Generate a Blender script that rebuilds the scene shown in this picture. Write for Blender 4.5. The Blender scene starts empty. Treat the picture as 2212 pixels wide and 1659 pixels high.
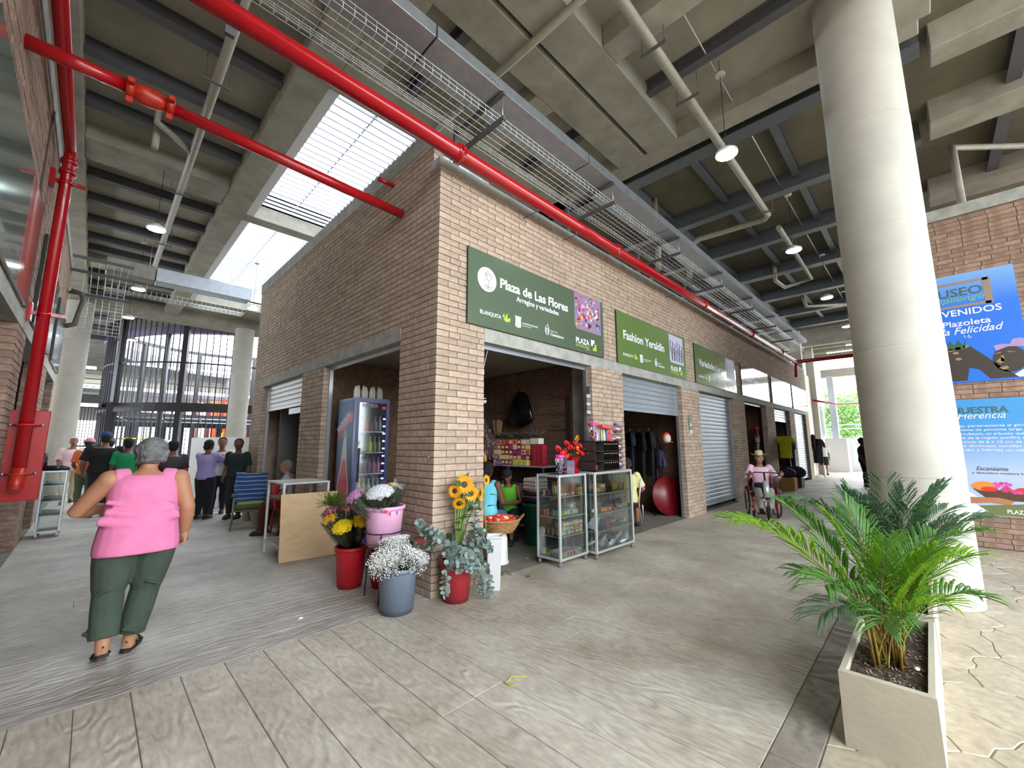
import bpy, math, random
from mathutils import Vector, Matrix, Quaternion
rnd = random.Random(7)
S = bpy.context.scene
COL = S.collection
PI = math.pi
def sin(a): return math.sin(a)
def cos(a): return math.cos(a)
R = math.radians

# ------------------------------------------------------------------ camera, world, exposure
CAM = Vector((-2.58, -3.74, 1.55))
YAW, PIT, ROL = R(44.8435), R(8.27026), R(-0.17442)
fw = Vector((cos(PIT)*cos(YAW), cos(PIT)*sin(YAW), sin(PIT)))
rt = fw.cross(Vector((0, 0, 1))).normalized()
up = rt.cross(fw)
r2 = cos(ROL)*rt + sin(ROL)*up
u2 = -sin(ROL)*rt + cos(ROL)*up
cam = bpy.data.cameras.new('camera')
cam.sensor_width = 36.0
cam.lens = 36.0*894.7/2212
cam.clip_start = 0.05
cam.clip_end = 500
camo = bpy.data.objects.new('camera', cam)
COL.objects.link(camo)
mw = Matrix((( r2.x, u2.x, -fw.x), (r2.y, u2.y, -fw.y), (r2.z, u2.z, -fw.z))).to_4x4()
mw.translation = CAM
camo.matrix_world = mw
S.camera = camo

W = bpy.data.worlds.new('sky')
S.world = W
W.use_nodes = True
nt = W.node_tree
bg = nt.nodes['Background']
tc = nt.nodes.new('ShaderNodeTexCoord')
sp = nt.nodes.new('ShaderNodeSeparateXYZ')
rp = nt.nodes.new('ShaderNodeValToRGB')
nt.links.new(tc.outputs['Generated'], sp.inputs[0])
nt.links.new(sp.outputs['Z'], rp.inputs[0])
nt.links.new(rp.outputs[0], bg.inputs[0])
rp.color_ramp.elements[0].color = (0.90, 0.95, 1.0, 1)
rp.color_ramp.elements[1].color = (0.86, 0.93, 1.0, 1)
bg.inputs[1].default_value = 8.0

S.view_settings.view_transform = 'Standard'
S.view_settings.look = 'None'
S.view_settings.exposure = 0.50
S.view_settings.gamma = 1.0
S.view_settings.use_curve_mapping = False
cy = S.cycles
cy.max_bounces = 7
cy.diffuse_bounces = 5
cy.glossy_bounces = 3
cy.transmission_bounces = 4
cy.transparent_max_bounces = 12
cy.caustics_reflective = False
cy.caustics_refractive = False
cy.sample_clamp_indirect = 6.0

def portal(name, loc, rot, sx, sy):
    l = bpy.data.lights.new(name, 'AREA')
    l.shape = 'RECTANGLE'; l.size = sx; l.size_y = sy
    l.cycles.is_portal = True
    o = bpy.data.objects.new(name, l)
    o.location = loc; o.rotation_euler = rot
    COL.objects.link(o)
    return o
# the places where the sky comes in (portals only guide the sampling of the sky)
portal('skylight_portal', (1.0, 4.6, 7.75), (0, 0, 0), 3.6, 4.9)
portal('skylight_portal', (1.0, 10.9, 7.75), (0, 0, 0), 3.6, 8.0)
portal('plaza_portal', (-8.0, -13.5, 7.6), (0, 0, 0), 12.0, 14.0)
portal('plaza_slot_portal', (1.1, -15.8, 7.6), (0, 0, 0), 6.2, 9.4)
portal('plaza_front_portal', (-3.5, -26.3, 5.3), (R(90), 0, 0), 21.0, 4.2)
portal('drum_portal', (6.0, 26.6, 7.6), (0, 0, 0), 17.0, 17.0)
portal('north_portal', (3.0, 46.0, 3.5), (R(-90), 0, 0), 36.0, 7.0)
portal('east_portal', (28.0, -3.0, 3.0), (0, R(90), 0), 6.0, 9.0)

# ------------------------------------------------------------------ materials
def lin(c):
    c = c/255.0
    return c/12.92 if c <= 0.04045 else ((c+0.055)/1.055)**2.4
def srgb(r, g, b): return (lin(r), lin(g), lin(b), 1)
MATS = {}
def mat(name, col, rough=0.6, metal=0.0, var=0.0, vscale=6.0, bump=0.0, bscale=40.0, emit=0.0, alpha=1.0,
        trans=0.0, coat=0.0, sheen=0.0, rand=0.0, spec=0.5, stretch=None, col2=None, translucent=0.0):
    """col is an sRGB 0-255 triple; var mixes in a noise-driven darker tone; rand varies per object/island"""
    if name in MATS: return MATS[name]
    m = bpy.data.materials.new(name)
    m.use_nodes = True
    n = m.node_tree; L = n.links
    b = n.nodes['Principled BSDF']
    c = srgb(*col)
    b.inputs['Base Color'].default_value = c
    b.inputs['Roughness'].default_value = rough
    b.inputs['Metallic'].default_value = metal
    b.inputs['Specular IOR Level'].default_value = spec
    if coat: b.inputs['Coat Weight'].default_value = coat
    if sheen: b.inputs['Sheen Weight'].default_value = sheen
    if alpha < 1: b.inputs['Alpha'].default_value = alpha
    if trans: b.inputs['Transmission Weight'].default_value = trans; b.inputs['IOR'].default_value = 1.2
    if emit:
        b.inputs['Emission Color'].default_value = c
        b.inputs['Emission Strength'].default_value = emit
    co = None
    if var or bump or rand:
        t = n.nodes.new('ShaderNodeTexCoord')
        co = t.outputs['Object']
        if stretch:
            mp = n.nodes.new('ShaderNodeMapping'); mp.inputs['Scale'].default_value = stretch
            L.new(co, mp.inputs[0]); co = mp.outputs[0]
    src = None
    if var:
        nz = n.nodes.new('ShaderNodeTexNoise'); nz.inputs['Scale'].default_value = vscale
        nz.inputs['Detail'].default_value = 6; nz.inputs['Roughness'].default_value = 0.62
        L.new(co, nz.inputs['Vector'])
        mx = n.nodes.new('ShaderNodeMix'); mx.data_type = 'RGBA'
        d = srgb(*col2) if col2 else tuple(x*(1-var) for x in c[:3])+(1,)
        mx.inputs[6].default_value = tuple(min(1, x*(1+0.35*var)) for x in c[:3])+(1,) if not col2 else c
        mx.inputs[7].default_value = d
        rr = n.nodes.new('ShaderNodeMapRange'); rr.inputs[1].default_value = 0.36; rr.inputs[2].default_value = 0.64
        L.new(nz.outputs[0], rr.inputs[0]); L.new(rr.outputs[0], mx.inputs[0])
        src = mx.outputs[2]
    if rand:
        oi = n.nodes.new('ShaderNodeObjectInfo'); ge = n.nodes.new('ShaderNodeNewGeometry')
        ad = n.nodes.new('ShaderNodeMath'); ad.operation = 'ADD'
        L.new(oi.outputs['Random'], ad.inputs[0]); L.new(ge.outputs['Random Per Island'], ad.inputs[1])
        fr = n.nodes.new('ShaderNodeMath'); fr.operation = 'FRACT'; L.new(ad.outputs[0], fr.inputs[0])
        mr = n.nodes.new('ShaderNodeMapRange'); mr.inputs[3].default_value = 1-rand; mr.inputs[4].default_value = 1+rand*0.5
        L.new(fr.outputs[0], mr.inputs[0])
        vm = n.nodes.new('ShaderNodeVectorMath'); vm.operation = 'SCALE'
        if src: L.new(src, vm.inputs[0])
        else: vm.inputs[0].default_value = c[:3]
        L.new(mr.outputs[0], vm.inputs['Scale'])
        src = vm.outputs[0]
    if src: L.new(src, b.inputs['Base Color'])
    if bump:
        nb = n.nodes.new('ShaderNodeTexNoise'); nb.inputs['Scale'].default_value = bscale; nb.inputs['Detail'].default_value = 5
        L.new(co, nb.inputs['Vector'])
        bp = n.nodes.new('ShaderNodeBump'); bp.inputs['Strength'].default_value = bump; bp.inputs['Distance'].default_value = 0.02
        L.new(nb.outputs[0], bp.inputs['Height']); L.new(bp.outputs[0], b.inputs['Normal'])
    if translucent:
        out = n.nodes['Material Output']
        tr = n.nodes.new('ShaderNodeBsdfTranslucent'); tr.inputs[0].default_value = c
        ms = n.nodes.new('ShaderNodeMixShader'); ms.inputs[0].default_value = translucent
        L.new(b.outputs[0], ms.inputs[1]); L.new(tr.outputs[0], ms.inputs[2]); L.new(ms.outputs[0], out.inputs[0])
    MATS[name] = m
    return m

def film(name, col, alpha):
    """clear plastic film or pane: thin see-through sheet with a sharp reflection"""
    if name in MATS: return MATS[name]
    m = bpy.data.materials.new(name); m.use_nodes = True
    n = m.node_tree; L = n.links
    out = n.nodes['Material Output']; n.nodes.remove(n.nodes['Principled BSDF'])
    tr = n.nodes.new('ShaderNodeBsdfTransparent'); tr.inputs[0].default_value = srgb(*col)
    gl = n.nodes.new('ShaderNodeBsdfGlossy'); gl.inputs['Roughness'].default_value = 0.08
    lw = n.nodes.new('ShaderNodeLayerWeight'); lw.inputs[0].default_value = 0.3
    mr = n.nodes.new('ShaderNodeMapRange'); mr.inputs[3].default_value = alpha; mr.inputs[4].default_value = min(1, alpha+0.5)
    L.new(lw.outputs['Fresnel'], mr.inputs[0])
    ms = n.nodes.new('ShaderNodeMixShader')
    L.new(mr.outputs[0], ms.inputs[0]); L.new(tr.outputs[0], ms.inputs[1]); L.new(gl.outputs[0], ms.inputs[2]); L.new(ms.outputs[0], out.inputs[0])
    MATS[name] = m
    return m

# ------------------------------------------------------------------ mesh helpers
def frame(d):
    d = Vector(d).normalized()
    a = Vector((0, 0, 1)) if abs(d.z) < 0.9 else Vector((1, 0, 0))
    u = d.cross(a).normalized()
    return d, u, d.cross(u)
def wpos(o):
    p = Vector((0, 0, 0))
    while o is not None:
        p = p + o.location; o = o.parent
    return p
class MB:
    def __init__(s): s.v = []; s.f = []; s.sm = []
    def add(s, vs, fs, smooth=False):
        k = len(s.v); s.v += [tuple(x) for x in vs]
        s.f += [tuple(i+k for i in q) for q in fs]; s.sm += [smooth]*len(fs)
        return s
    def box(s, x0, x1, y0, y1, z0, z1):
        if x0 > x1: x0, x1 = x1, x0
        if y0 > y1: y0, y1 = y1, y0
        if z0 > z1: z0, z1 = z1, z0
        return s.add([(x0,y0,z0),(x1,y0,z0),(x1,y1,z0),(x0,y1,z0),(x0,y0,z1),(x1,y0,z1),(x1,y1,z1),(x0,y1,z1)],
              [(0,3,2,1),(4,5,6,7),(0,1,5,4),(1,2,6,5),(2,3,7,6),(3,0,4,7)])
    def obox(s, c, sz, rot=(0,0,0), bev=0.0):
        m = Matrix.Rotation(rot[2],3,'Z') @ Matrix.Rotation(rot[1],3,'Y') @ Matrix.Rotation(rot[0],3,'X')
        t = MB()
        x, y, z = [a/2 for a in sz]
        if bev: t.bbox(-x,x,-y,y,-z,z,bev)
        else: t.box(-x,x,-y,y,-z,z)
        return s.add([Vector(c)+m@Vector(q) for q in t.v], t.f)
    def bbox(s, x0, x1, y0, y1, z0, z1, b):
        """box with chamfered edges"""
        vs = []; idx = {}
        for ix,(X,sx) in enumerate(((x0,1),(x1,-1))):
            for iy,(Y,sy) in enumerate(((y0,1),(y1,-1))):
                for iz,(Z,sz) in enumerate(((z0,1),(z1,-1))):
                    for ax in range(3):
                        p = [X+sx*b, Y+sy*b, Z+sz*b]; p[ax] = (X,Y,Z)[ax]
                        idx[(ix,iy,iz,ax)] = len(vs); vs.append(p)
        fs = []
        for a in range(2):
            fs.append([idx[(a,0,0,0)],idx[(a,1,0,0)],idx[(a,1,1,0)],idx[(a,0,1,0)]][::(1 if a else -1)])
            fs.append([idx[(0,a,0,1)],idx[(1,a,0,1)],idx[(1,a,1,1)],idx[(0,a,1,1)]][::(-1 if a else 1)])
            fs.append([idx[(0,0,a,2)],idx[(1,0,a,2)],idx[(1,1,a,2)],idx[(0,1,a,2)]][::(1 if a else -1)])
        for i in range(2):
            for j in range(2):
                fs.append([idx[(i,j,0,0)],idx[(i,j,1,0)],idx[(i,j,1,1)],idx[(i,j,0,1)]])
                fs.append([idx[(i,0,j,0)],idx[(i,1,j,0)],idx[(i,1,j,2)],idx[(i,0,j,2)]])
                fs.append([idx[(0,i,j,1)],idx[(1,i,j,1)],idx[(1,i,j,2)],idx[(0,i,j,2)]])
                for k in range(2): fs.append([idx[(i,j,k,0)],idx[(i,j,k,1)],idx[(i,j,k,2)]])
        return s.add(vs, fs)
    def tube(s, pts, r, n=8, caps=True, smooth=True, flat=1.0):
        """swept tube; r number or list; flat scales the second cross axis"""
        pts = [Vector(p) for p in pts]
        rs = r if isinstance(r, (list, tuple)) else [r]*len(pts)
        vs = []; fs = []
        d0 = (pts[1]-pts[0]).normalized()
        _, u, w = frame(d0)
        for i, p in enumerate(pts):
            if i == 0: d = d0
            elif i == len(pts)-1: d = (pts[i]-pts[i-1])
            else: d = (pts[i+1]-pts[i]).normalized()+(pts[i]-pts[i-1]).normalized()
            if d.length < 1e-9: d = d0
            d = d.normalized()
            u = (u - d*u.dot(d))
            if u.length < 1e-6: u = frame(d)[1]
            u.normalize(); w = d.cross(u)
            for k in range(n):
                a = 2*PI*k/n
                vs.append(p+u*(rs[i]*cos(a))+w*(rs[i]*flat*sin(a)))
        for i in range(len(pts)-1):
            for k in range(n):
                a = i*n+k; b = i*n+(k+1)%n
                fs.append((a, b, b+n, a+n))
        s.add(vs, fs, smooth)
        if caps:
            k0 = len(s.v)-len(vs)
            s.f.append(tuple(k0+k for k in range(n))[::-1]); s.sm.append(False)
            s.f.append(tuple(k0+(len(pts)-1)*n+k for k in range(n))); s.sm.append(False)
        return s
    def cyl(s, p0, p1, r, n=12, smooth=True, r1=None):
        return s.tube([p0, p1], [r, r if r1 is None else r1], n, True, smooth)
    def lathe(s, prof, n=20, c=(0,0,0), axis='Z', smooth=True, caps=True):
        """prof list of (r, z)"""
        vs = []; fs = []
        for r, z in prof:
            for k in range(n):
                a = 2*PI*k/n
                q = (r*cos(a), r*sin(a), z)
                if axis == 'X': q = (q[2], q[0], q[1])
                elif axis == 'Y': q = (q[0], q[2], q[1])
                vs.append((c[0]+q[0], c[1]+q[1], c[2]+q[2]))
        for i in range(len(prof)-1):
            for k in range(n):
                a = i*n+k; b = i*n+(k+1)%n
                fs.append((a, b, b+n, a+n))
        s.add(vs, fs, smooth)
        if caps:
            k0 = len(s.v)-len(vs)
            s.f.append(tuple(k0+k for k in range(n))[::-1]); s.sm.append(False)
            s.f.append(tuple(k0+(len(prof)-1)*n+k for k in range(n))); s.sm.append(False)
        return s
    def ball(s, c, r, n=10, m=6, sc=(1,1,1)):
        vs = [(c[0], c[1], c[2]+r*sc[2])]
        for i in range(1, m):
            t = PI*i/m
            for k in range(n):
                a = 2*PI*k/n
                vs.append((c[0]+r*sc[0]*sin(t)*cos(a), c[1]+r*sc[1]*sin(t)*sin(a), c[2]+r*sc[2]*cos(t)))
        vs.append((c[0], c[1], c[2]-r*sc[2]))
        fs = [(0, 1+k, 1+(k+1)%n) for k in range(n)]
        for i in range(m-2):
            for k in range(n):
                a = 1+i*n+k; b = 1+i*n+(k+1)%n
                fs.append((a, a+n, b+n, b))
        e = len(vs)-1; o = 1+(m-2)*n
        fs += [(e, o+(k+1)%n, o+k) for k in range(n)]
        return s.add(vs, fs, True)
    def poly(s, pts): return s.add(pts, [tuple(range(len(pts)))])
    def prism(s, pts, d):
        """extrude planar loop by vector d"""
        d = Vector(d); n = len(pts); a = [Vector(p) for p in pts]
        return s.add(a+[p+d for p in a], [tuple(range(n))[::-1], tuple(range(n, 2*n))]+[(i,(i+1)%n,(i+1)%n+n,i+n) for i in range(n)])
    def xf(s, m):
        s.v = [tuple(m@Vector(p)) for p in s.v]; return s
    def mesh(s, name, m, off=Vector((0,0,0))):
        me = bpy.data.meshes.new(name)
        me.from_pydata([(p[0]-off.x, p[1]-off.y, p[2]-off.z) for p in s.v], [], s.f)
        if any(s.sm): me.polygons.foreach_set('use_smooth', s.sm)
        if m is not None: me.materials.append(m)
        me.update()
        return me
    def build(s, name, m, parent=None, loc=None, **kw):
        """ONE mesh object; vertices are given in world coordinates when the parent was placed first"""
        if parent is None and loc is not None: off = Vector(loc)
        elif parent is not None: off = wpos(parent)
        else:
            off = Vector((0,0,0))
            if s.v:
                xs = [p[0] for p in s.v]; ys = [p[1] for p in s.v]; zs = [p[2] for p in s.v]
                off = Vector(((min(xs)+max(xs))/2, (min(ys)+max(ys))/2, min(zs)))
        o = bpy.data.objects.new(name, s.mesh(name, m, off))
        COL.objects.link(o)
        if parent is not None: o.parent = parent
        else: o.location = off
        for k, v in kw.items(): o[k] = v
        return o
def tag(o, label=None, cat=None, group=None, kind=None):
    if label: o['label'] = label
    if cat: o['category'] = cat
    if group: o['group'] = group
    if kind: o['kind'] = kind
    return o
def thing(name, label, cat, loc=(0,0,0), rz=0.0, group=None, kind=None):
    o = bpy.data.objects.new(name, None)
    o.empty_display_size = 0.1
    o.location = loc; o.rotation_euler = (0, 0, rz)
    COL.objects.link(o)
    return tag(o, label, cat, group, kind)
def inst(name, me, parent=None, loc=(0,0,0), rot=(0,0,0), sc=(1,1,1)):
    o = bpy.data.objects.new(name, me)
    o.location = loc; o.rotation_euler = rot; o.scale = sc
    if parent is not None: o.parent = parent
    COL.objects.link(o)
    return o
def kids(o): return [c for c in bpy.data.objects if c.parent == o]
def copy_tree(o, parent=None, ch=None):
    c = o.copy(); COL.objects.link(c)
    if parent is not None: c.parent = parent
    for k in list(o.children): copy_tree(k, c)
    return c
def struct(name, label=None):
    o = thing(name, label, None, kind='structure')
    return o
_TXT = {}
def text(s, size, mt, parent, origin, ux, uy, name='lettering', bold=0.0, align='LEFT', shear=0.0, sx=1.0, depth=0.002):
    """flat lettering built as mesh; origin world, ux/uy unit vectors of the board (world)"""
    cu = bpy.data.curves.new('t', 'FONT')
    cu.body = s; cu.size = size; cu.offset = bold; cu.align_x = align; cu.shear = shear; cu.extrude = depth; cu.resolution_u = 3
    t = bpy.data.objects.new('t', cu)
    COL.objects.link(t)
    me = bpy.data.meshes.new_from_object(t)
    bpy.data.objects.remove(t); bpy.data.curves.remove(cu)
    ux = Vector(ux); uy = Vector(uy); uz = ux.cross(uy)
    o = Vector(origin)-wpos(parent)
    m = Matrix(((ux.x*sx, uy.x, uz.x, o.x), (ux.y*sx, uy.y, uz.y, o.y), (ux.z*sx, uy.z, uz.z, o.z), (0,0,0,1)))
    me.transform(m)
    me.materials.clear(); me.materials.append(mt)
    ob = bpy.data.objects.new(name, me); ob.parent = parent
    COL.objects.link(ob)
    return ob

# common materials
M = {}
M['brick'] = mat('brick_clay', (192,173,155), 0.9, var=0.30, vscale=9, bump=0.35, bscale=60, rand=0.16, col2=(167,148,130))
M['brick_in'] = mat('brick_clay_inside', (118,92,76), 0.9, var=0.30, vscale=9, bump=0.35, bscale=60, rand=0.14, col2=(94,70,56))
M['brick_pink'] = mat('brick_clay_pink', (170,144,128), 0.9, var=0.30, vscale=9, bump=0.35, bscale=60, rand=0.2, col2=(138,112,96))
M['mortar'] = mat('mortar', (120,104,88), 0.95, var=0.3, vscale=14, bump=0.3)
M['conc'] = mat('cast_concrete', (158,156,144), 0.85, var=0.22, vscale=2.2, bump=0.15, bscale=22)
M['conc_lt'] = mat('smooth_concrete', (182,181,172), 0.75, var=0.12, vscale=1.6, bump=0.06, bscale=14)
M['slab_shaded'] = mat('slab_soffit_shaded', (112,108,92), 0.9, var=0.22, vscale=1.1, bump=0.1, bscale=20)  # slab colour darkened to stand in for shade over the right-hand ceiling
M['lintel'] = mat('lintel_concrete', (168,170,164), 0.85, var=0.25, vscale=5, bump=0.2)
M['slab'] = mat('slab_soffit', (160,157,144), 0.9, var=0.18, vscale=1.1, bump=0.1, bscale=20)
M['steel_dk'] = mat('dark_painted_steel', (84,86,92), 0.55, var=0.1)
M['galv'] = mat('galvanised_steel', (176,184,190), 0.38, 0.85, var=0.12, vscale=8)
M['alu'] = mat('aluminium', (190,194,198), 0.35, 0.8)
M['red'] = mat('red_gloss_paint', (172,12,24), 0.26, coat=0.4, var=0.08)
M['redvalve'] = mat('orange_red_casting', (186,44,26), 0.35, var=0.3, vscale=20)
M['black'] = mat('black_plastic', (24,24,26), 0.45)
M['blackmt'] = mat('black_steel', (34,34,40), 0.5)
M['white'] = mat('white_plastic', (214,216,218), 0.5)
M['rubber'] = mat('rubber', (40,40,42), 0.8)
M['clothblack'] = mat('black_cloth', (26,26,30), 0.95, var=0.3, vscale=5)
M['grayp'] = mat('grey_pvc', (150,148,134), 0.5, var=0.12)
M['glass'] = film('clear_pane', (238,244,244), 0.06)
M['film'] = film('cellophane', (246,250,250), 0.08)
M['led'] = mat('led_panel', (226,255,250), 0.5, emit=22.0)
M['paper'] = mat('print_white', (232,236,246), 0.5)
M['cardboard'] = mat('cardboard', (176,146,104), 0.85, var=0.15)
X_, Y_, Z_ = (1,0,0), (0,1,0), (0,0,1)
# ------------------------------------------------------------------ structure
def proj(p):
    d = Vector(p)-CAM
    z = d.dot(fw)
    if z < 0.05: return None
    return (1106+894.7*d.dot(r2)/z, 829.5-894.7*d.dot(u2)/z, z)
def inview(p, m=40):
    q = proj(p)
    return q is not None and -m < q[0] < 2212+m and -m < q[1] < 1659+m

def subtract(u0, u1, cuts):
    iv = [(u0, u1)]
    for a, b in cuts:
        nx = []
        for s, e in iv:
            if b <= s or a >= e: nx.append((s, e)); continue
            if a > s: nx.append((s, a))
            if b < e: nx.append((b, e))
        iv = nx
    return iv
H_C = 0.0745
def brick_wall(root, ax, face, thick, u0, u1, z0, z1, cuts, mt, n1, joint=0.009, L0=0.285, seed=1, coursing=H_C, wrap=False):
    """ax 'x': runs along x, front face at y=face, body to y=face+thick (thick may be negative). cuts: (ua,ub,za,zb)"""
    rg = random.Random(seed)
    bricks = []
    k = 0; z = z0
    while z < z1-0.02:
        zt = min(z+coursing-joint, z1)
        zc = (z+zt)/2
        for a, b in subtract(u0, u1, [(c[0], c[1]) for c in cuts if c[2] <= zc <= c[3]]):
            u = a
            first = True
            off = (k % 2)*0.5+0.12*rg.random()
            nb = a+(L0+joint)*off if off > 0.25 else a+L0+joint
            while u < b-0.03:
                e = min(nb, b)
                if b-e < 0.07: e = b
                le = e-u-(joint if e < b else 0)
                bricks.append((u, le, z, zt-z, rg.uniform(-0.002, 0.003)))
                u = e
                nb = u+L0+joint if rg.random() > 0.07 else u+L0*0.5+joint
        z += coursing; k += 1
    sgn = 1 if thick > 0 else -1
    at = abs(thick)
    def P(u, d, zz):  # d depth from face
        return (u, face+sgn*d, zz) if ax == 'x' else (face+sgn*d, u, zz)
    sc = []
    for i, (u, le, zz, h, pr) in enumerate(bricks):
        c = P(u+le/2, 0, zz+h/2); q = proj(c)
        if q and -20 < q[0] < 2230 and -20 < q[1] < 1680:
            v = (CAM-Vector(c)); nrm = Vector(P(0,-1,0))-Vector(P(0,0,0))
            sc.append((-(v.normalized().dot(nrm))*le/(q[2]**2), i))
        else: sc.append((0, i))
    sc.sort()
    single = set(i for s, i in sc[:n1] if s < 0)
    unit = MB()
    L_, H_ = L0, coursing-joint
    if ax == 'x': unit.bbox(-L_/2, L_/2, -at/2, at/2, -H_/2, H_/2, 0.003)
    else: unit.bbox(-at/2, at/2, -L_/2, L_/2, -H_/2, H_/2, 0.003)
    ume = unit.mesh('brick', mt)
    st = MB(); off = wpos(root)
    for i, (u, le, zz, h, pr) in enumerate(bricks):
        if i in single:
            c = Vector(P(u+le/2, at/2-pr, zz+h/2))-off
            s = (le/L_, 1, h/H_) if ax == 'x' else (1, le/L_, h/H_)
            inst('brick', ume, root, c, (0,0,0), s)
        else:
            a = P(u, -pr, zz); b = P(u+le, at-pr if at < 0.2 else at-pr, zz+h)
            st.box(a[0], b[0], a[1], b[1], a[2], b[2])
    if st.v: st.build('brickwork', mt, root, kind='stuff')
    # mortar core
    core = MB()
    us = sorted(set([u0, u1]+[c[0] for c in cuts]+[c[1] for c in cuts]))
    us = [x for x in us if u0 <= x <= u1]
    g = 0.007
    for a, b in zip(us, us[1:]):
        m_ = (a+b)/2
        for s, e in subtract(z0, z1, [(c[2], c[3]) for c in cuts if c[0] <= m_ <= c[1]]):
            ja = any(abs(c[1]-a) < 1e-6 and not (c[3] <= s or c[2] >= e) for c in cuts) or a == u0
            jb = any(abs(c[0]-b) < 1e-6 and not (c[3] <= s or c[2] >= e) for c in cuts) or b == u1
            p = P(a+(g if ja else 0), g, s); q = P(b-(g if jb else 0), at-g, e-(0.0 if e >= z1 else 0))
            core.box(p[0], q[0], p[1], q[1], p[2], q[2])
    core.build('mortar_bed', M['mortar'], root)
    return root

OPF = [(.70,3.0),(3.96,6.47),(7.46,9.97),(10.94,13.24),(14.29,16.57),(17.45,19.62)]
OPS = [(.78,3.19),(4.18,6.63)]
OPW = [(.45,2.9),(3.65,6.1),(6.9,8.6)]
TW = 0.15
# --- floor ---
floor = struct('floor', 'stamped concrete floor of wood-grain planks and flagstones')
def stamped(name, col, col2, scale, stretch):
    m = bpy.data.materials.new(name); m.use_nodes = True
    n = m.node_tree; L = n.links; b = n.nodes['Principled BSDF']
    t = n.nodes.new('ShaderNodeTexCoord'); geo = n.nodes.new('ShaderNodeNewGeometry')
    oi = n.nodes.new('ShaderNodeObjectInfo')
    # worn blotches use world position so neighbouring planks share them
    nz = n.nodes.new('ShaderNodeTexNoise'); nz.inputs['Scale'].default_value = 1.1; nz.inputs['Detail'].default_value = 7; nz.inputs['Roughness'].default_value = 0.65
    L.new(geo.outputs['Position'], nz.inputs['Vector'])
    n2 = n.nodes.new('ShaderNodeTexNoise'); n2.inputs['Scale'].default_value = 38; n2.inputs['Detail'].default_value = 4
    mp = n.nodes.new('ShaderNodeMapping'); mp.inputs['Scale'].default_value = stretch
    L.new(geo.outputs['Position'], mp.inputs[0]); L.new(mp.outputs[0], n2.inputs['Vector'])
    mr = n.nodes.new('ShaderNodeMapRange'); mr.inputs[1].default_value = 0.38; mr.inputs[2].default_value = 0.66
    L.new(nz.outputs[0], mr.inputs[0])
    mx = n.nodes.new('ShaderNodeMix'); mx.data_type = 'RGBA'; mx.inputs[6].default_value = srgb(*col); mx.inputs[7].default_value = srgb(*col2)
    L.new(mr.outputs[0], mx.inputs[0])
    m2 = n.nodes.new('ShaderNodeMapRange'); m2.inputs[1].default_value = 0.25; m2.inputs[2].default_value = 0.75; m2.inputs[3].default_value = 0.74; m2.inputs[4].default_value = 1.16
    L.new(n2.outputs[0], m2.inputs[0])
    m3 = n.nodes.new('ShaderNodeMapRange'); m3.inputs[3].default_value = 0.93; m3.inputs[4].default_value = 1.06
    L.new(oi.outputs['Random'], m3.inputs[0])
    mu = n.nodes.new('ShaderNodeMath'); mu.operation = 'MULTIPLY'; L.new(m2.outputs[0], mu.inputs[0]); L.new(m3.outputs[0], mu.inputs[1])
    vm = n.nodes.new('ShaderNodeVectorMath'); vm.operation = 'SCALE'; L.new(mx.outputs[2], vm.inputs[0]); L.new(mu.outputs[0], vm.inputs['Scale'])
    L.new(vm.outputs[0], b.inputs['Base Color'])
    b.inputs['Roughness'].default_value = 0.55
    # wood grain relief pressed into the concrete
    wv = n.nodes.new('ShaderNodeTexNoise'); wv.inputs['Scale'].default_value = scale; wv.inputs['Detail'].default_value = 1.5
    mp2 = n.nodes.new('ShaderNodeMapping'); mp2.inputs['Scale'].default_value = stretch
    L.new(geo.outputs['Position'], mp2.inputs[0]); L.new(mp2.outputs[0], wv.inputs['Vector'])
    k1 = n.nodes.new('ShaderNodeMath'); k1.operation = 'MULTIPLY'; k1.inputs[1].default_value = 55.0; L.new(wv.outputs[0], k1.inputs[0])
    k2 = n.nodes.new('ShaderNodeMath'); k2.operation = 'SINE'; L.new(k1.outputs[0], k2.inputs[0])
    bp = n.nodes.new('ShaderNodeBump'); bp.inputs['Strength'].default_value = 0.45; bp.inputs['Distance'].default_value = 0.004
    ad = n.nodes.new('ShaderNodeMath'); ad.operation = 'ADD'; L.new(k2.outputs[0], ad.inputs[0]); L.new(n2.outputs[0], ad.inputs[1])
    L.new(ad.outputs[0], bp.inputs['Height']); L.new(bp.outputs[0], b.inputs['Normal'])
    return m
M['plankY'] = stamped('stamped_plank_lengthwise', (204,198,184), (166,156,140), 5.0, (1.0, 0.3, 1.0))
M['plankX'] = stamped('stamped_plank_crosswise', (196,193,186), (158,153,145), 5.0, (0.3, 1.0, 1.0))
M['flag'] = stamped('stamped_flagstone', (188,177,156), (168,156,136), 2.0, (0.5, 0.5, 1.0))
M['edging'] = stamped('worn_edging', (150,142,130), (128,120,110), 3.0, (0.6, 0.6, 1.0))
M['base'] = mat('groove_cement', (126,120,108), 0.95, var=0.2)
MB().box(-12, 60, -30, 45, -0.30, -0.005).build('subfloor', M['base'], floor)
planks = []
rg = random.Random(3)
x = -3.25
while x < 22:
    y = -3.0
    cutp = [-3.0, 0.03] if rg.random() < 0.72 else [-3.0, rg.uniform(-2.3, -0.8), 0.03]
    for a, b in zip(cutp, cutp[1:]): planks.append((x, x+0.25, a, b, 'Y'))
    x += 0.25
x = -7.0
while x < -3.3:
    planks.append((x, x+0.25, -3.0, 0.03, 'Y')); x += 0.25
y = 0.03
while y < 18.2:
    cutp = [-3.25, 0.0] if rg.random() < 0.6 else [-3.25, rg.uniform(-2.6, -0.7), 0.0]
    for a, b in zip(cutp, cutp[1:]): planks.append((a, b, y, y+0.25, 'X'))
    y += 0.25
x = 22.0
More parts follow.
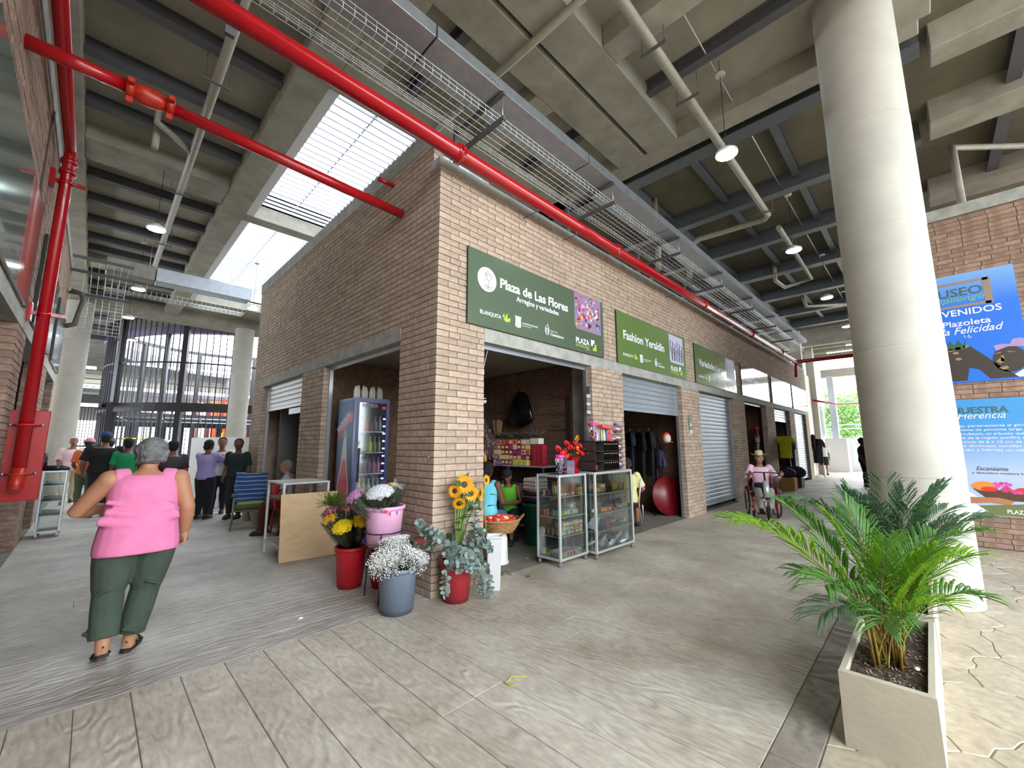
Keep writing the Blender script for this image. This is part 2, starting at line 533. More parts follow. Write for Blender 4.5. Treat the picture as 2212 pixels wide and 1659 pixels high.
while x < 46:
    planks.append((x, x+0.25, -3.0, 1.5, 'Y')); x += 0.25
def pscore(p):
    c = Vector(((p[0]+p[1])/2, (p[2]+p[3])/2, 0)); q = proj(c)
    if not q or not (-300 < q[0] < 2500 and -100 < q[1] < 1900): return 1e9
    return q[2]
planks.sort(key=pscore)
stY = MB(); stX = MB()
for i, (x0, x1, y0, y1, d) in enumerate(planks):
    g = 0.0024
    a, b, c, e = x0+g, x1-g, y0+g, y1-g
    zt = rg.uniform(-0.0006, 0.0006)
    if i < 298 and pscore((x0,x1,y0,y1,d)) < 1e8:
        m_ = MB().bbox(a, b, c, e, -0.02, zt, 0.0022)
        m_.build('plank', M['plank'+d], floor)
    else: (stY if d == 'Y' else stX).box(a, b, c, e, -0.02, zt)
stY.build('distant_planking', M['plankY'], floor, kind='stuff')
stX.build('distant_planking', M['plankX'], floor, kind='stuff')
# worn strip between planks and flagstones
x = -7.0
while x < 7.0:
    MB().bbox(x+0.003, x+0.997, -3.197, -3.003, -0.02, 0.0, 0.003).build('edging_strip', M['edging'], floor); x += 1.0
# flagstones: cells of a jittered grid
def clip(poly, a, b):
    """keep the side of the bisector nearer to a"""
    m_ = ((a[0]+b[0])/2, (a[1]+b[1])/2); n_ = (b[0]-a[0], b[1]-a[1])
    out = []
    for i in range(len(poly)):
        p, q = poly[i], poly[(i+1) % len(poly)]
        dp = (p[0]-m_[0])*n_[0]+(p[1]-m_[1])*n_[1]; dq = (q[0]-m_[0])*n_[0]+(q[1]-m_[1])*n_[1]
        if dp <= 0: out.append(p)
        if dp*dq < 0:
            t = dp/(dp-dq); out.append((p[0]+t*(q[0]-p[0]), p[1]+t*(q[1]-p[1])))
    return out
seeds = {}
gs = 0.42
for i in range(-22, 22):
    for j in range(0, 28):
        seeds[(i, j)] = (i*gs+rg.uniform(-.19,.19)*1.1, -3.30-j*gs+rg.uniform(-.19,.19)*1.1)
def wob(p):
    return (p[0]+0.018*sin(p[1]*23+p[0]*11)+0.012*sin(p[0]*41), p[1]+(0.018*sin(p[0]*19-p[1]*13)+0.012*sin(p[1]*37) if p[1] < -3.22 else 0))
stf = MB(); cand = []
for (i, j), s0 in seeds.items():
    if j > 26: continue
    poly = [(s0[0]-1, min(-3.2, s0[1]+1)), (s0[0]-1, s0[1]-1), (s0[0]+1, s0[1]-1), (s0[0]+1, min(-3.2, s0[1]+1))]
    for di in (-2,-1,0,1,2):
        for dj in (-2,-1,0,1,2):
            t = seeds.get((i+di, j+dj))
            if (di or dj) and t: poly = clip(poly, s0, t)
    if len(poly) < 3: continue
    pts = []
    for a, b in zip(poly, poly[1:]+poly[:1]):
        for t in (0, .25, .5, .75): pts.append(wob((a[0]+(b[0]-a[0])*t, a[1]+(b[1]-a[1])*t)))
    cx_ = sum(p[0] for p in pts)/len(pts); cy_ = sum(p[1] for p in pts)/len(pts)
    pts = [(p[0]+(cx_-p[0])*0.008, p[1]+(cy_-p[1])*0.008) for p in pts]
    if cx_ > 6.98: continue
    q = proj((cx_, cy_, 0))
    vis = q and -100 < q[0] < 2400 and q[1] < 1800
    cand.append(((q[2] if vis else 99), pts, (cx_, cy_)))
cand.sort(key=lambda c: c[0])
for i, (d_, pts, cc) in enumerate(cand):
    inner = [(p[0]+(cc[0]-p[0])*0.03, p[1]+(cc[1]-p[1])*0.03) for p in pts]
    n_ = len(pts)
    t = MB().add([(p[0], p[1], -0.006) for p in pts]+[(p[0], p[1], 0.0) for p in inner],
                 [tuple(range(n_, 2*n_))]+[(k, (k+1)%n_, (k+1)%n_+n_, k+n_) for k in range(n_)])
    if i < 290 and d_ < 90: t.build('flagstone', M['flag'], floor)
    else: stf.add(t.v, t.f)
stf.build('distant_flagstones', M['flag'], floor, kind='stuff')

# --- brick block: front facade along x, side facade along y ---
wf = struct('wall_front', 'tan brick shop front facade with concrete lintel band')
cuts = [(a, b, -1, 2.80) for a, b in OPF]+[(.70, 20.3, 2.80, 2.97)]
brick_wall(wf, 'x', 0.0, TW, 0.0, 20.3, 0.0, 4.80, cuts, M['brick'], 298, seed=11)
t = MB().box(.70, 20.3, -0.004, TW, 2.80, 2.97); t.build('lintel', M['lintel'], wf)
MB().box(-0.02, 20.3, -0.012, TW+.02, 4.80, 4.92).build('coping', M['lintel'], wf)
wl = struct('wall_left', 'shaded brick side facade of the corner shop block')
cuts = [(a, b, -1, 2.83) for a, b in OPS]+[(.78, 6.68, 2.83, 2.99)]
brick_wall(wl, 'y', 0.0, TW, TW+.0, 7.45, 0.0, 5.20, cuts, M['brick'], 298, seed=12)
MB().box(-0.004, TW, .78, 6.68, 2.83, 2.99).build('lintel', M['lintel'], wl)
MB().box(-0.012, TW+.02, .30, 7.47, 5.20, 5.43).build('coping', M['lintel'], wl)
# the corner above the front coping
MB().box(-0.01, TW, TW+.02, .30, 5.20, 5.33).build('coping', M['lintel'], wl)
# far end wall of the front row and back of the block
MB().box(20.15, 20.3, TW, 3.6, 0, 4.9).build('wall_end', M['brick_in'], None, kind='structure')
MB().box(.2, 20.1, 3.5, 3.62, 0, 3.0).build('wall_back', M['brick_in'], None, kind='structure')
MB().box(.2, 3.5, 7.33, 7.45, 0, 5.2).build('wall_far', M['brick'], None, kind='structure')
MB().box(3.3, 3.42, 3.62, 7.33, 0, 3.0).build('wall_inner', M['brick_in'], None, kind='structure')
MB().box(TW+.02, 20.1, TW+.02, 3.5, 2.995, 3.1).build('ceiling_shops', M['slab'], None, kind='structure')
MB().box(TW+.02, 3.3, 3.62, 7.3, 2.995, 3.1).build('ceiling_side_shop', M['slab'], None, kind='structure')
# partition walls between the shops; the first one shows its brick courses
wp = struct('wall_partition', 'inner brick side wall of the flower shop')
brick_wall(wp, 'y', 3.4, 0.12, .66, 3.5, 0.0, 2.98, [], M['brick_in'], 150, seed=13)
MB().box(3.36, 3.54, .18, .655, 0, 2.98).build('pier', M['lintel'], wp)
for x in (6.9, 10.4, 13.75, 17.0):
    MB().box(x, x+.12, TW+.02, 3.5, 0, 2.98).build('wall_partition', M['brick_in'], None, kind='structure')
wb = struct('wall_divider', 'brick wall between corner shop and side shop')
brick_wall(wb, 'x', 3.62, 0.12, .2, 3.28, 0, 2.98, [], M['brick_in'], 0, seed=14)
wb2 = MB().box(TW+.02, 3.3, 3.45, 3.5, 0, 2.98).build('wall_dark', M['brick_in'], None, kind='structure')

# --- left building ---
ww = struct('wall_west', 'pinkish brick facade on the left with sign panels')
cuts = [(a, b, -1, 2.83) for a, b in OPW]+[(-6, 8.9, 2.83, 2.99)]
brick_wall(ww, 'y', -3.25, -0.2, -6.0, 8.9, 0.0, 5.22, cuts, M['brick_pink'], 250, seed=15)
MB().box(-3.45, -3.246, -6, 8.9, 2.83, 2.99).build('lintel', M['lintel'], ww)
MB().box(-3.47, -3.238, -6, 8.92, 5.22, 5.40).build('coping', M['lintel'], ww)
MB().box(-6, -5.9, -6, 8.9, 0, 5.3).build('wall_west_back', M['brick_pink'], None, kind='structure')
for y in (0.1, 3.2, 6.45, 8.78):
    MB().box(-5.9, -3.46, y, y+.12, 0, 2.98).build('wall_west_partition', M['brick_pink'], None, kind='structure')
MB().box(-5.9, -3.46, -6, 8.9, 2.995, 3.1).build('ceiling_west', M['slab'], None, kind='structure')

# --- poster wall on the right ---
we = struct('wall_east', 'reddish brown brick wall with blue posters')
brick_wall(we, 'y', 7.05, 0.2, -10.5, -4.0, 0.0, 5.23, [], M['brick_pink'], 250, seed=16)
MB().box(7.03, 7.27, -10.5, -3.99, 5.23, 5.42).build('coping', M['lintel'], we)
MB().box(7.25, 22, -4.2, -4.0, 0, 5.3).build('wall_south', M['brick_pink'], None, kind='structure')

# --- ceiling ---
ce = struct('ceiling', 'bare concrete slab on concrete beams and grey steel joists')
sl = MB()
for x0, x1, y0, y1 in ((-6.2,-.5,-4.3,18.4), (-.5,2.8,-4.3,2.05), (-.5,2.8,6.85,7.2), (-.5,2.8,14.75,18.4), (2.8,4.6,-4.3,18.4)):
    sl.box(x0, x1, y0, y1, 7.14, 7.5)
sl.build('slab', M['slab'], ce)
MB().box(4.6,22,-4.3,18.4,7.14,7.5).box(4.2,22,-14,-4.3,7.14,7.5).build('slab_shaded', M['slab_shaded'], ce)
def beam(x0, x1, y0, y1, z0=6.8, z1=7.3, m_='conc', nm='concrete_beam'):
    return MB().bbox(x0, x1, y0, y1, z0, z1, 0.012).build(nm, M[m_], ce)
beam(-1.07, -.6, -4.2, 17.6)
beam(-3.65, -3.2, -4.2, 17.6)
beam(-3.65, 22, 17.6, 18.2, 6.6, 7.3)
beam(-.6, 4.45, 1.45, 2.05); beam(-3.2, -1.07, 1.1, 1.45, 6.85)
beam(-3.2, 4.08, -.57, -.05); beam(-3.2, 4.08, -1.2, -.64)
beam(4.08, 4.47, -4.2, 17.6)
beam(1.68, 2.09, -.05, 1.45, 6.8); beam(-.6, -.2, -.05, 1.45, 6.8)
beam(1.71, 2.07, -4.2, -1.2, 6.8); beam(-2.0, -1.6, -4.2, -1.2, 6.8)
beam(-3.2, 4.08, -4.3, -3.9, 6.7)
beam(-3.2, -1.07, 6.05, 6.85, 6.85); beam(-3.2, -1.07, 13.0, 13.5, 6.85)
beam(-.6, 2.8, 6.85, 7.2, 6.8, 7.6); beam(-.6, 2.8, 14.75, 15.1, 6.8, 7.6)
beam(-.6, 2.8, 2.0, 2.05, 6.85, 7.6)
beam(-.6, -.46, 2.05, 14.75, 6.9, 7.5); beam(2.7, 2.85, 2.05, 14.75, 6.9, 7.5)
# steel joists (I sections) : web + two flanges
def joist(a, b, ax, z0=7.0, z1=7.14, w=0.12, mt='steel_dk', nm='steel_joist'):
    t = MB(); h = w/2
    def bx(u0, u1, v0, v1, za, zb):
        if ax == 'x': t.box(u0, u1, v0, v1, za, zb)
        else: t.box(v0, v1, u0, u1, za, zb)
    u0, u1, v = a
    bx(u0, u1, v-h, v+h, z0, z0+.02); bx(u0, u1, v-h, v+h, z1-.02, z1); bx(u0, u1, v-.012, v+.012, z0+.02, z1-.02)
    return t.build(nm, M[mt], ce)
for y in (-.2+2.9, 3.95, 5.2, 7.75, 8.95, 10.2, 11.4, 14.6, 15.8, 17.0):
    joist((-3.2, -1.07, y), 0, 'x', 6.95, 7.15, 0.15)
for y in (12.3,): joist((-3.2, -1.07, y), 0, 'x', 6.95, 7.15, 0.15)
for x in (.40, 3.0): joist((-.05, 1.45, x), 0, 'y', 6.92, 7.15, 0.14)
for x in (.4, 3.0): joist((-3.9, -1.2, x), 0, 'y', 6.92, 7.15, 0.14)
M['steel_gb'] = mat('green_grey_steel', (92,98,102), 0.5, 0.2, var=0.1)
for x, w in ((4.72,.3), (7.15,.22), (9.5,.22), (12.0,.3), (14.6,.25), (17.2,.25), (19.6,.25)):
    joist((-4.2, 3.5, x), 0, 'y', 6.76, 7.15, w, 'steel_gb', 'steel_beam')
xs = [4.85, 7.05, 9.4, 11.9, 14.5, 17.1, 19.5]
for i in range(6):
    for y in (.2, -1.05, -2.4, -3.7):
        joist((xs[i]+.05, xs[i+1]-.05, y), 0, 'x', 6.96, 7.15, .12, 'steel_gb')
# concrete beams right of the column over the poster wall
for x0, x1 in ((4.8, 5.2), (6.6, 7.2), (9.5, 10.1)): beam(x0, x1, -13.5, -4.3, 6.75)
for y in (-5.2, -7.5, -10): joist((5.2, 6.6, y), 0, 'x', 6.9, 7.15, .16)
for y in (-5.2, -7.5): joist((7.2, 9.5, y), 0, 'x', 6.9, 7.15, .16)
# far east end, under a broken lattice of light strips
for x in (21.9,): beam(x, x+.4, -4.2, 6, 6.3)

# --- skylight louvres ---
sk = tag(thing('skylight', 'large skylight of thin parallel louvres over the left walkway', None, (0, 2.46, 7.17)), kind='structure')
M['louvre'] = mat('louvre_metal', (150,154,170), 0.5, 0.3)
lou = MB().box(-.46, 2.7, -.012, .012, -.03, .03).mesh('louvre', M['louvre'])
y = 2.14
while y < 14.7:
    if not (6.8 < y < 7.25): inst('louvre', lou, sk, (0, y-2.46, 0))
    y += 0.178
for x in (0.35, 1.15, 1.95):
    for a, b in ((2.06, 6.84), (7.21, 14.74)):
        MB().box(x-.012, x+.012, a, b, 7.2, 7.24).build('purlin', M['louvre'], sk)
MB().box(-.615, -.45, 2.06, 14.74, 6.82, 6.9).build('flashing', M['white'], sk)

# --- columns ---
def column(x, y, r, ztop, lab):
    c = thing('concrete_column', lab, 'column', (x, y, 0))
    t = MB()
    segs = [(0,1.2),(1.2,2.55),(2.55,3.9),(3.9,5.2),(5.2,ztop)]
    pr = []
    for i, (a, b) in enumerate(segs):
        o = (0.0, 0.004, 0.0, 0.003, 0.0)[i]
        pr += [(r+o-.004 if i else r+o, a+.001), (r+o, a+.006), (r+o, a+.02), (r+o, (a+b)/2), (r+o, b-.02), (r+o, b-.002)]
    t.lathe(pr, 48, (x, y, 0)); t.build('shaft', M['conc_lt'], c)
    return c
colR = column(3.57, -3.60, 0.375, 7.3, 'huge pale round concrete column beside the palm planter')
column(-3.35, 17.2, 0.36, 6.6, 'round concrete column at the far end of the left brick wall')
column(1.72, 17.2, 0.36, 6.6, 'round concrete column before the barred drum, next to the brick corner')
# ------------------------------------------------------------------ pipes, tray, lamps, signs, shutters
def tfit(s, cap, width, mt, parent, origin, ux, uy, name='lettering', bold=0.0, shear=0.0, depth=0.0012):
    """lettering scaled so its capitals are `cap` high and the line `width` long"""
    size = cap/0.70
    o = text(s, size, mt, parent, origin, ux, uy, name, bold*size, 'LEFT', shear, 1.0, depth)
    me = o.data
    ux = Vector(ux); og = Vector(origin)-wpos(parent)
    us = [(v.co-og).dot(ux) for v in me.vertices]
    if us and width:
        lo = min(us); k = width/(max(us)-lo)
        for v in me.vertices:
            u = (v.co-og).dot(ux)
            v.co += ux*((u-lo)*k-u)
        me.update()
    return o

# red fire main along the front
fm = thing('fire_main', 'thick glossy red fire main running along the brick front below the wire tray', 'pipe', (-4.0, -.28, 4.84))
MB().tube([(-5.0,-.28,4.84),(17.2,-.28,4.82)], .082, 20).build('pipe_run', M['red'], fm)
for x in (.05, 3.42, 7.4, 11.2, 14.8):
    t = MB().lathe([(.085,-.05),(.098,-.045),(.098,-.012),(.106,-.01),(.106,.01),(.098,.012),(.098,.045),(.085,.05)], 20, (x,-.28,4.84), 'X')
    t.obox((x,-.38,4.84),(.05,.04,.05)); t.obox((x,-.18,4.84),(.05,.04,.05))
    t.build('coupling', M['red'], fm)
MB().tube([(17.2,-.28,4.82),(17.3,-.36,4.82),(17.3,-4.0,4.82)], .075, 14).build('cross_pipe', M['red'], fm)
MB().tube([(17.25,-.28,4.82),(17.25,-.25,4.6),(17.25,-.22,4.2)], .05, 10).build('drop_pipe', M['redvalve'], fm)
for x in (1.4, 2.3, 5.9, 9.0, 12.5):
    MB().tube([(x,-.28,4.76),(x,-.28,4.70),(x,-.02,4.70)], .008, 6).build('hanger', M['steel_dk'], fm)

# smaller red pipe crossing the left walkway with an orange flexible coupling
fp = thing('sprinkler_pipe', 'thinner red pipe crossing overhead from left wall to brick side wall', 'pipe', (-3.25,.86,4.63))
MB().tube([(-3.27,.86,4.63),(-2.66,.86,4.63)], .057, 16).build('pipe_run', M['red'], fp)
MB().tube([(-2.36,.86,4.60),(.02,.86,4.55)], .057, 16).build('pipe_run', M['red'], fp)
t = MB().lathe([(.05,-2.64),(.075,-2.62),(.088,-2.56),(.085,-2.50),(.07,-2.44),(.05,-2.40)], 16, (0,.86,4.615), 'X')
t.build('flex_joint', M['redvalve'], fp)
for x in (-2.65, -2.38):
    t = MB().lathe([(.06,-.03),(.085,-.025),(.085,.025),(.06,.03)], 16, (x,.86,4.62), 'X')
    t.obox((x,.75,4.62),(.04,.05,.04)); t.obox((x,.97,4.62),(.04,.05,.04)); t.obox((x,.86,4.51),(.04,.04,.05))
    t.build('clamp', M['redvalve'], fp)
MB().tube([(.02,1.12,5.08),(-.22,1.12,5.08)], .03, 10).build('capped_stub', M['red'], fp)

# vertical riser at the left wall
vr = thing('fire_riser', 'dark red riser pipe with clamps coming down the left wall to a red board', 'pipe', (-3.12,3.4,0))
MB().tube([(-3.12,-5.0,5.14),(-3.12,3.28,5.14),(-3.12,3.37,5.11),(-3.12,3.4,5.02),(-3.12,3.4,1.25)], .057, 18).build('pipe_run', M['red'], vr)
for z in (5.0, 4.86):
    MB().lathe([(.058,-.03),(.076,-.028),(.078,0),(.076,.028),(.058,.03)], 18, (-3.12,3.4,z)).build('coupling', M['red'], vr)
for z in (4.72, 3.06):
    t = MB().box(-3.25,-3.21,3.28,3.42,z-.1,z+.1); t.box(-3.21,-2.95,3.36,3.40,z-.02,z+.02)
    t.lathe([(.058,-.02),(.07,-.02),(.07,.02),(.058,.02)], 18, (-3.12,3.4,z)); t.build('wall_bracket', M['red'], vr)
# red board with yellow-red valves
rb = thing('valve_board', 'flat dark red board fixed edge-on to the left wall behind the riser foot', 'panel', (-3.1,3.52,.95))
MB().bbox(-3.27,-2.95,3.50,3.53,.94,1.95,.006).build('board', M['red'], rb)
MB().tube([(-3.12,3.4,1.30),(-3.12,3.38,1.15),(-3.12,3.33,1.06)], [.058,.062,.05], 16).build('elbow', M['redvalve'], rb)
for z in (1.78, 1.24):
    t = MB().tube([(-3.22,3.49,z),(-3.19,3.37,z),(-3.12,3.33,z),(-3.05,3.37,z),(-3.02,3.49,z)], .012, 8); t.build('u_clamp', M['redvalve'], rb)
    MB().ball((-3.24,3.49,z),.017).build('bolt', M['galv'], rb); MB().ball((-3.0,3.49,z),.017).build('bolt', M['galv'], rb)

# wire mesh tray, struts and closed metal trunking along the front
wt = thing('wire_tray', 'long bright wire mesh cable tray hung beside the red fire main', 'cable tray', (-4.0,-.4,5.18))
M['wire'] = mat('zinc_wire', (206,210,208), 0.35, 0.7)
y0, y1, zb, zt = -.62, -.14, 5.20, 5.31
for y in (y0, y0+.08, y0+.16, y0+.24, y0+.32, y0+.40, y1):
    MB().tube([(-4.5,y,zb),(17,y,zb)], .0035, 5).build('wire', M['wire'], wt)
for y in (y0, y1):
    for z in (zb+.055, zt): MB().tube([(-4.5,y,z),(17,y,z)], .0035, 5).build('wire', M['wire'], wt)
cw = MB().tube([(0,y0,zt+.012),(0,y0,zb),(0,y1,zb),(0,y1,zt+.012)], .0032, 5).mesh('cross_wire', M['wire'])
x = -4.45
n_ = 0
far = MB()
while x < 16.9:
    if n_ < 215: inst('cross_wire', cw, wt, Vector((x,0,0))-wpos(wt))
    else: far.tube([(x,y0,zt+.012),(x,y0,zb),(x,y1,zb),(x,y1,zt+.012)], .0032, 4)
    n_ += 1
    x += .10
if far.v: far.build('distant_wires', M['wire'], wt, kind='stuff')
tk = thing('cable_trunking', 'closed grey metal trunking with a bluish side face above the wire tray', 'cable duct', (-4,-.6,5.5))
for a, b in ((-4.5,-.6),(-.58,2.0),(2.02,4.6),(4.62,7.2),(7.22,9.8),(9.82,12.4),(12.42,15.0),(15.02,17.0)):
    MB().bbox(a, b, -.74, -.28, 5.50, 5.64, .004).build('trunking_length', M['galv'], tk)
for x in (.05, 3.0):
    t = MB()
    for i in range(5): t.cyl((x+i*.045,-.7405,5.54+.012*(i%2)),(x+i*.045,-.743,5.54+.012*(i%2)),.006,8)
    t.build('bolt_row', M['blackmt'], tk, kind='stuff')
for i, x in enumerate((-2.1, .31, 2.63, 5.0, 7.35, 9.7, 12.05, 14.4)):
    b = thing('tray_bracket', ('pair of dark struts carrying the wire tray, nearest the brick corner','pair of dark struts joined by a rod, second from the corner','third pair of dark struts, above the gap between the first two shop signs','pair of dark struts above the second shop sign','pair of dark struts above the third shop sign','small struts farther along the tray','small struts far along the tray','last struts of the wire tray before the cross pipe')[max(0,i-1)] if i else 'pair of dark struts over the camera side of the tray', 'bracket', (x,-.05,5.15))
    MB().box(x-.02,x+.02,-.76,0.1,5.14,5.185).build('lower_strut', M['steel_dk'], b)
    MB().box(x-.02,x+.02,-.76,0.1,5.455,5.495).build('upper_strut', M['steel_dk'], b)
    MB().cyl((x,-.73,5.10),(x,-.73,5.53),.006,6).build('threaded_rod', M['galv'], b)
    MB().box(x-.035,x+.035,0.1,.14,5.0,5.6).build('back_plate', M['steel_dk'], b)
MB().tube([(-4.5,-.06,5.12),(16.5,-.06,5.12)], .014, 8).build('conduit', M['grayp'], tag(thing('wall_conduit', 'thin beige conduit just above the fire main', 'conduit', (-4,-.06,5.12))))
# grey pvc drain pipes under the slab
def drain(name, lab, pts, r, hang):
    o = thing(name, lab, 'pipe', pts[0])
    MB().tube(pts, r, 12).build('pipe_run', M['grayp'], o)
    for h in hang:
        h = Vector(h)
        t = MB().box(h.x-.16,h.x+.16,h.y-.015,h.y+.015,h.z-r-.02,h.z-r); 
        t.cyl((h.x-.14,h.y,h.z-r),(h.x-.14,h.y,7.3),.005,5); t.cyl((h.x+.14,h.y,h.z-r),(h.x+.14,h.y,7.3),.005,5)
        t.build('hanger', M['steel_dk'], o)
    return o
drain('drain_pipe', 'long pale grey drain pipe hung below the left ceiling beams', [(-1.85,-3,6.72),(-1.8,12,6.68)], .06, [(-1.83,2.9,6.7),(-1.82,6.6,6.7),(-1.8,9.6,6.69)])
t_ = drain('drain_pipe', 'short grey drain elbow beside the long drain pipe on the left', [(-2.35,4.6,7.25),(-2.35,4.6,6.75),(-2.1,4.75,6.70),(-1.85,5.0,6.70)], .05, [])
MB().tube([(-2.33,4.9,6.9),(-2.33,4.9,6.45)], .05, 10).build('trap', M['grayp'], t_)
def drainx(lab, pts, r, hang):
    o = thing('drain_pipe', lab, 'pipe', pts[0])
    MB().tube(pts, r, 12).build('pipe_run', M['grayp'], o)
    for h in hang:
        h = Vector(h)
        t = MB().box(h.x-.02,h.x+.02,h.y-.17,h.y+.17,h.z-r-.02,h.z-r)
        t.cyl((h.x,h.y-.15,h.z-r),(h.x,h.y-.15,7.3),.005,5); t.cyl((h.x,h.y+.15,h.z-r),(h.x,h.y+.15,7.3),.005,5)
        t.build('hanger', M['steel_dk'], o)
    return o
drainx('long grey drain pipe over the right walkway ending in a bend', [(-1,-1.76,6.65),(7.6,-1.72,6.62),(7.75,-1.6,6.62),(7.6,-.2,6.6),(7.6,0,6.5),(7.5,0.05,5.6)], .065, [(2.0,-1.76,6.64),(3.1,-1.75,6.64),(7.3,-1.73,6.62)])
drainx('upright grey drain stub hanging behind the cable trunking', [(6.0,.15,7.3),(6.0,.15,6.3),(6.02,.12,6.2),(6.0,.15,5.4)], .06, [])
drainx('grey drain pipe farther along the right ceiling, between second and third lamps', [(8.4,-1.75,6.62),(12.6,-1.7,6.6),(12.6,-1.0,6.5),(11.9,-.9,6.55),(11.9,-.9,7.2)], .06, [(9.5,-1.74,6.6)])
drainx('small grey drain bend near the far right lamp', [(16.8,-2.3,6.65),(15.4,-1.1,6.5),(15.4,-1.0,7.0)], .06, [])
drainx('diagonal grey pipe crossing the concrete beams above the tray', [(.92,2.0,6.7),(.95,-2.8,6.7)], .05, [(.94,.6,6.7)])
drainx('dark grey drain pipe above the poster wall', [(9.2,-5.9,7.2),(9.2,-5.9,6.9),(7.9,-4.6,6.85),(7.9,-4.6,5.35)], .06, [])

# thin lamp conduits with junction discs
def lamp_line(lab, pts):
    o = thing('lamp_conduit', lab, 'conduit', pts[0])
    MB().tube(pts, .011, 6).build('conduit_run', M['galv'], o)
    return o
lamp_line('thin conduit feeding the lamps of the right walkway', [(-1.5,-2.12,6.95),(20,-2.0,6.95)])
M['roseM'] = mat('lamp_rose', (190,186,176), 0.6)
M['dome'] = mat('lamp_dome', (214,220,222), 0.4, 0.3)
def lamp(x, y, z, ztop, lab, r=.15, group=None):
    o = thing('high_bay_lamp', lab, 'lamp', (x, y, z), group=group)
    MB().lathe([(.001,z+.11),(.05,z+.105),(.09,z+.07),(r*.96,z+.035),(r,z+.0),(r*.93,z-.004)], 24, (x,y,0), caps=False).build('housing', M['dome'], o)
    MB().lathe([(r*.92,z+.002),(r*.90,z-.012),(.001,z-.014)], 24, (x,y,0), caps=False).build('diffuser', M['led'], o)
    MB().tube([(x,y,z+.1),(x,y,z+.35),(x+.01,y,ztop-.05)], .005, 6).build('cable', M['black'], o)
    t = MB().lathe([(.06,0),(.07,.01),(.07,.03),(.02,.05)], 16, (x, y, ztop-.05)); t.build('ceiling_rose', M['roseM'], o)
    t = MB().cyl((x,y,ztop-.02),(x,y,7.28),.005,5); t.build('stem', M['steel_dk'], o)
    return o
for i, x in enumerate((3.38, 7.57, 11.68, 15.8)):
    lamp(x, -2.13, 5.62, 6.93, ('bright round hanging lamp nearest the big column','second bright round lamp along the right walkway','third round lamp along the right walkway','farthest round lamp of the right walkway, next to the column edge')[i])
lamp(-2.12, 6.25, 5.62, 6.95, 'bright round hanging lamp closest on the left, below the joists')
lamp(-2.12, 10.6, 5.62, 6.95, 'round hanging lamp seen below the sheet metal duct on the left')
lamp(-2.15, 14.1, 5.62, 6.95, 'farther round hanging lamp on the left at the top of the barred drum')
lamp(-1.85, 17.9, 5.62, 6.6, 'farthest left hanging lamp glowing behind the drum bars')
lamp(.45, 10.3, 5.62, 7.1, 'hanging lamp half hidden behind the far brick corner')
lamp(3.2, -6.3, 6.4, 6.9, 'round lamp above the poster wall behind the column') if False else None
# left duct, wire ladder and cage
dk = thing('air_duct', 'sheet metal box duct crossing the left walkway below the ceiling', 'duct', (-2.6,8.9,5.4))
MB().bbox(-1.9,.05,8.75,9.15,5.38,5.72,.01).build('duct_length', M['galv'], dk)
MB().bbox(-2.75,-1.92,8.75,9.15,5.38,5.72,.01).build('duct_length', mat('dull_galv',(140,140,132),.5,.5,var=.2), dk)
wc_ = thing('wire_tray', 'short wire mesh tray crossing under the sheet metal duct', 'cable tray', (-2.7,9.3,5.2))
for y in (9.3,9.4,9.5,9.6,9.7): MB().tube([(-2.75,y,5.16),(.05,y,5.16)], .005, 5).build('wire', M['wire'], wc_)
for y in (9.3,9.7): MB().tube([(-2.75,y,5.26),(.05,y,5.26)], .005, 5).build('wire', M['wire'], wc_)
cw2 = MB().tube([(0,9.3,5.27),(0,9.3,5.16),(0,9.7,5.16),(0,9.7,5.27)], .004, 5).mesh('cross_wire', M['wire'])
for i in range(28): inst('cross_wire', cw2, wc_, Vector((-2.72+i*.1,0,0))-wpos(wc_))
for x in (-2.0,-.3): MB().cyl((x,9.5,5.27),(x,9.5,7.14),.006,5).build('hanger', M['galv'], wc_)
cg = thing('cable_drop', 'curved wire mesh tray dropping beside the far left column', 'cable tray', (-2.9,9,4))
arc = [(-a, 9.2+.0, z) for a, z in ((3.1,3.6),(3.1,4.4),(3.1,5.0))]
for i in range(7):
    xx = -3.05+i*.11
    MB().tube([(xx,8.9,3.95),(xx,8.9,4.7),(xx,8.85,5.0),(xx,8.6,5.15),(xx,7.8,5.2)], .006, 5).build('wire', M['wire'], cg)
for i in range(14):
    z = 3.95+i*.08
    MB().tube([(-3.05,8.9-.0,z),(-2.39,8.9,z)], .005, 5).build('cross_wire', M['wire'], cg)
for z, yy in ((5.42,8.3),(5.12,8.3),(4.75,8.75)):
    MB().box(-3.24,-2.3,yy-.025,yy+.025,z-.025,z+.025).build('strut', M['steel_dk'], cg)
dp = thing('drain_pipe', 'dark grey bent drain pipe beside the wire drop on the left wall', 'pipe', (-3.15,8.6,4))
MB().tube([(-3.2,8.6,4.75),(-3.05,8.6,4.72),(-3.0,8.6,4.6),(-3.08,8.6,4.05),(-3.22,8.6,3.98)], .05, 12).build('pipe_run', mat('dark_pvc',(96,92,82),.5), dp)

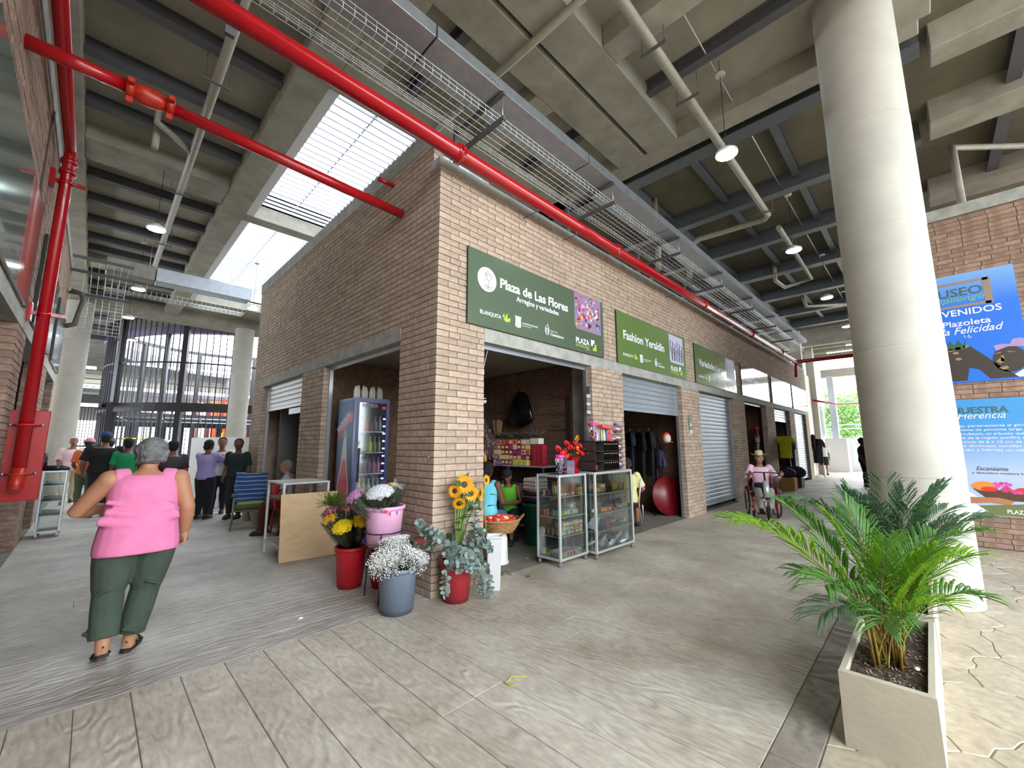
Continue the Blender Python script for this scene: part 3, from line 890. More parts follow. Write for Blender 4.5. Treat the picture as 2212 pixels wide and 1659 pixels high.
# ---------------- signs
M['s1'] = mat('sign_dark_green', (86,103,84), 0.22, coat=0.3)
M['s2'] = mat('sign_grass_green', (98,127,70), 0.25, coat=0.3)
M['s3'] = mat('sign_olive_green', (86,118,66), 0.16, coat=0.6)
M['s4'] = mat('sign_gloss_green', (66,92,66), 0.10, coat=0.9)
M['sgrey'] = mat('sign_gloss_grey', (110,118,120), 0.12, coat=0.9)
M['edge'] = mat('sign_edge', (40,50,42), 0.5)
M['tw'] = mat('print_lavender_white', (232,234,250), 0.5)
M['tdk'] = mat('print_dark', (60,72,66), 0.5)
M['lime'] = mat('print_lime', (178,200,60), 0.5)
M['faint'] = mat('print_faint_leaf', (98,118,90), 0.35)
UX, UZ = Vector((1,0,0)), Vector((0,0,1))
def sign_board(x0, z0, w, h, mk, lab):
    o = thing('shop_sign', lab, 'sign', (x0, -.03, z0))
    MB().box(x0, x0+w, -.030, -.004, z0, z0+h).build('panel', M[mk], o)
    MB().box(x0-.004, x0-.0005, -.031, -.004, z0-.003, z0+h+.003).build('edge', M['edge'], o)
    for zz in (z0+h*.48,): MB().box(x0-.03, x0-.004, -.012, -.002, zz-.012, zz+.012).build('fixing_lug', M['galv'], o)
    return o
def line_art(o, x0, z0, strokes, r, mt, nm='line_drawing', y=-.0318):
    t = MB()
    for st in strokes: t.tube([(x0+a, y, z0+b) for a, b in st], r, 4, flat=0.35)
    return t.build(nm, mt, o)
def arcp(cx, cz, rx, rz, a0, a1, n=10): return [(cx+rx*cos(R(a0+(a1-a0)*i/n)), cz+rz*sin(R(a0+(a1-a0)*i/n))) for i in range(n+1)]
def footer(o, x0, z0, full=True):
    y = -.0302
    tfit('BLANQUITA', .05, .36, M['tw'], o, (x0+.19,y,z0+.155), UX, UZ, bold=.01)
    t = MB()
    for pts in ([(.57,.20),(.60,.245),(.615,.17)],[(.60,.17),(.66,.26),(.66,.18)],[(.58,.165),(.72,.20),(.70,.145),(.63,.135)]):
        t.add([(x0+a,-.0315,z0+b) for a, b in pts], [tuple(range(len(pts)))])
    t.build('bird_emblem', M['lime'], o)
    # shield
    t = MB(); t.prism([(x0+a,-.0325,z0+b) for a, b in ((.80,.26),(.92,.26),(.91,.22),(.915,.12),(.86,.10),(.805,.12),(.81,.22))], (0,.002,0))
    t.build('shield_emblem', M['tw'], o)
    line_art(o, x0, z0, [[(.83,.22),(.89,.23),(.84,.19),(.89,.18)],[(.84,.16),(.88,.16),(.86,.125),(.84,.16)]], .004, M['tdk'], 'shield_drawing', -.033)
    tfit('ALCALDÍA DE JAMUNDÍ', .022, .32, M['tw'], o, (x0+.94,y,z0+.175), UX, UZ, bold=.01)
    tfit('VALLE DEL CAUCA', .014, .18, M['tw'], o, (x0+.94,y,z0+.145), UX, UZ)
    # people emblem
    st = [arcp(1.455,.185,.043,.075,-60,240), [(1.455,.26),(1.47,.285),(1.48,.255)], [(1.44,.11),(1.44,.2)], [(1.47,.11),(1.47,.2)], [(1.42,.14),(1.425,.18)], [(1.49,.14),(1.485,.18)]]
    line_art(o, x0, z0, st, .006, M['tw'], 'people_emblem')
    t = MB()
    for a, b in ((1.44,.215),(1.47,.215),(1.425,.195),(1.485,.195)): t.ball((x0+a,-.031,z0+b),.011,8,4,(1,.2,1))
    t.build('people_emblem', M['tw'], o)
    tfit('Gobierno de los', .022, .17, M['tw'], o, (x0+1.53,y,z0+.185), UX, UZ)
    tfit('Ciudadanos', .042, .31, M['tw'], o, (x0+1.53,y,z0+.125), UX, UZ, bold=.015)
    tfit('PLAZA', .085, .36, M['tw'], o, (x0+2.15,y,z0+.135), UX, UZ, bold=.03)
    tfit('DE MERCADO', .04, .36, M['lime'], o, (x0+2.15,y,z0+.078), UX, UZ, bold=.012)
    tfit('JAMUNDÍ', .012, .08, M['tw'], o, (x0+2.43,y,z0+.055), UX, UZ)
    t = MB(); t.prism([(x0+a,-.032,z0+b) for a, b in ((2.56,.145),(2.56,.245),(2.66,.245),(2.66,.19),(2.61,.19),(2.61,.145))], (0,.002,0)); t.build('logo_mark', M['tw'], o)
    t = MB(); t.prism([(x0+a,-.032,z0+b) for a, b in ((2.61,.07),(2.61,.12),(2.66,.12),(2.66,.18),(2.71,.18),(2.71,.07))], (0,.002,0)); t.build('logo_mark', M['lime'], o)
def photo_print(o, x0, z0, u0, u1, v0, v1, kind):
    y = -.0304
    base = {'flower': (150,130,160), 'clothes': (196,196,226)}[kind]
    MB().prism([(x0+u0+.05,y,z0+v0),(x0+u1,y,z0+v0),(x0+u1,y,z0+v1),(x0+u0,y,z0+v1),(x0+u0,y,z0+v0+.05)], (0,-.0008,0)).build('photo_print', mat('photo_'+kind, base, .4), o)
    rg = random.Random(len(kind)+int(x0*10))
    if kind == 'flower':
        cols = [(206,60,120),(150,30,70),(226,190,214),(240,240,250),(120,130,210),(220,90,150),(50,50,56),(236,200,60),(178,150,200)]
        for ci, c in enumerate(cols):
            t = MB()
            for k in range(16):
                r = rg.uniform(.012,.042); a = rg.uniform(u0+r, u1-r); b = rg.uniform(v0+.04+r, v1-r)
                n_ = 7
                t.add([(x0+a, y-.0012-ci*.0002, z0+b)]+[(x0+a+r*(1 if j%2 else .6)*cos(j*PI/n_), y-.0012-ci*.0002, z0+b+r*(1 if j%2 else .6)*sin(j*PI/n_)) for j in range(2*n_)], [(0,1+j,1+(j+1)%(2*n_)) for j in range(2*n_)])
            t.build('printed_flowers', mat('print_flower_%d'%ci, c, .4), o, kind='stuff')
    else:
        for ci, c in enumerate([(60,60,74),(140,140,176),(226,226,246),(90,90,110)]):
            t = MB()
            for k in range(6):
                a = u0+.04+k*(u1-u0-.12)/5+.02*ci; b = v1-.12-.03*(k%3)-.04*ci; w = .035
                t.add([(x0+a,y-.0012-ci*.0002,z0+b),(x0+a+w,y-.0012-ci*.0002,z0+b-.01),(x0+a+w+.03,y-.0012-ci*.0002,z0+max(v0+.04,b-.30-.05*ci)),(x0+a-.01,y-.0012-ci*.0002,z0+max(v0+.06,b-.26-.05*ci))], [(0,1,2,3)])
            t.build('printed_clothes', mat('print_cloth_%d'%ci, c, .4), o, kind='stuff')
sg = sign_board(.41, 2.98, 2.94, .96, 's1', 'dark green sign reading Plaza de Las Flores with a white tulip disc')
MB().lathe([(.158,0),(.158,.001),(.001,.001)], 40, (.41+.305,-.0305,2.98+.615), 'Y').build('white_disc', M['tw'], sg)
tul = [arcp(.325,.655,.045,.05,180,360), [(.28,.655),(.272,.70),(.295,.685),(.31,.725),(.335,.69),(.36,.71),(.362,.68),(.372,.655)], [(.295,.685),(.31,.655),(.34,.69)], [(.325,.605),(.322,.50)],
       [(.322,.505),(.30,.53),(.27,.545),(.265,.52),(.29,.495),(.322,.49)], [(.322,.505),(.345,.53),(.375,.54),(.378,.515),(.355,.495),(.322,.49)], [(.225,.66),(.235,.66)], [(.262,.585),(.272,.585)], [(.405,.62),(.415,.62)]]
line_art(sg, .41, 2.98, tul, .0055, M['tdk'], 'tulip_drawing')
tfit('Plaza de Las Flores', .125, 1.43, M['tw'], sg, (.41+.53,-.0302,2.98+.575), UX, UZ, bold=.028)
tfit('Arreglos y variedades', .07, .90, M['tw'], sg, (.41+.83,-.0302,2.98+.465), UX, UZ, bold=.015)
footer(sg, .41, 2.98); photo_print(sg, .41, 2.98, 2.13, 2.86, .36, .958, 'flower')
leafs = []
rg = random.Random(5)
for k in range(34):
    a = rg.uniform(.05,2.8); b = rg.uniform(.02,.22); h = rg.uniform(.06,.16); an = rg.uniform(-.5,.5)
    leafs.append([(a,b),(a+h*.25+an*h,b+h*.5),(a+an*h*1.5,b+h),(a-h*.25+an*h,b+h*.5),(a,b)])
line_art(sg, .41, 2.98, leafs, .0016, M['faint'], 'leaf_pattern', -.0306)
sg = sign_board(3.79, 2.97, 2.94, .95, 's2', 'bright green sign reading Fashion Yeraldín')
tfit('Fashion Yeraldín', .16, 1.65, M['tw'], sg, (3.79+.22,-.0302,2.97+.47), UX, UZ, bold=.02)
footer(sg, 3.79, 2.97); photo_print(sg, 3.79, 2.97, 2.12, 2.83, .30, .92, 'clothes')
sg = sign_board(7.28, 2.97, 2.94, .95, 's3', 'olive green glossy sign reading Variedades Lucy')
tfit('Variedades Lucy', .16, 1.6, M['tw'], sg, (7.28+.25,-.0302,2.97+.45), UX, UZ, bold=.015)
footer(sg, 7.28, 2.97); photo_print(sg, 7.28, 2.97, 2.15, 2.82, .33, .91, 'clothes')
sg = sign_board(10.74, 2.96, 2.94, .95, 's4', 'fourth shop sign, dark green, reading Aquí es Myriam and washed by glare')
M['dim'] = mat('print_dim', (150,170,156), .4)
tfit('Aquí es Myriam', .15, 1.45, M['dim'], sg, (10.74+.3,-.0302,2.96+.47), UX, UZ, bold=.01)
sign_board(14.12, 2.95, 2.9, .95, 'sgrey', 'fifth shop sign, blank and grey with glare')
sign_board(17.28, 2.95, 2.75, .95, 'sgrey', 'last shop sign of the row, pinkish grey with glare')
# small number plate
pl = thing('number_plate', 'small green shop number plate with a white tag below, on the brick pier', 'sign', (6.83,-.012,1.8))
MB().box(6.74,6.93,-.012,-.003,1.86,2.19).build('panel', mat('plate_green',(58,92,40),.4), pl)
MB().box(6.77,6.92,-.012,-.003,1.78,1.85).build('tag', M['white'], pl)
tfit('LOCAL', .03, .10, M['lime'], pl, (6.78,-.0125,2.09), UX, UZ); tfit('18', .07, .09, M['tw'], pl, (6.79,-.0125,1.93), UX, UZ, bold=.02)
tfit('0021', .02, .09, M['tdk'], pl, (6.79,-.0125,1.80), UX, UZ)

# sign panels on the left building (glossy, seen at a grazing angle)
M['sgl'] = mat('sign_gloss_teal', (120,134,128), 0.14, coat=0.8)
UYm = Vector((0,1,0))
for i, (a, b) in enumerate(((-3.4,-.5),(-.1,2.95),(3.75,6.25),(6.9,8.8))):
    o = thing('shop_sign', ('large glossy sign panel on the left wall nearest the camera','glossy grey green sign panel on the left wall, with a lamp glare','glossy sign panel on the left wall behind the riser pipe','last glossy sign panel of the left wall')[i], 'sign', (-3.24,a,3.0))
    MB().box(-3.245,-3.215,a,b,3.02,4.14).build('panel', M['sgl'], o)
    MB().box(-3.246,-3.213,a-.012,a-.002,3.01,4.15).build('edge', M['edge'], o)
    MB().box(-3.246,-3.213,b+.002,b+.012,3.01,4.15).build('edge', M['edge'], o)
    tfit(('Variedades','Calzado Doris','Novedades','Arte')[i], .2, 1.3, M['dim'], o, (-3.214,b-.5,3.5), (0,-1,0), UZ) if False else None
MB().tube([(-3.235,2.72,5.2),(-3.235,2.72,4.16)], .012, 6).build('conduit_run', mat('conduit_brown',(110,90,80),.6), thing('wall_conduit','thin conduit on the left brick wall above the sign','conduit',(-3.235,2.72,4.16)))

# posters on the right wall, facing west
P_ = Vector((0,-1,0))
M['pblue'] = None
def gradm(name, c0, c1, z0, z1):
    m = bpy.data.materials.new(name); m.use_nodes = True; n = m.node_tree; L = n.links; b = n.nodes['Principled BSDF']
    g = n.nodes.new('ShaderNodeNewGeometry'); s = n.nodes.new('ShaderNodeSeparateXYZ'); r = n.nodes.new('ShaderNodeMapRange'); r.inputs[1].default_value = z0; r.inputs[2].default_value = z1
    x = n.nodes.new('ShaderNodeMix'); x.data_type = 'RGBA'; x.inputs[6].default_value = srgb(*c0); x.inputs[7].default_value = srgb(*c1)
    L.new(g.outputs['Position'], s.inputs[0]); L.new(s.outputs[2], r.inputs[0]); L.new(r.outputs[0], x.inputs[0]); L.new(x.outputs[2], b.inputs['Base Color'])
    b.inputs['Roughness'].default_value = .45
    return m
p1m = gradm('print_blue_welcome', (10,110,222), (118,172,230), 3.7, 4.25)
p2m = gradm('print_blue_heritage', (176,196,230), (62,150,216), 1.1, 1.75)
XP = 7.046
def pp(o, nm, pts, mt, d=0): MB().prism([(XP-.0135-d*.0006, y, z) for y, z in pts], (-.0005,0,0)).build(nm, mt, o)
o = thing('museum_poster', 'upper blue poster reading Museo and Bienvenidos, half behind the column', 'poster', (XP,-4.3,2.49))
MB().box(XP-.012, XP, -4.93, -3.62, 2.49, 4.25).build('panel', p1m, o)
frm = mat('print_frame_brown', (150,130,112), .5)
for a, b, c, d in ((-4.66,-3.8,4.08,4.12),(-4.66,-3.8,3.70,3.74),(-4.68,-4.60,3.70,4.12)):
    pp(o, 'picture_frame_print', [(a,c),(b,c),(b,d),(a,d)], frm, 1)
def pt(o, s, cap, yl, yr, z, m_, **k):
    return tfit(s, cap, abs(yl-yr), m_, o, (XP-.0145, yl, z), P_, UZ, **k)
pt(o, 'MUSEO', .13, -3.95, -4.59, 3.89, mat('print_green_dk',(62,96,88),.5), bold=.012)
pt(o, 'Pipilongo', .085, -4.03, -4.60, 3.80, mat('print_green_lt',(120,190,120),.5), shear=.3)
pt(o, 'BIENVENIDOS', .10, -3.80, -4.75, 3.57, M['tw'], bold=.012)
pt(o, 'a la Plazoleta', .09, -3.86, -4.62, 3.40, M['tw'], bold=.012)
pt(o, 'de la Felicidad', .11, -3.90, -4.74, 3.27, M['tw'], shear=.35, bold=.004)
for a in ((-4.31,3.24,-4.33,3.20),(-4.37,3.24,-4.35,3.20),(-4.39,3.205,-4.355,3.19)):
    MB().tube([(XP-.0145,a[0],a[1]),(XP-.0145,a[2],a[3])],.006,4).build('spark_print', M['tw'], o)
br = mat('print_dark_bronze', (52,44,36), .5); bl = mat('print_bronze_light', (150,126,96), .5)
pp(o, 'hands_print', [(-3.7,2.52),(-4.28,2.52),(-4.32,2.72),(-4.42,2.68),(-4.52,2.52),(-4.82,2.52),(-4.66,2.66),(-4.52,2.86),(-4.36,3.06),(-4.12,3.08),(-3.7,3.05)], br, 1)
for y, z in ((-4.32,3.06),(-4.23,3.04),(-4.2,2.97),(-4.22,2.87),(-4.15,3.02)):
    pp(o, 'fingertip_print', [(y+.035*cos(t*PI/5), z+.022*sin(t*PI/5)) for t in range(10)], bl, 2)
pp(o, 'plants_print', [(-4.02+.0-.045*k*1.0, 3.05+(.13 if k%2 else .03)) for k in range(8)]+[(-4.3,3.02),(-4.0,3.02)], mat('print_leaf',(40,90,60),.5), 2)
pp(o, 'face_print', [(-4.74+.17*cos(t*PI/9), 2.80+.20*sin(t*PI/9)) for t in range(18)], br, 1)
for nm, pts in (('cheek',[(-4.60,2.78),(-4.66,2.84),(-4.70,2.78),(-4.64,2.74)]),('lips',[(-4.62,2.68),(-4.70,2.70),(-4.72,2.66),(-4.66,2.64)]),('nose',[(-4.655,2.86),(-4.685,2.86),(-4.69,2.77),(-4.65,2.77)]),('brow',[(-4.58,2.89),(-4.66,2.92),(-4.66,2.90)]),('brow',[(-4.72,2.92),(-4.82,2.90),(-4.74,2.90)])):
    pp(o, nm+'_print', pts, bl, 2)
pp(o, 'headscarf_print', [(-4.62,2.94),(-4.60,3.02),(-4.68,3.04),(-4.76,3.02),(-4.80,3.10),(-4.90,3.10),(-4.91,2.96),(-4.84,2.98),(-4.74,2.99)], mat('print_mauve',(170,140,190),.5), 2)
pp(o, 'sleeve_print', [(-4.76,2.56),(-4.84,2.62),(-4.92,2.64),(-4.92,2.52),(-4.8,2.52)], M['tw'], 2)
o = thing('heritage_poster', 'lower blue poster reading Nuestra Herencia with text lines and fruit', 'poster', (XP,-4.6,.47))
MB().box(XP-.012, XP, -5.75, -3.62, .47, 2.22).build('panel', p2m, o)
pt(o, 'NUESTRA', .095, -4.06, -4.64, 2.005, mat('print_green_dk',(62,96,88),.5), bold=.015)
pt(o, 'Herencia', .10, -4.11, -4.60, 1.92, M['tw'], shear=.3)
lines = ['El Pipilongo, perteneciente al género Piper L.', 'es una variante de pimienta larga. El Pipilongo', 'Piper tuberculatum, un arbusto que prospera en', 'los bosques de la región pacífica de Colombia,', 'crece en ramas de 6 a 10 cm de largo, verdes', 'y contiene diminutas semillas que otorgan', 'a las comidas y bebidas un sabor distintivo']
for i, s in enumerate(lines): pt(o, s, .034, -3.85, -5.08, 1.795-i*.0615, M['tw'], bold=.008)
pt(o, 'Escanéame', .06, -4.22, -4.54, 1.135, M['tdk'], shear=.35)
pt(o, 'y descubre nuestra herencia', .028, -4.17, -4.86, 1.085, M['tdk'])
pp(o, 'grass_print', [(-3.62,.48),(-5.74,.48),(-5.74,.72),(-5.2,.80),(-4.6,.66),(-4.1,.60),(-3.62,.62)], mat('print_moss',(110,120,70),.5), 1)
pp(o, 'bowl_print', [(-4.15,.86),(-4.75,.84),(-4.65,.70),(-4.3,.70)], mat('print_bowl',(84,58,40),.5), 2)
pp(o, 'papaya_print', [(-4.27+.13*cos(t*PI/6), .90+.07*sin(t*PI/6)) for t in range(12)], mat('print_orange',(226,140,60),.5), 3)
pp(o, 'pepper_print', [(-4.32+.09*cos(t*PI/6), .86+.035*sin(t*PI/6)) for t in range(12)], mat('print_redo',(212,52,40),.5), 4)
rgp = random.Random(2)
for k in range(18):
    y = rgp.uniform(-4.62,-4.38); z = rgp.uniform(.82,.95)
    pp(o, 'bloom_print', [(y+.03*(1 if j%2 else .6)*cos(j*PI/5), z+.03*(1 if j%2 else .6)*sin(j*PI/5)) for j in range(10)], mat('print_magenta%d'%(k%2),((232,70,170),(206,50,120))[k%2],.5), 4+k*.1)
pp(o, 'bloom_print', [(-4.66+.1*cos(t*PI/6), .85+.05*sin(t*PI/6)) for t in range(12)], mat('print_redo',(212,52,40),.5), 4)
pp(o, 'arm_print', [(-3.9,.72),(-4.4,.74),(-4.55,.70),(-4.5,.64),(-4.3,.66),(-3.9,.60)], mat('print_skin',(176,120,84),.5), 5)
pp(o, 'sleeve_print', [(-3.75,.98),(-4.08,.84),(-4.22,.70),(-4.12,.66),(-4.28,.52),(-4.0,.48),(-3.75,.48)], M['tw'], 4)
pt(o, 'PLAZA DE MERCADO', .055, -4.46, -5.1, .52, M['tw'], bold=.02)

# ---------------- roller shutters
M['slat'] = mat('shutter_slat', (158,168,178), 0.42, 0.35, var=0.08, vscale=5)
M['slat_w'] = mat('shutter_pale', (196,198,198), 0.45, 0.2, var=0.08)
def shutter(ax, u0, u1, ztop, zbot, lab, mk='slat', group=None):
    """ax 'x': in the front facade plane y~.12"""
    c = (u0, .12, 0) if ax == 'x' else (.12, u0, 0)
    o = thing('roller_shutter', lab, 'shutter', c, group=group)
    L_ = u1-u0-.06
    t = MB()
    prof = [(-.010,0),(-.018,.014),(-.020,.05),(-.018,.082),(-.010,.096),(.0,.096),(.0,0)]
    if ax == 'x': t.prism([(u0+.03, .13+a, b) for a, b in prof], (L_,0,0))
    else: t.prism([(.13+a, u0+.03, b) for a, b in prof][::-1], (0,L_,0))
    me = t.mesh('slat', M[mk], Vector(c))
    z = ztop-.098
    while z > zbot+.05:
        inst('slat', me, o, (0,0,z)); z -= .098
    zb = z+.098-.06
    t = MB()
    if ax == 'x': t.box(u0+.03,u1-.03,.105,.135,zb,zb+.058)
    else: t.box(.105,.135,u0+.03,u1-.03,zb,zb+.058)
    t.build('bottom_bar', M[mk], o)
    for u in (u0+.014, u1-.014):
        t = MB()
        if ax == 'x': t.box(u-.014,u+.014,.09,.148,0,ztop)
        else: t.box(.09,.148,u-.014,u+.014,0,ztop)
        t.build('guide_rail', M['alu'], o)
    return o
shutter('x', *OPF[0], 2.80, 2.72, 'rolled-up shutter of the flower shop front, only its bottom bar showing')
shutter('x', *OPF[1], 2.80, 2.16, 'grey roller shutter half raised under the Fashion Yeraldín sign')
shutter('x', *OPF[2], 2.80, 0.03, 'fully closed grey roller shutter under the Variedades Lucy sign')
shutter('x', *OPF[3], 2.80, 2.70, 'rolled-up shutter of the fourth shop')
shutter('x', *OPF[4], 2.80, 2.28, 'small part-raised shutter above the hanging yellow shirt')
shutter('x', *OPF[5], 2.80, 0.03, 'closed roller shutter of the last shop in the row')
shutter('y', *OPS[0], 2.83, 2.72, 'rolled-up shutter over the drinks fridge', 'slat_w')
s_ = shutter('y', *OPS[1], 2.83, 2.25, 'pale roller shutter part raised on the shaded side wall', 'slat_w')
MB().box(.09,.10,4.4,5.1,2.14,2.25).build('bent_flap', M['slat_w'], s_)
shutter('x', 0, 1, 1, 1, 'x') if False else None
# ------------------------------------------------------------------ props
# --- plastic buckets with rim, ribs and foot
def bucket(lab, x, y, h, rt_, rb_, mk, col, z=0, handle=False):
    o = thing('bucket', lab, 'bucket', (x, y, z))
    m = mat(mk, col, .45, var=.06, vscale=8)
    t = MB()
    n = 48
    # wall with shallow vertical ribs
    prof = [(rb_*.93, .0), (rb_*.96, h*.10), (rb_, h*.105), (rt_*.96, h*.90), (rt_*.97, h*.915)]
    vs = []; fs = []
    for r, zz in prof:
        for k in range(n):
            rr = r*(1.012 if (k % 6 == 0 and h*.1 < zz < h*.91) else 1)
            vs.append((x+rr*cos(2*PI*k/n), y+rr*sin(2*PI*k/n), z+zz))
    for i in range(len(prof)-1):
        for k in range(n):
            a = i*n+k; b = i*n+(k+1)%n; fs.append((a,b,b+n,a+n))
    fs.append(tuple(range(n))[::-1]); t.add(vs, fs, True)
    # inside
    t.lathe([(rt_*.93,h*.99),(rb_*.90,.03),(.001,.028)], n, (x,y,z), caps=False)
    t.build('body', m, o)
    MB().lathe([(rt_*.955,h*.905),(rt_*1.03,h*.91),(rt_*1.06,h*.95),(rt_*1.05,h),(rt_*.93,h),(rt_*.92,h*.96)], n, (x,y,z), caps=False).build('rim', m, o)
    MB().lathe([(rb_*.90,0),(rb_*.945,.002),(rb_*.965,h*.095),(rb_*.985,h*.11)], n, (x,y,z), caps=False).build('foot', mat(mk+'_foot', tuple(int(c*.72) for c in col), .5), o)
    if handle:
        for s in (-1,1): MB().obox((x+s*rt_*.2,y-rt_*1.05,z+h*.86),(.02,.02,.03)).build('handle_lug', m, o)
    return o
bucket('bright red plastic bucket on the floor holding the yellow flower bouquets', -.41, .97, .43, .168, .135, 'bucket_red', (190,26,40))
bucket('blue grey plastic bucket of baby\'s breath, nearest the camera', -.40, -.03, .405, .185, .155, 'bucket_grey', (104,118,134))
bucket('faded dark red bucket of eucalyptus at the brick corner', .165, -.20, .41, .165, .135, 'bucket_wine', (164,44,54))
bucket('dark red bucket half hidden under the pink bucket', -.14, .72, .38, .16, .13, 'bucket_red2', (176,20,40))
bucket('pale pink plastic bucket raised on a black wire stand', -.34, .38, .40, .20, .165, 'bucket_pink', (226,172,206), z=.52, handle=True)
st = thing('wire_stand', 'black wire ring stand carrying the pink bucket', 'stand', (-.34,.38,0))
MB().tube([(-.34+.187*cos(a*PI/12), .38+.187*sin(a*PI/12), .66) for a in range(25)], .006, 6).build('ring', M['blackmt'], st)
MB().tube([(-.34+.15*cos(a*PI/12), .38+.15*sin(a*PI/12), .515) for a in range(25)], .005, 6).build('ring', M['blackmt'], st)
for a in (235, 115, -5):
    MB().tube([(-.34+.187*cos(R(a)),.38+.187*sin(R(a)),.66),(-.34+.18*cos(R(a)),.38+.18*sin(R(a)),.515),(-.34+.21*cos(R(a)),.38+.21*sin(R(a)),.0)], .006, 6).build('leg', M['blackmt'], st)
o = thing('tall_bin', 'tall white tapered plastic bin behind the eucalyptus', 'bin', (.66,-.24,0))
MB().lathe([(.085,0),(.11,.53),(.122,.54),(.122,.56),(.112,.56),(.10,.50),(.001,.1)], 4, (.66,-.24,0), smooth=False, caps=False).build('body', M['white'], o)
o = thing('plastic_pail', 'upturned white plastic pail used as a stand for the basket', 'pail', (1.36,.47,0))
MB().lathe([(.155,0),(.152,.03),(.145,.05),(.14,.30),(.125,.37),(.11,.39)], 32, (1.36,.47,0)).build('body', mat('milky_plastic',(220,220,216),.4,var=.05), o)
MB().lathe([(.158,.0),(.158,.018),(.15,.02)], 32, (1.36,.47,0)).build('rim', M['white'], o)
# wicker basket with sweets
o = thing('wicker_basket', 'round wicker basket with two loop handles on the white pail', 'basket', (1.38,.47,.395))
M['wick'] = mat('wicker', (176,132,84), .7, var=.3, vscale=30, bump=.4, bscale=90)
cx_, cy_, cz_ = 1.38, .47, .395
for j in range(7):
    z = cz_+.012+j*.022; r = .20+.085*(j/6)**.8
    MB().tube([(cx_+(r+.006*(1 if (k+j) % 2 else -1))*cos(2*PI*k/36), cy_+(r+.006*(1 if (k+j) % 2 else -1))*sin(2*PI*k/36), z) for k in range(37)], .011, 6).build('weave_row', M['wick'], o)
for k in range(18):
    a = 2*PI*k/18
    MB().tube([(cx_+.195*cos(a),cy_+.195*sin(a),cz_),(cx_+.29*cos(a),cy_+.29*sin(a),cz_+.16)], .006, 5).build('stake', M['wick'], o)
MB().tube([(cx_+.295*cos(2*PI*k/36), cy_+.295*sin(2*PI*k/36), cz_+.165) for k in range(37)], .016, 6).build('rim', M['wick'], o)
for a0 in (-40, 140):
    MB().tube([(cx_+(.30+.05*sin(t*PI/8))*cos(R(a0+(t-4)*3.2)), cy_+(.30+.05*sin(t*PI/8))*sin(R(a0+(t-4)*3.2)), cz_+.165+.055*sin(t*PI/8)) for t in range(9)], .009, 6).build('handle', M['wick'], o)
MB().lathe([(.001,.004),(.19,.004)], 24, (cx_,cy_,cz_), caps=False).build('base', M['wick'], o)
rg = random.Random(4)
sw = []
cols = [('candy_orange',(244,74,34)),('candy_red',(226,36,46)),('candy_pale',(250,206,180)),('candy_white',(240,226,236))]
src = {}
for nm, c in cols:
    m_ = mat(nm, c, .35)
    t = MB().obox((0,0,.02),(.06,.045,.035),bev=.008); t.obox((.036,0,.02),(.02,.035,.012)); t.obox((-.036,0,.02),(.02,.035,.012))
    src[nm] = t.mesh('candy', m_)
for k in range(54):
    rr = .24*math.sqrt(rg.random()); a = rg.random()*6.28
    nm = cols[0][0] if rg.random() < .55 else cols[rg.randrange(4)][0]
    q = inst('candy', src[nm], None, (cx_+rr*cos(a), cy_+rr*sin(a), cz_+.125+.03*(1-rr/.24)+rg.random()*.02), (rg.uniform(-.5,.5), rg.uniform(-.5,.5), rg.random()*3))
    tag(q, 'wrapped orange and red sweet heaped in the wicker basket' if nm in ('candy_orange','candy_red') else 'pale wrapped sweet among the orange ones in the wicker basket', 'sweet', 'orange and red wrapped sweets in the basket' if nm in ('candy_orange','candy_red') else 'pale wrapped sweets in the basket')
# green bin with stacked trays
o = thing('plastic_bin', 'dark green plastic bin behind the glass display case', 'bin', (2.52,.80,0))
MB().lathe([(.16,0),(.17,.01),(.205,.58),(.225,.585),(.225,.63),(.205,.63),(.20,.58),(.16,.03),(.001,.03)], 36, (2.52,.80,0), caps=False).build('body', mat('bin_green',(14,84,62),.4), o)
bas = [(.22,.05,(60,56,66)),(.215,.06,(150,134,140)),(.21,.04,(96,88,100)),(.2,.05,(196,190,196))]
z = .632
for i, (r, h, c) in enumerate(bas):
    tag(MB().lathe([(r*.7,0),(r,h*.8),(r*1.06,h),(r*.98,h),(r*.68,.012),(.001,.012)], 28, (2.52,.80,z), caps=False).build('basin', mat('basin_%d'%i,c,.4)), ('dark basin lowest in the stack on the green bin','mauve grey basin second in the stack on the green bin','dark grey basin third in the stack on the green bin','pale basin topmost of the stack on the green bin')[i], 'basin')
    z += h+.004
for i in range(3):
    t = MB().bbox(2.36,2.66,.66,.94,z,z+.035,.008)
    for a in range(5):
        for b in range(5): t.ball((2.39+a*.06,.69+b*.055,z+.04),.022,8,5)
    tag(t.build('egg_carton', mat('pulp_carton',(206,190,182),.9,var=.1)), ('lowest','middle','top')[i]+' pulp egg carton piled on the basins behind the display case', 'egg carton'); z += .055

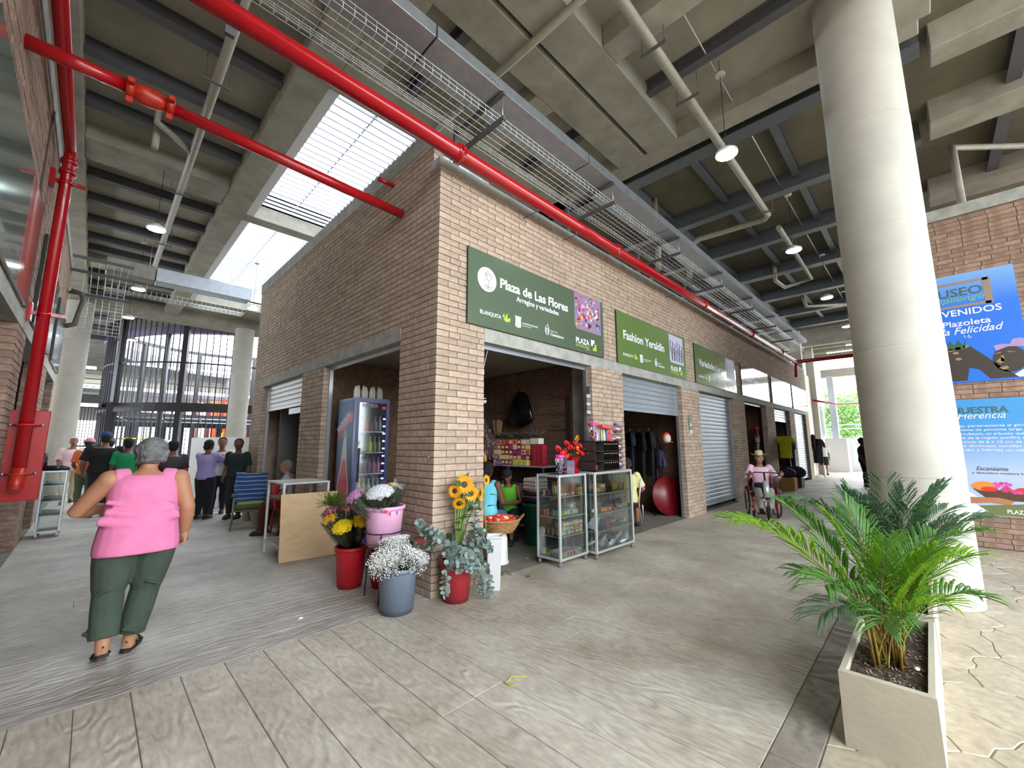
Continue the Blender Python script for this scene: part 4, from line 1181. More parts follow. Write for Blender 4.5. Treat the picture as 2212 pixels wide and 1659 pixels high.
# --- glass display cases
M['fr'] = mat('case_aluminium', (204,212,214), .35, .55)
M['shelf'] = film('glass_shelf', (214,232,226), .22)
def display_case(lab, x0, x1, y0, y1, z0, z1, shelves, tw=.035, rz=0.0):
    o = thing('display_case', lab, 'display case', (x0, y0, 0), rz)
    def l(a, b, c, d, e, f): return MB().bbox(a, b, c, d, e, f, .006)
    n = 0
    for X in (x0, x1-tw):
        for Y in (y0, y1-tw):
            l(X, X+tw, Y, Y+tw, z0, z1).build('upright', M['fr'], o)
    for z in (z0, z1-tw):
        l(x0+tw, x1-tw, y0, y0+tw, z, z+tw).build('rail', M['fr'], o); l(x0+tw, x1-tw, y1-tw, y1, z, z+tw).build('rail', M['fr'], o)
        l(x0, x0+tw, y0+tw, y1-tw, z, z+tw).build('rail', M['fr'], o); l(x1-tw, x1, y0+tw, y1-tw, z, z+tw).build('rail', M['fr'], o)
    MB().box(x0+.01, x1-.01, y0+.01, y1-.01, z0+.006, z0+.016).build('base_panel', M['cardboard'], o)
    for z in shelves:
        MB().box(x0+.012, x1-.012, y0+.014, y1-.012, z, z+.006).build('shelf', M['shelf'], o)
        MB().box(x0+tw, x1-tw, y0+.008, y0+.013, z-.004, z+.010).build('shelf_edge', M['fr'], o)
        MB().box(x0+.008, x0+.013, y0+tw, y1-tw, z-.004, z+.010).build('shelf_edge', M['fr'], o)
    MB().box(x0+tw, x1-tw, y0+.004, y0+.007, z0+tw, z1-tw).build('pane', M['glass'], o)
    MB().box(x0+.004, x0+.007, y0+tw, y1-tw, z0+tw, z1-tw).build('pane', M['glass'], o)
    MB().box(x1-.007, x1-.004, y0+tw, y1-tw, z0+tw, z1-tw).build('pane', M['glass'], o)
    MB().box(x0+.01, x1-.01, y0+.01, y1-.01, z1-.01, z1-.004).build('top_pane', M['glass'], o)
    for X in (x0+.03, x1-.03):
        for Y in (y0+.03, y1-.03):
            w = MB().lathe([(.008,-.012),(.026,-.012),(.028,0),(.026,.012),(.008,.012)], 14, (X, Y, .028), 'Y').build('castor', mat('castor_grey',(120,120,124),.5), o)
            MB().box(X-.012, X+.012, Y-.016, Y+.016, .036, z0).build('fork', M['galv'], w)
    return o
c1 = display_case('tall glass display case on castors, left one, with boxed goods', 1.74, 2.35, -.30, .10, .07, 1.15, (.36,.60,.86))
c2 = display_case('wider glass display case on castors, right one, with packets and trinkets', 2.38, 3.40, -.42, -.0, .07, 1.16, (.35,.58,.85))
# merchandise: every packet is its own thing
rg = random.Random(8)
PC = {}
def packet_mesh(kind, c, w, d, h):
    k = (kind, c, round(w,3), round(d,3), round(h,3))
    if k in PC: return PC[k]
    m_ = mat('pack_%d_%d_%d' % c, c, .45)
    t = MB()
    if kind == 'box': t.bbox(-w/2,w/2,-d/2,d/2,0,h,.003)
    elif kind == 'bag':
        t.lathe([(w*.45,0),(w*.52,h*.1),(w*.5,h*.5),(w*.3,h*.86),(w*.08,h*.9),(w*.35,h)], 8, (0,0,0)); t.v = [(a,b*.5*d/w*1.4,c_) for a,b,c_ in t.v]
    elif kind == 'bottle': t.lathe([(w*.45,0),(w*.5,.006),(w*.5,h*.55),(w*.18,h*.72),(w*.17,h*.93),(w*.22,h*.94),(w*.22,h)], 12)
    elif kind == 'cup': t.lathe([(w*.36,0),(w*.5,h),(w*.46,h),(w*.33,.004),(.001,.004)], 14, caps=False)
    elif kind == 'jar': t.lathe([(w*.4,0),(w*.5,.01),(w*.5,h*.75),(w*.4,h*.82),(w*.42,h*.83),(w*.42,h)], 14)
    PC[k] = (t.mesh(kind, m_), m_)
    return PC[k]
LBLC = {'box':'small box','bag':'tied packet','bottle':'bottle','cup':'cup','jar':'jar'}
def cname(c):
    r, g, b = c
    mx, mn = max(c), min(c)
    if mx-mn < 28: return 'white' if mx > 200 else 'grey' if mx > 90 else 'black'
    if r == mx: return 'pink' if b > g+20 and r > 180 else ('yellow' if g > .75*r and b < .6*r else 'orange' if g > .42*r and b < .4*r else 'brown' if r < 190 and g > .5*r else 'beige' if g > .7*r else 'red')
    if g == mx: return 'green'
    return 'blue' if g > r else 'purple'
def goods(kind, c, x, y, z, w, d, h, where, grp, rz=0, rx=0, face=None):
    me, _ = packet_mesh(kind, c, w, d, h)
    nm = {'box':'carton','bag':'packet','bottle':'bottle','cup':'cup','jar':'jar'}[kind]
    o = inst(nm, me, None, (x, y, z), (rx, 0, rz))
    tag(o, '%s %s %s' % (cname(c), LBLC[kind], where), nm, '%s %s %s' % (cname(c), {'box':'small boxes','bag':'tied packets','bottle':'bottles','cup':'cups','jar':'jars'}[kind], where))
    if face and kind == 'box':
        t = MB().box(-w*.32, w*.32, -d/2-.0012, -d/2, h*.25, h*.78)
        f = inst('label', PCm(face, w, d, h, t), o)
    return o
PF = {}
def PCm(c, w, d, h, t):
    k = (c, round(w,3), round(d,3), round(h,3))
    if k not in PF: PF[k] = t.mesh('label', mat('pack_%d_%d_%d' % c, c, .45))
    return PF[k]
def row(cols, x0, x1, y, z, w, d, h, kind, where, grp, jit=.004, face=((236,236,226),(200,60,40),(250,220,80))):
    x = x0+w/2
    while x < x1-w/2+.001:
        hh = h*rg.choice((1, 1, .85))
        goods(kind, rg.choice(cols), x, y+rg.uniform(-jit,jit), z, w, d, hh, where, grp, rg.uniform(-.05,.05), face=rg.choice(face))
        x += w+.004
def rowy(cols, y0, y1, x, z, w, d, h, kind, where, grp, face=((236,236,226),(200,60,40),(250,220,80))):
    y = y0+w/2
    while y < y1-w/2+.001:
        goods(kind, rg.choice(cols), x, y, z, w, d, h*rg.choice((1,.9)), where, grp, -PI/2, face=rg.choice(face))
        y += w+.004
# left case, bottom to top
W1 = 'on the bottom of the left display case'
row([(214,160,140),(70,58,54),(236,230,228),(206,196,200)], 1.80, 2.31, -.20, .088, .062, .10, .075, 'box', W1, '')
row([(236,236,240),(214,214,224)], 1.82, 2.31, -.06, .088, .09, .12, .06, 'box', W1, '')
rowy([(190,52,60),(96,120,76),(196,150,110),(60,48,46),(150,150,170)], -.10, .06, 1.80, .088, .034, .07, .095, 'box', W1, '')
W2 = 'on the second shelf of the left display case'
for zz in (0, .055, .11):
    row([(238,206,80),(226,140,60),(176,206,196),(206,150,190),(190,150,110),(240,226,180)], 1.82, 2.31, -.20, .368+zz, .05, .09, .052, 'box', W2, '')
rowy([(120,90,70),(140,110,90)], -.14, .06, 1.81, .368, .034, .08, .10, 'box', W2, '', face=((236,200,180),(60,40,36)))
W3 = 'on the third shelf of the left display case'
row([(90,66,60),(236,232,230),(226,190,200),(150,200,190),(150,196,60)], 1.85, 2.31, -.17, .608, .055, .07, .07, 'box', W3, '')
row([(206,226,216),(180,212,200)], 2.16, 2.31, -.12, .68, .06, .07, .06, 'box', W3, '')
rowy([(50,110,190),(196,40,48),(206,170,60),(130,140,180),(84,60,50)], -.16, .06, 1.81, .608, .042, .06, .085, 'cup', W3, '')
W4 = 'on the top shelf of the left display case'
row([(150,106,54),(176,130,60)], 1.90, 2.30, -.03, .868, .05, .05, .17, 'bottle', W4, '')
row([(226,190,200),(240,240,240),(60,60,64)], 1.83, 2.2, -.2, .868, .05, .06, .035, 'box', W4, '')
goods('bottle', (190,90,50), 2.22, -.16, .868, .07, .07, .22, W4, ''); goods('box', (226,196,80), 2.26, -.23, .868, .09, .05, .09, W4, '', face=(190,60,40))
goods('bottle', (60,96,66), 1.84, -.10, .868, .06, .06, .18, W4, '')
rowy([(214,200,70),(236,230,200)], -.0, .07, 1.82, .868, .035, .08, .08, 'box', W4, '')
goods('box', (200,60,130), 1.82, -.05, .868, .05, .05, .07, W4, '')
# right case
V1 = 'heaped on the bottom of the right display case'
cl = [(206,214,222),(150,164,176),(190,190,196),(120,104,100),(226,230,232),(170,150,150)]
for k in range(22):
    goods('bag', rg.choice(cl), 2.46+rg.random()*.84, -.22+rg.uniform(-.14,.14), .09+rg.random()*.05, .10, .07, .15, V1, '', rg.random()*3, rg.uniform(.5,1.5))
V2 = 'on the lower shelf of the right display case'
for k in range(12):
    me, _ = packet_mesh('box', (236,234,238), .16, .12, .012)
    q = inst('card_pack', me, None, (2.55+k*.012, -.22, .36+k*.013), (.12, .15, .2+.05*k)); tag(q, 'white card packet in the fanned pile on the lower shelf of the right case', 'packet', 'white card packets piled in the right case')
goods('cup', (206,40,110), 2.83, -.30, .358, .07, .07, .09, V2, ''); goods('box', (50,110,190), 2.86, -.18, .358, .04, .04, .13, V2, '')
for k in range(7): goods('bag', rg.choice([(186,172,184),(214,222,226)]), 3.0+rg.random()*.3, -.2+rg.uniform(-.1,.1), .37, .10, .06, .12, V2, '', rg.random()*3, 1.2)
V3 = 'on the middle shelf of the right display case'
row([(150,140,100)], 2.45, 2.62, -.25, .588, .08, .1, .075, 'box', V3, '')
row([(226,80,30),(240,130,40)], 2.64, 2.90, -.3, .588, .06, .08, .06, 'box', V3, '')
for k in range(9): goods('bag', rg.choice([(240,90,60),(236,70,70)]), 2.85+rg.random()*.25, -.24+rg.uniform(-.1,.1), .59, .07, .05, .07, V3, '', rg.random()*3, 1.3)
for k in range(10): goods('bag', rg.choice([(60,70,84),(96,106,116),(170,176,190),(120,100,110)]), 3.08+rg.random()*.26, -.22+rg.uniform(-.13,.13), .59+rg.random()*.05, .10, .07, .13, V3, '', rg.random()*3, 1.25)
V4 = 'on the top shelf of the right display case'
row([(196,180,110),(206,190,130)], 2.62, 2.92, -.2, .858, .13, .12, .055, 'box', V4, '')
row([(206,190,130)], 2.62, 2.92, -.2, .915, .13, .12, .05, 'box', V4, '')
for k in range(3): goods('jar', (176,130,60), 3.06+k*.1, -.28+.03*k, .858, .06, .06, .12-.02*k, V4, '')
goods('box', (60,56,54), 3.10, -.12, .858, .06, .06, .22, V4, ''); goods('box', (160,116,54), 3.2, -.14, .858, .09, .08, .14, V4, '')
for k in range(4): goods('bag', (150,110,80), 2.48+k*.05, -.3+.03*k, .858, .08, .06, .08, V4, '', k, .9)
for k in range(5): goods('jar', (206,186,120), 3.3, -.34+k*.065, .858, .05, .05, .11, V4, '')
# on top of the cases
M['acr'] = film('clear_jar', (244,240,250), .16)
def candy_jar(lab, x, y, z, r, h, lid, cand):
    o = thing('candy_jar', lab, 'jar', (x, y, z))
    MB().lathe([(r*.72,0),(r*.8,.006),(r*.78,h*.35),(r,h*.8),(r,h*.86)], 20, (x,y,z), caps=False).build('vessel', M['acr'], o)
    MB().lathe([(r*1.08,h*.86),(r*1.12,h*.88),(r*1.1,h),(r*.9,h*1.03),(.001,h*1.03)], 20, (x,y,z)).build('lid', mat('lid_'+lid[0], lid[1], .35), o)
    t = MB(); rr = random.Random(int(x*100)); 
    for k in range(26):
        a = rr.random()*6.28; q = r*.62*math.sqrt(rr.random()); t.ball((x+q*cos(a), y+q*sin(a), z+.02+rr.random()*h*.5), .016, 6, 4)
    t.build('sweets', mat('jar_sweets_'+cand[0], cand[1], .4, rand=.5), o, kind='stuff')
    return o
PK = ('pink',(240,50,160))
candy_jar('clear jar with bright pink lid on the left display case', 1.86, -.22, 1.152, .062, .25, PK, ('mixed',(120,110,150)))
candy_jar('clear jar with red lid behind the square sweet jar', 2.08, -.12, 1.152, .07, .25, ('red',(222,40,36)), ('yel',(196,190,140)))
candy_jar('tall clear jar with pink lid standing on the smoked acrylic cabinet', 2.58, -.28, 1.60, .065, .25, PK, ('rose',(196,120,110)))
o = thing('sweet_box', 'square clear box of small coloured sweets on the left display case', 'box', (2.0,-.22,1.152))
t = MB()
for a,b,c,d in ((1.93,1.935,-.28,-.14),(2.105,2.11,-.28,-.14)): t.box(a,b,c,d,1.152,1.33)
for c,d in ((-.28,-.275),(-.145,-.14)): t.box(1.93,2.11,c,d,1.152,1.33)
t.build('walls', M['acr'], o)
cc = [('blue',(50,70,170)),('red',(214,40,60)),('white',(240,236,240)),('cream',(226,196,150))]
for nm, c in cc:
    t = MB()
    for k in range(12): t.obox((1.95+rg.random()*.14,-.26+rg.random()*.1,1.17+rg.random()*.07),(.026,.02,.018),(rg.random()*3,0,rg.random()*3),.004)
    t.build('sweets', mat('sweet_'+nm,c,.35), o, kind='stuff')
# smoked acrylic cabinet
o = thing('acrylic_cabinet', 'smoked acrylic drawer cabinet with round holes on the right display case', 'cabinet', (2.62,-.3,1.165))
M['smoke'] = film('smoked_acrylic', (120,112,108), .2); M['smk'] = mat('dark_acrylic', (64,58,56), .25)
for z in (1.165,1.30,1.44,1.585): MB().box(2.50,3.14,-.36,-.10,z,z+.008).build('shelf', M['smk'], o)
for x in (2.50,3.132): MB().box(x,x+.008,-.36,-.10,1.165,1.593).build('side_panel', M['smk'], o)
MB().box(2.50,3.14,-.104,-.10,1.165,1.593).build('back_panel', M['smk'], o)
MB().box(2.70,2.706,-.36,-.10,1.165,1.593).build('divider', M['smk'], o)
for z0_ in (1.175,1.31,1.45):
    f = MB().box(2.708,3.13,-.362,-.359,z0_,z0_+.12).build('drawer_front', M['smoke'], o)
    for k in range(7):
        MB().lathe([(.001,-.001),(.009,-.0005),(.009,0)], 10, (2.75+k*.055,-.3625,z0_+.10),'Y',caps=False).build('hole', M['white'], f)
for c, x, z, w in (((230,200,40),3.03,1.31,.07),((60,60,160),2.8,1.31,.09),((40,130,190),2.9,1.45,.12),((200,80,60),2.92,1.175,.1),((130,100,180),2.76,1.175,.07),((60,120,200),3.02,1.175,.07),((150,60,60),2.58,1.175,.08),((240,130,70),3.06,1.32,.03)):
    goods('box', c, x, -.26, z+.002, w, .1, .07, 'inside the smoked acrylic cabinet', '')
# packets on the cabinet
for k in range(5): goods('bag', ((226,226,236),(150,150,190),(196,214,110),(236,236,240),(110,100,140))[k], 2.72+k*.065, -.24, 1.594, .075, .05, .19, 'standing on the smoked acrylic cabinet', '', k*.4)
goods('bag', (226,60,70), 3.08, -.24, 1.594, .09, .06, .15, 'standing on the smoked acrylic cabinet', '')
tag(MB().obox((2.93,-.25,1.80),(.30,.12,.05),(0,.1,.1),.012).build('packet', mat('redwhite_pack',(232,70,60),.4)), 'red and orange flat packet lying on the upright packets', 'packet')
# tower of clear dome boxes
for k in range(5):
    z = 1.170+k*.135
    o = thing('dome_box', ('bottom','second','third','fourth','top')[k]+' clear dome box in the tower beside the acrylic cabinet', 'box', (3.26,-.25,z))
    MB().lathe([(.07,0),(.098,.03),(.105,.065),(.098,.1),(.06,.128),(.02,.132)], 20, (3.26,-.25,z)).build('dome', M['acr'], o)
    c = ((60,50,200),(60,60,150),(150,80,60),(150,70,60),(200,60,70))[k]
    t = MB()
    for q in range(14): t.ball((3.26+rg.uniform(-.055,.055),-.25+rg.uniform(-.055,.055),z+.02+rg.random()*.03),.016,6,4)
    t.build('trinkets', mat('trinket_%d'%k,c,.4), o, kind='stuff')
    if k == 4: MB().lathe([(.035,.13),(.038,.165),(.03,.17)], 14, (3.26,-.25,z)).build('lid', mat('lid_violet',(110,90,180),.4), o)
# hanging strip of sachets at the jamb
o = thing('sachet_strip', 'hanging strip of grey sachets at the right jamb of the flower shop', 'sachets', (2.93,.03,2.0))
MB().cyl((2.93,.03,2.50),(2.93,.03,2.79),.002,5).build('string', M['white'], o)
MB().bbox(2.90,2.96,.02,.04,2.34,2.46,.005).build('sachet', M['blackmt'], o)
for k in range(5): MB().bbox(2.885,2.975,.015,.045,2.02+k*.064,2.078+k*.064,.006).build('sachet', mat('sachet_%d'%(k%2),((186,186,190),(120,118,122))[k%2],.35), o)

# --- interior of the corner shop
o = thing('metal_shelf', 'grey metal shelf table along the inner brick wall', 'shelf', (2.95,1.7,0))
for z in (1.155,.62,.15): MB().box(2.78,3.36,.85,2.6,z,z+.02).build('shelf_board', mat('shelf_grey',(188,192,204),.4,.3), o)
for x in (2.79,3.33):
    for y in (.87,1.7,2.57): MB().box(x-.012,x+.012,y-.012,y+.012,0,1.155).build('leg', M['steel_dk'], o)
WB = 'stacked on the shelf along the inner brick wall'
cb = [(206,80,60),(120,50,110),(226,130,60),(190,50,70),(96,50,60),(206,196,110),(226,200,190)]
for iy in range(9):
    for iz in range(5):
        goods('box', rg.choice(cb), 2.95, 1.30+iy*.105, 1.177+iz*.092, .10, .16, .088, WB, '', -PI/2, face=rg.choice(((236,200,180),(190,60,120),(240,226,120))))
for iy in range(3): goods('box', (206,200,110), 2.86, 1.32+iy*.13, 1.177, .1, .07, .10, WB, '', -PI/2)
goods('box', (226,216,200), 2.92, 1.12, 1.55, .2, .14, .10, WB, '', -PI/2)
for iy in range(3): goods('box', (170,40,60), 2.92, .98+iy*.09, 1.177, .085, .12, .36, WB, '', -PI/2)
goods('bottle', (226,150,30), 2.85, 2.4, 1.177, .07, .07, .24, WB, '')
t = MB()
for k in range(70):
    y = rg.uniform(1.1,2.2); t.tube([(2.92,y,1.66+rg.random()*.02),(2.92+rg.uniform(-.12,.12),y+rg.uniform(-.2,.2),1.72+rg.random()*.06)],.008,4)
tag(t.build('dried_greens', mat('dried_green',(74,76,60),.9)), 'bundle of dark dried greens lying on the stacked boxes', 'dried plants', kind='stuff')
WL = 'on the lower shelves of the inner shop'
for k in range(14): goods(rg.choice(('bottle','jar')), rg.choice([(80,70,90),(130,124,134),(60,60,70),(150,60,70)]), 2.88+rg.random()*.2, .95+k*.11, .64, .08, .08, .22, WL, '')
for k in range(8): goods('box', rg.choice([(70,66,60),(120,110,100),(90,70,80)]), 2.95, .98+k*.19, .17, .17, .2, .26, WL, '', -PI/2)
o = thing('hanging_bag', 'big shiny black plastic bag hanging on the inner brick wall', 'bag', (3.27,1.84,1.93))
t = MB()
prof = [(.02,.62),(.10,.60),(.17,.5),(.23,.3),(.30,.08),(.24,.0),(.1,-.06),(.01,-.07)]
vs = []; fs = []; n = 24
for i, (r, z) in enumerate(prof):
    for k in range(n):
        rr = r*(1+.06*sin(k*5+i)); vs.append((3.27+rr*.38*cos(2*PI*k/n)*1.0, 1.84+rr*sin(2*PI*k/n)*1.15, 1.95+z))
for i in range(len(prof)-1):
    for k in range(n): a = i*n+k; b = i*n+(k+1)%n; fs.append((a,b,b+n,a+n))
t.add(vs, fs, True); t.build('sack', mat('black_film',(14,14,16),.22), o)
MB().cyl((3.27,1.84,2.56),(3.39,1.84,2.62),.008,6).build('hook', M['galv'], o)
o = thing('peg_rack', 'dark wooden peg rack leaning on the inner brick wall', 'rack', (3.36,.76,1.2))
MB().box(3.35,3.39,.74,.79,1.18,2.42).build('post', mat('dark_wood',(56,38,30),.6), o)
for z in (2.38,2.1,1.82): MB().tube([(3.36,.77,z),(3.30,1.02,z+.03),(3.28,1.1,z+.08)],.012,6).build('peg', mat('dark_wood',(56,38,30),.6), o)
o = thing('dried_sheaf', 'tied sheaf of dried wheat standing on the shop shelf', 'dried plants', (3.12,2.35,1.177))
t = MB()
for k in range(60):
    a = rg.random()*6.28; r = rg.random(); t.tube([(3.12+.03*r*cos(a),2.35+.05*r*sin(a),1.18),(3.12+.025*r*cos(a),2.35+.04*r*sin(a),1.5),(3.12+.10*r*cos(a),2.35+.16*r*sin(a),1.98+.06*rg.random())],[.004,.004,.008],4)
t.build('stems', mat('straw',(150,128,84),.85), o, kind='stuff')
MB().tube([(3.12+.05*cos(k*PI/8),2.35+.06*sin(k*PI/8),1.5) for k in range(17)],.008,5).build('band', M['cardboard'], o)
# purple wrapped bunch hanging at the left jamb
o = thing('wrapped_bunch', 'hanging bunch of dark purple leaves in cellophane at the shop jamb', 'bouquet', (1.0,.35,1.5))
t = MB()
for k in range(46):
    s_ = rg.random(); t.ball((.86+.42*s_+rg.uniform(-.06,.06)*(.4+s_), .38+rg.uniform(-.08,.08), 2.02-.75*s_+rg.uniform(-.04,.04)), .022+.012*s_, 7, 4, (1,.3,1))
t.build('leaves', mat('plum_leaf',(64,40,56),.5,rand=.4), o, kind='stuff')
MB().add([(.86,.33,2.08),(.80,.34,1.75),(.98,.3,1.38),(1.3,.3,1.42),(1.42,.34,1.6),(1.02,.36,2.02)], [(0,1,2),(0,2,3),(0,3,4),(0,4,5)]).build('cellophane', M['film'], o)
t = MB()
for k in range(14): a = rg.uniform(-.4,2.2); t.tube([(.88,.36,2.10),(.88+.08*cos(a),.36,2.12+.06*sin(a)),(.9+.16*cos(a),.36,2.12+.09*sin(a))],.006,5)
t.build('pale_stems', mat('pale_stem',(206,206,180),.7), o)
MB().cyl((.88,.36,2.1),(.88,.14,2.74),.003,5).build('string', M['white'], o)

# --- second shop interior
o = thing('clothes_rail', 'dark crowded clothes rail inside the second shop', 'rack', (6.5,1.2,0))
for y in (.62,2.0):
    MB().box(6.48,6.52,y-.015,y+.015,0,1.95).build('post', M['blackmt'], o)
    MB().box(6.2,6.8,y-.015,y+.015,0,.03).build('foot', M['blackmt'], o)
MB().box(6.485,6.515,.62,2.0,1.92,1.95).build('rail', M['blackmt'], o)
def garment(x, y, z, w, h, c, lab, rz=0, grp=None, nm='shirt', cat='shirt'):
    o = thing(nm, lab, cat, (x, y, z), 0, grp)
    m_ = mat('cloth_%d_%d_%d' % c, c, .9, var=.2, vscale=7)
    t = MB(); n = 20
    prof = [(w*.30,0,.03),(w*.5,-h*.06,.045),(w*.52,-h*.25,.05),(w*.42,-h*.35,.06),(w*.42,-h*.7,.06),(w*.44,-h,.055)]
    vs = []; fs = []
    for i, (r, zz, d) in enumerate(prof):
        for k in range(n):
            a = 2*PI*k/n; q = Vector((r*cos(a), d*sin(a)*(1+.3*sin(3*a+i)), zz)); q.rotate(Quaternion((0,0,1), rz)); vs.append(Vector((x,y,z))+q)
    for i in range(len(prof)-1):
        for k in range(n): a = i*n+k; b = i*n+(k+1)%n; fs.append((a,b,b+n,a+n))
    fs.append(tuple(range(n))); fs.append(tuple(range((len(prof)-1)*n, len(prof)*n))[::-1])
    t.add(vs, fs, True); t.build('body', m_, o)
    for s in (-1,1):
        q = [Vector((s*w*.40,0,-h*.03)), Vector((s*w*.60,0,-h*.20)), Vector((s*w*.66,0,-h*.36))]
        for v in q: v.rotate(Quaternion((0,0,1), rz))
        MB().tube([Vector((x,y,z))+v for v in q], [w*.12,w*.13,w*.12], 10, flat=.45).build('sleeve', m_, o)
    h_ = MB().tube([(x,y,z+.1),(x,y,z+.02)],.004,5); h_.build('hanger', M['alu'], o)
    return o
for k, (y, c, h) in enumerate(((.80,(20,20,24),1.0),(1.02,(26,26,30),1.15),(1.28,(30,34,60),.9),(1.52,(22,22,26),1.2),(1.76,(26,28,40),.95))):
    garment(6.45, y, 1.82, .46, h, c, ('first','second','third, navy,','fourth','fifth')[k]+' dark garment on the rail in the second shop', .75)
o = thing('baseball_cap', 'orange and white cap hanging inside the second shop', 'cap', (6.4,.36,1.66))
t = MB().ball((6.4,.36,1.66),.10,14,8,(.9,.9,1.05)); t.build('crown', mat('cap_white',(206,206,206),.8), o)
MB().lathe([(.02,0),(.11,.0),(.115,.012),(.02,.015)], 18, (6.36,.32,1.58)).build('visor', mat('cap_orange',(244,84,30),.7), o)
MB().ball((6.42,.38,1.69),.105,14,8,(.9,.9,1.05)).build('panel', mat('cap_orange',(244,84,30),.7), o)
MB().cyl((6.42,.38,1.75),(6.88,.5,1.9),.004,5).build('string', M['black'], o)
bp_ = thing('backpack', 'dark blue backpack hanging inside the second shop', 'bag', (6.55,.6,1.0))
MB().obox((6.55,.6,1.2),(.3,.18,.42),(0,.1,.5),.06).build('body', mat('navy_cloth',(44,44,70),.9), bp_)
MB().obox((6.50,.5,1.12),(.22,.08,.2),(0,.1,.5),.03).build('pocket', mat('navy_cloth2',(60,58,84),.9), bp_)
MB().tube([(6.5,.62,1.38),(6.55,.6,1.52),(6.62,.6,1.40)],.012,6).build('strap', M['black'], bp_)
o = thing('round_table_top', 'dark red round table top leaning on edge inside the second shop', 'table top', (6.55,.4,0))
t = MB().lathe([(.001,-.012),(.41,-.012),(.415,0),(.41,.012),(.001,.012)], 40, (0,0,0), 'Y')
t.xf(Matrix.Translation((6.50,.44,.418)) @ Matrix.Rotation(R(-28),4,'Z') @ Matrix.Rotation(R(-7),4,'X')); t.build('disc', mat('oxblood',(112,18,26),.35), o)
for k in range(3): tag(MB().cyl((6.66+.04*k,.62,.0),(6.80,.80+.05*k,1.3),.016,8).build('wooden_pole', mat('pole_wood',(170,140,110),.6)), ('nearest','middle','rear')[k]+' wooden pole leaning behind the red table top', 'pole')
o = thing('shoe_shelf', 'low dark shelf with bags at the back of the second shop', 'shelf', (5.5,2.2,0))
for z in (.3,.75,1.2): MB().box(4.7,6.3,2.1,2.5,z,z+.02).build('shelf_board', M['blackmt'], o)
for x in (4.7,5.5,6.28): MB().box(x,x+.02,2.1,2.5,0,1.25).build('side_panel', M['blackmt'], o)
for k in range(5): goods('box', ((60,60,66),(96,84,80),(180,176,170),(70,60,56),(50,50,60))[k], 4.9+k*.28, 2.3, .32, .2, .2, .18, 'on the low shelf in the second shop', '')
for k in range(5): goods('box', ((40,40,46),(120,110,100),(60,50,50),(200,196,190),(50,50,60))[k], 4.9+k*.28, 2.3, .77, .2, .2, .14, 'on the low shelf in the second shop', '')

# --- drinks fridge
o = thing('drinks_fridge', 'tall blue glass-door drinks fridge with bottle artwork, in the side doorway', 'fridge', (.45,2.6,0))
nb = mat('fridge_blue',(22,34,108),.3)
MB().bbox(.17,.72,2.34,2.92,.08,2.26,.012).xf(Matrix.Identity(4))
t = MB(); t.box(.17,.20,2.34,2.92,.06,2.26); t.box(.69,.72,2.34,2.92,.06,2.26); t.box(.2,.69,2.89,2.92,.06,2.26); t.box(.2,.69,2.34,2.92,2.20,2.26); t.box(.2,.69,2.34,2.92,.06,.46)
t.build('cabinet', nb, o)
d = MB(); d.box(.17,.225,2.30,2.338,.46,2.26); d.box(.665,.72,2.30,2.338,.46,2.26); d.box(.225,.665,2.30,2.338,2.19,2.26); d.box(.225,.665,2.30,2.338,.46,.52)
dd = d.build('door', nb, o)
MB().box(.225,.665,2.315,2.320,.52,2.19).build('pane', M['glass'], dd)
MB().box(.235,.25,2.27,2.30,1.0,1.5).build('handle', M['black'], dd)
MB().box(.2,.69,2.86,2.888,.46,2.2).build('inner_back', mat('fridge_inner',(120,130,140),.5), o)
for z in (.78,1.10,1.42,1.74): MB().box(.205,.685,2.36,2.86,z,z+.012).build('shelf', mat('fridge_shelf',(200,200,224),.4), o)
ledm = mat('led_dot',(240,250,255),.5,emit=30.0)
for k in range(11): MB().ball((.655,2.345,.80+k*.115),.010,8,5).build('led', ledm, o)
tfit('POSTOBON', .05, .24, mat('fridge_grey',(150,156,170),.4), o, (.28,2.312,2.12), UX, UZ, bold=.01)
tfit('11', .04, .04, mat('led_red',(255,60,40),.5,emit=3.0), o, (.61,2.312,2.10), UX, UZ)
# side artwork (flat print on the west side)
YM = (0,-1,0)
def sp_(nm, pts, m_, d): MB().prism([(.169-d*.0006, y, z) for y, z in pts], (-.0004,0,0)).build(nm, m_, o)
sp_('panel_print', [(2.92,.1),(2.36,.1),(2.36,2.24),(2.92,2.24)], gradm('fridge_grad',(14,24,84),(30,110,170),1.2,1.9), 0)
sp_('red_swoosh', [(2.90,1.62),(2.86,1.78),(2.62,2.0),(2.42,2.06),(2.38,1.98),(2.40,1.90),(2.52,1.88),(2.74,1.76),(2.86,1.60)], mat('swoosh_red',(200,30,50),.4), 1)
t_ = tfit('POSTOBON', .095, .50, M['tw'], o, (.1675,2.89,1.72), Vector((0,-.84,.54)), Vector((0,.54,.84)), bold=.02)
sp_('bottle_print', [(2.84,.3),(2.84,.95),(2.74,1.25),(2.70,1.52),(2.66,1.68),(2.58,1.68),(2.56,1.52),(2.52,1.25),(2.44,.95),(2.44,.3)], mat('bottle_outline',(190,196,206),.4), 1)
sp_('bottle_print', [(2.81,.3),(2.81,.94),(2.72,1.2),(2.68,1.32),(2.58,1.32),(2.54,1.2),(2.47,.94),(2.47,.3)], mat('cola_red',(206,20,60),.4), 2)
sp_('cap_print', [(2.70,1.66),(2.54,1.66),(2.55,1.74),(2.62,1.79),(2.69,1.74)], mat('cap_grey',(96,104,112),.4), 3)
sp_('label_print', [(2.72,.3),(2.72,.66),(2.64,.74),(2.54,.70),(2.52,.3)], mat('label_tan',(150,116,96),.5), 3)
FW = 'inside the drinks fridge'
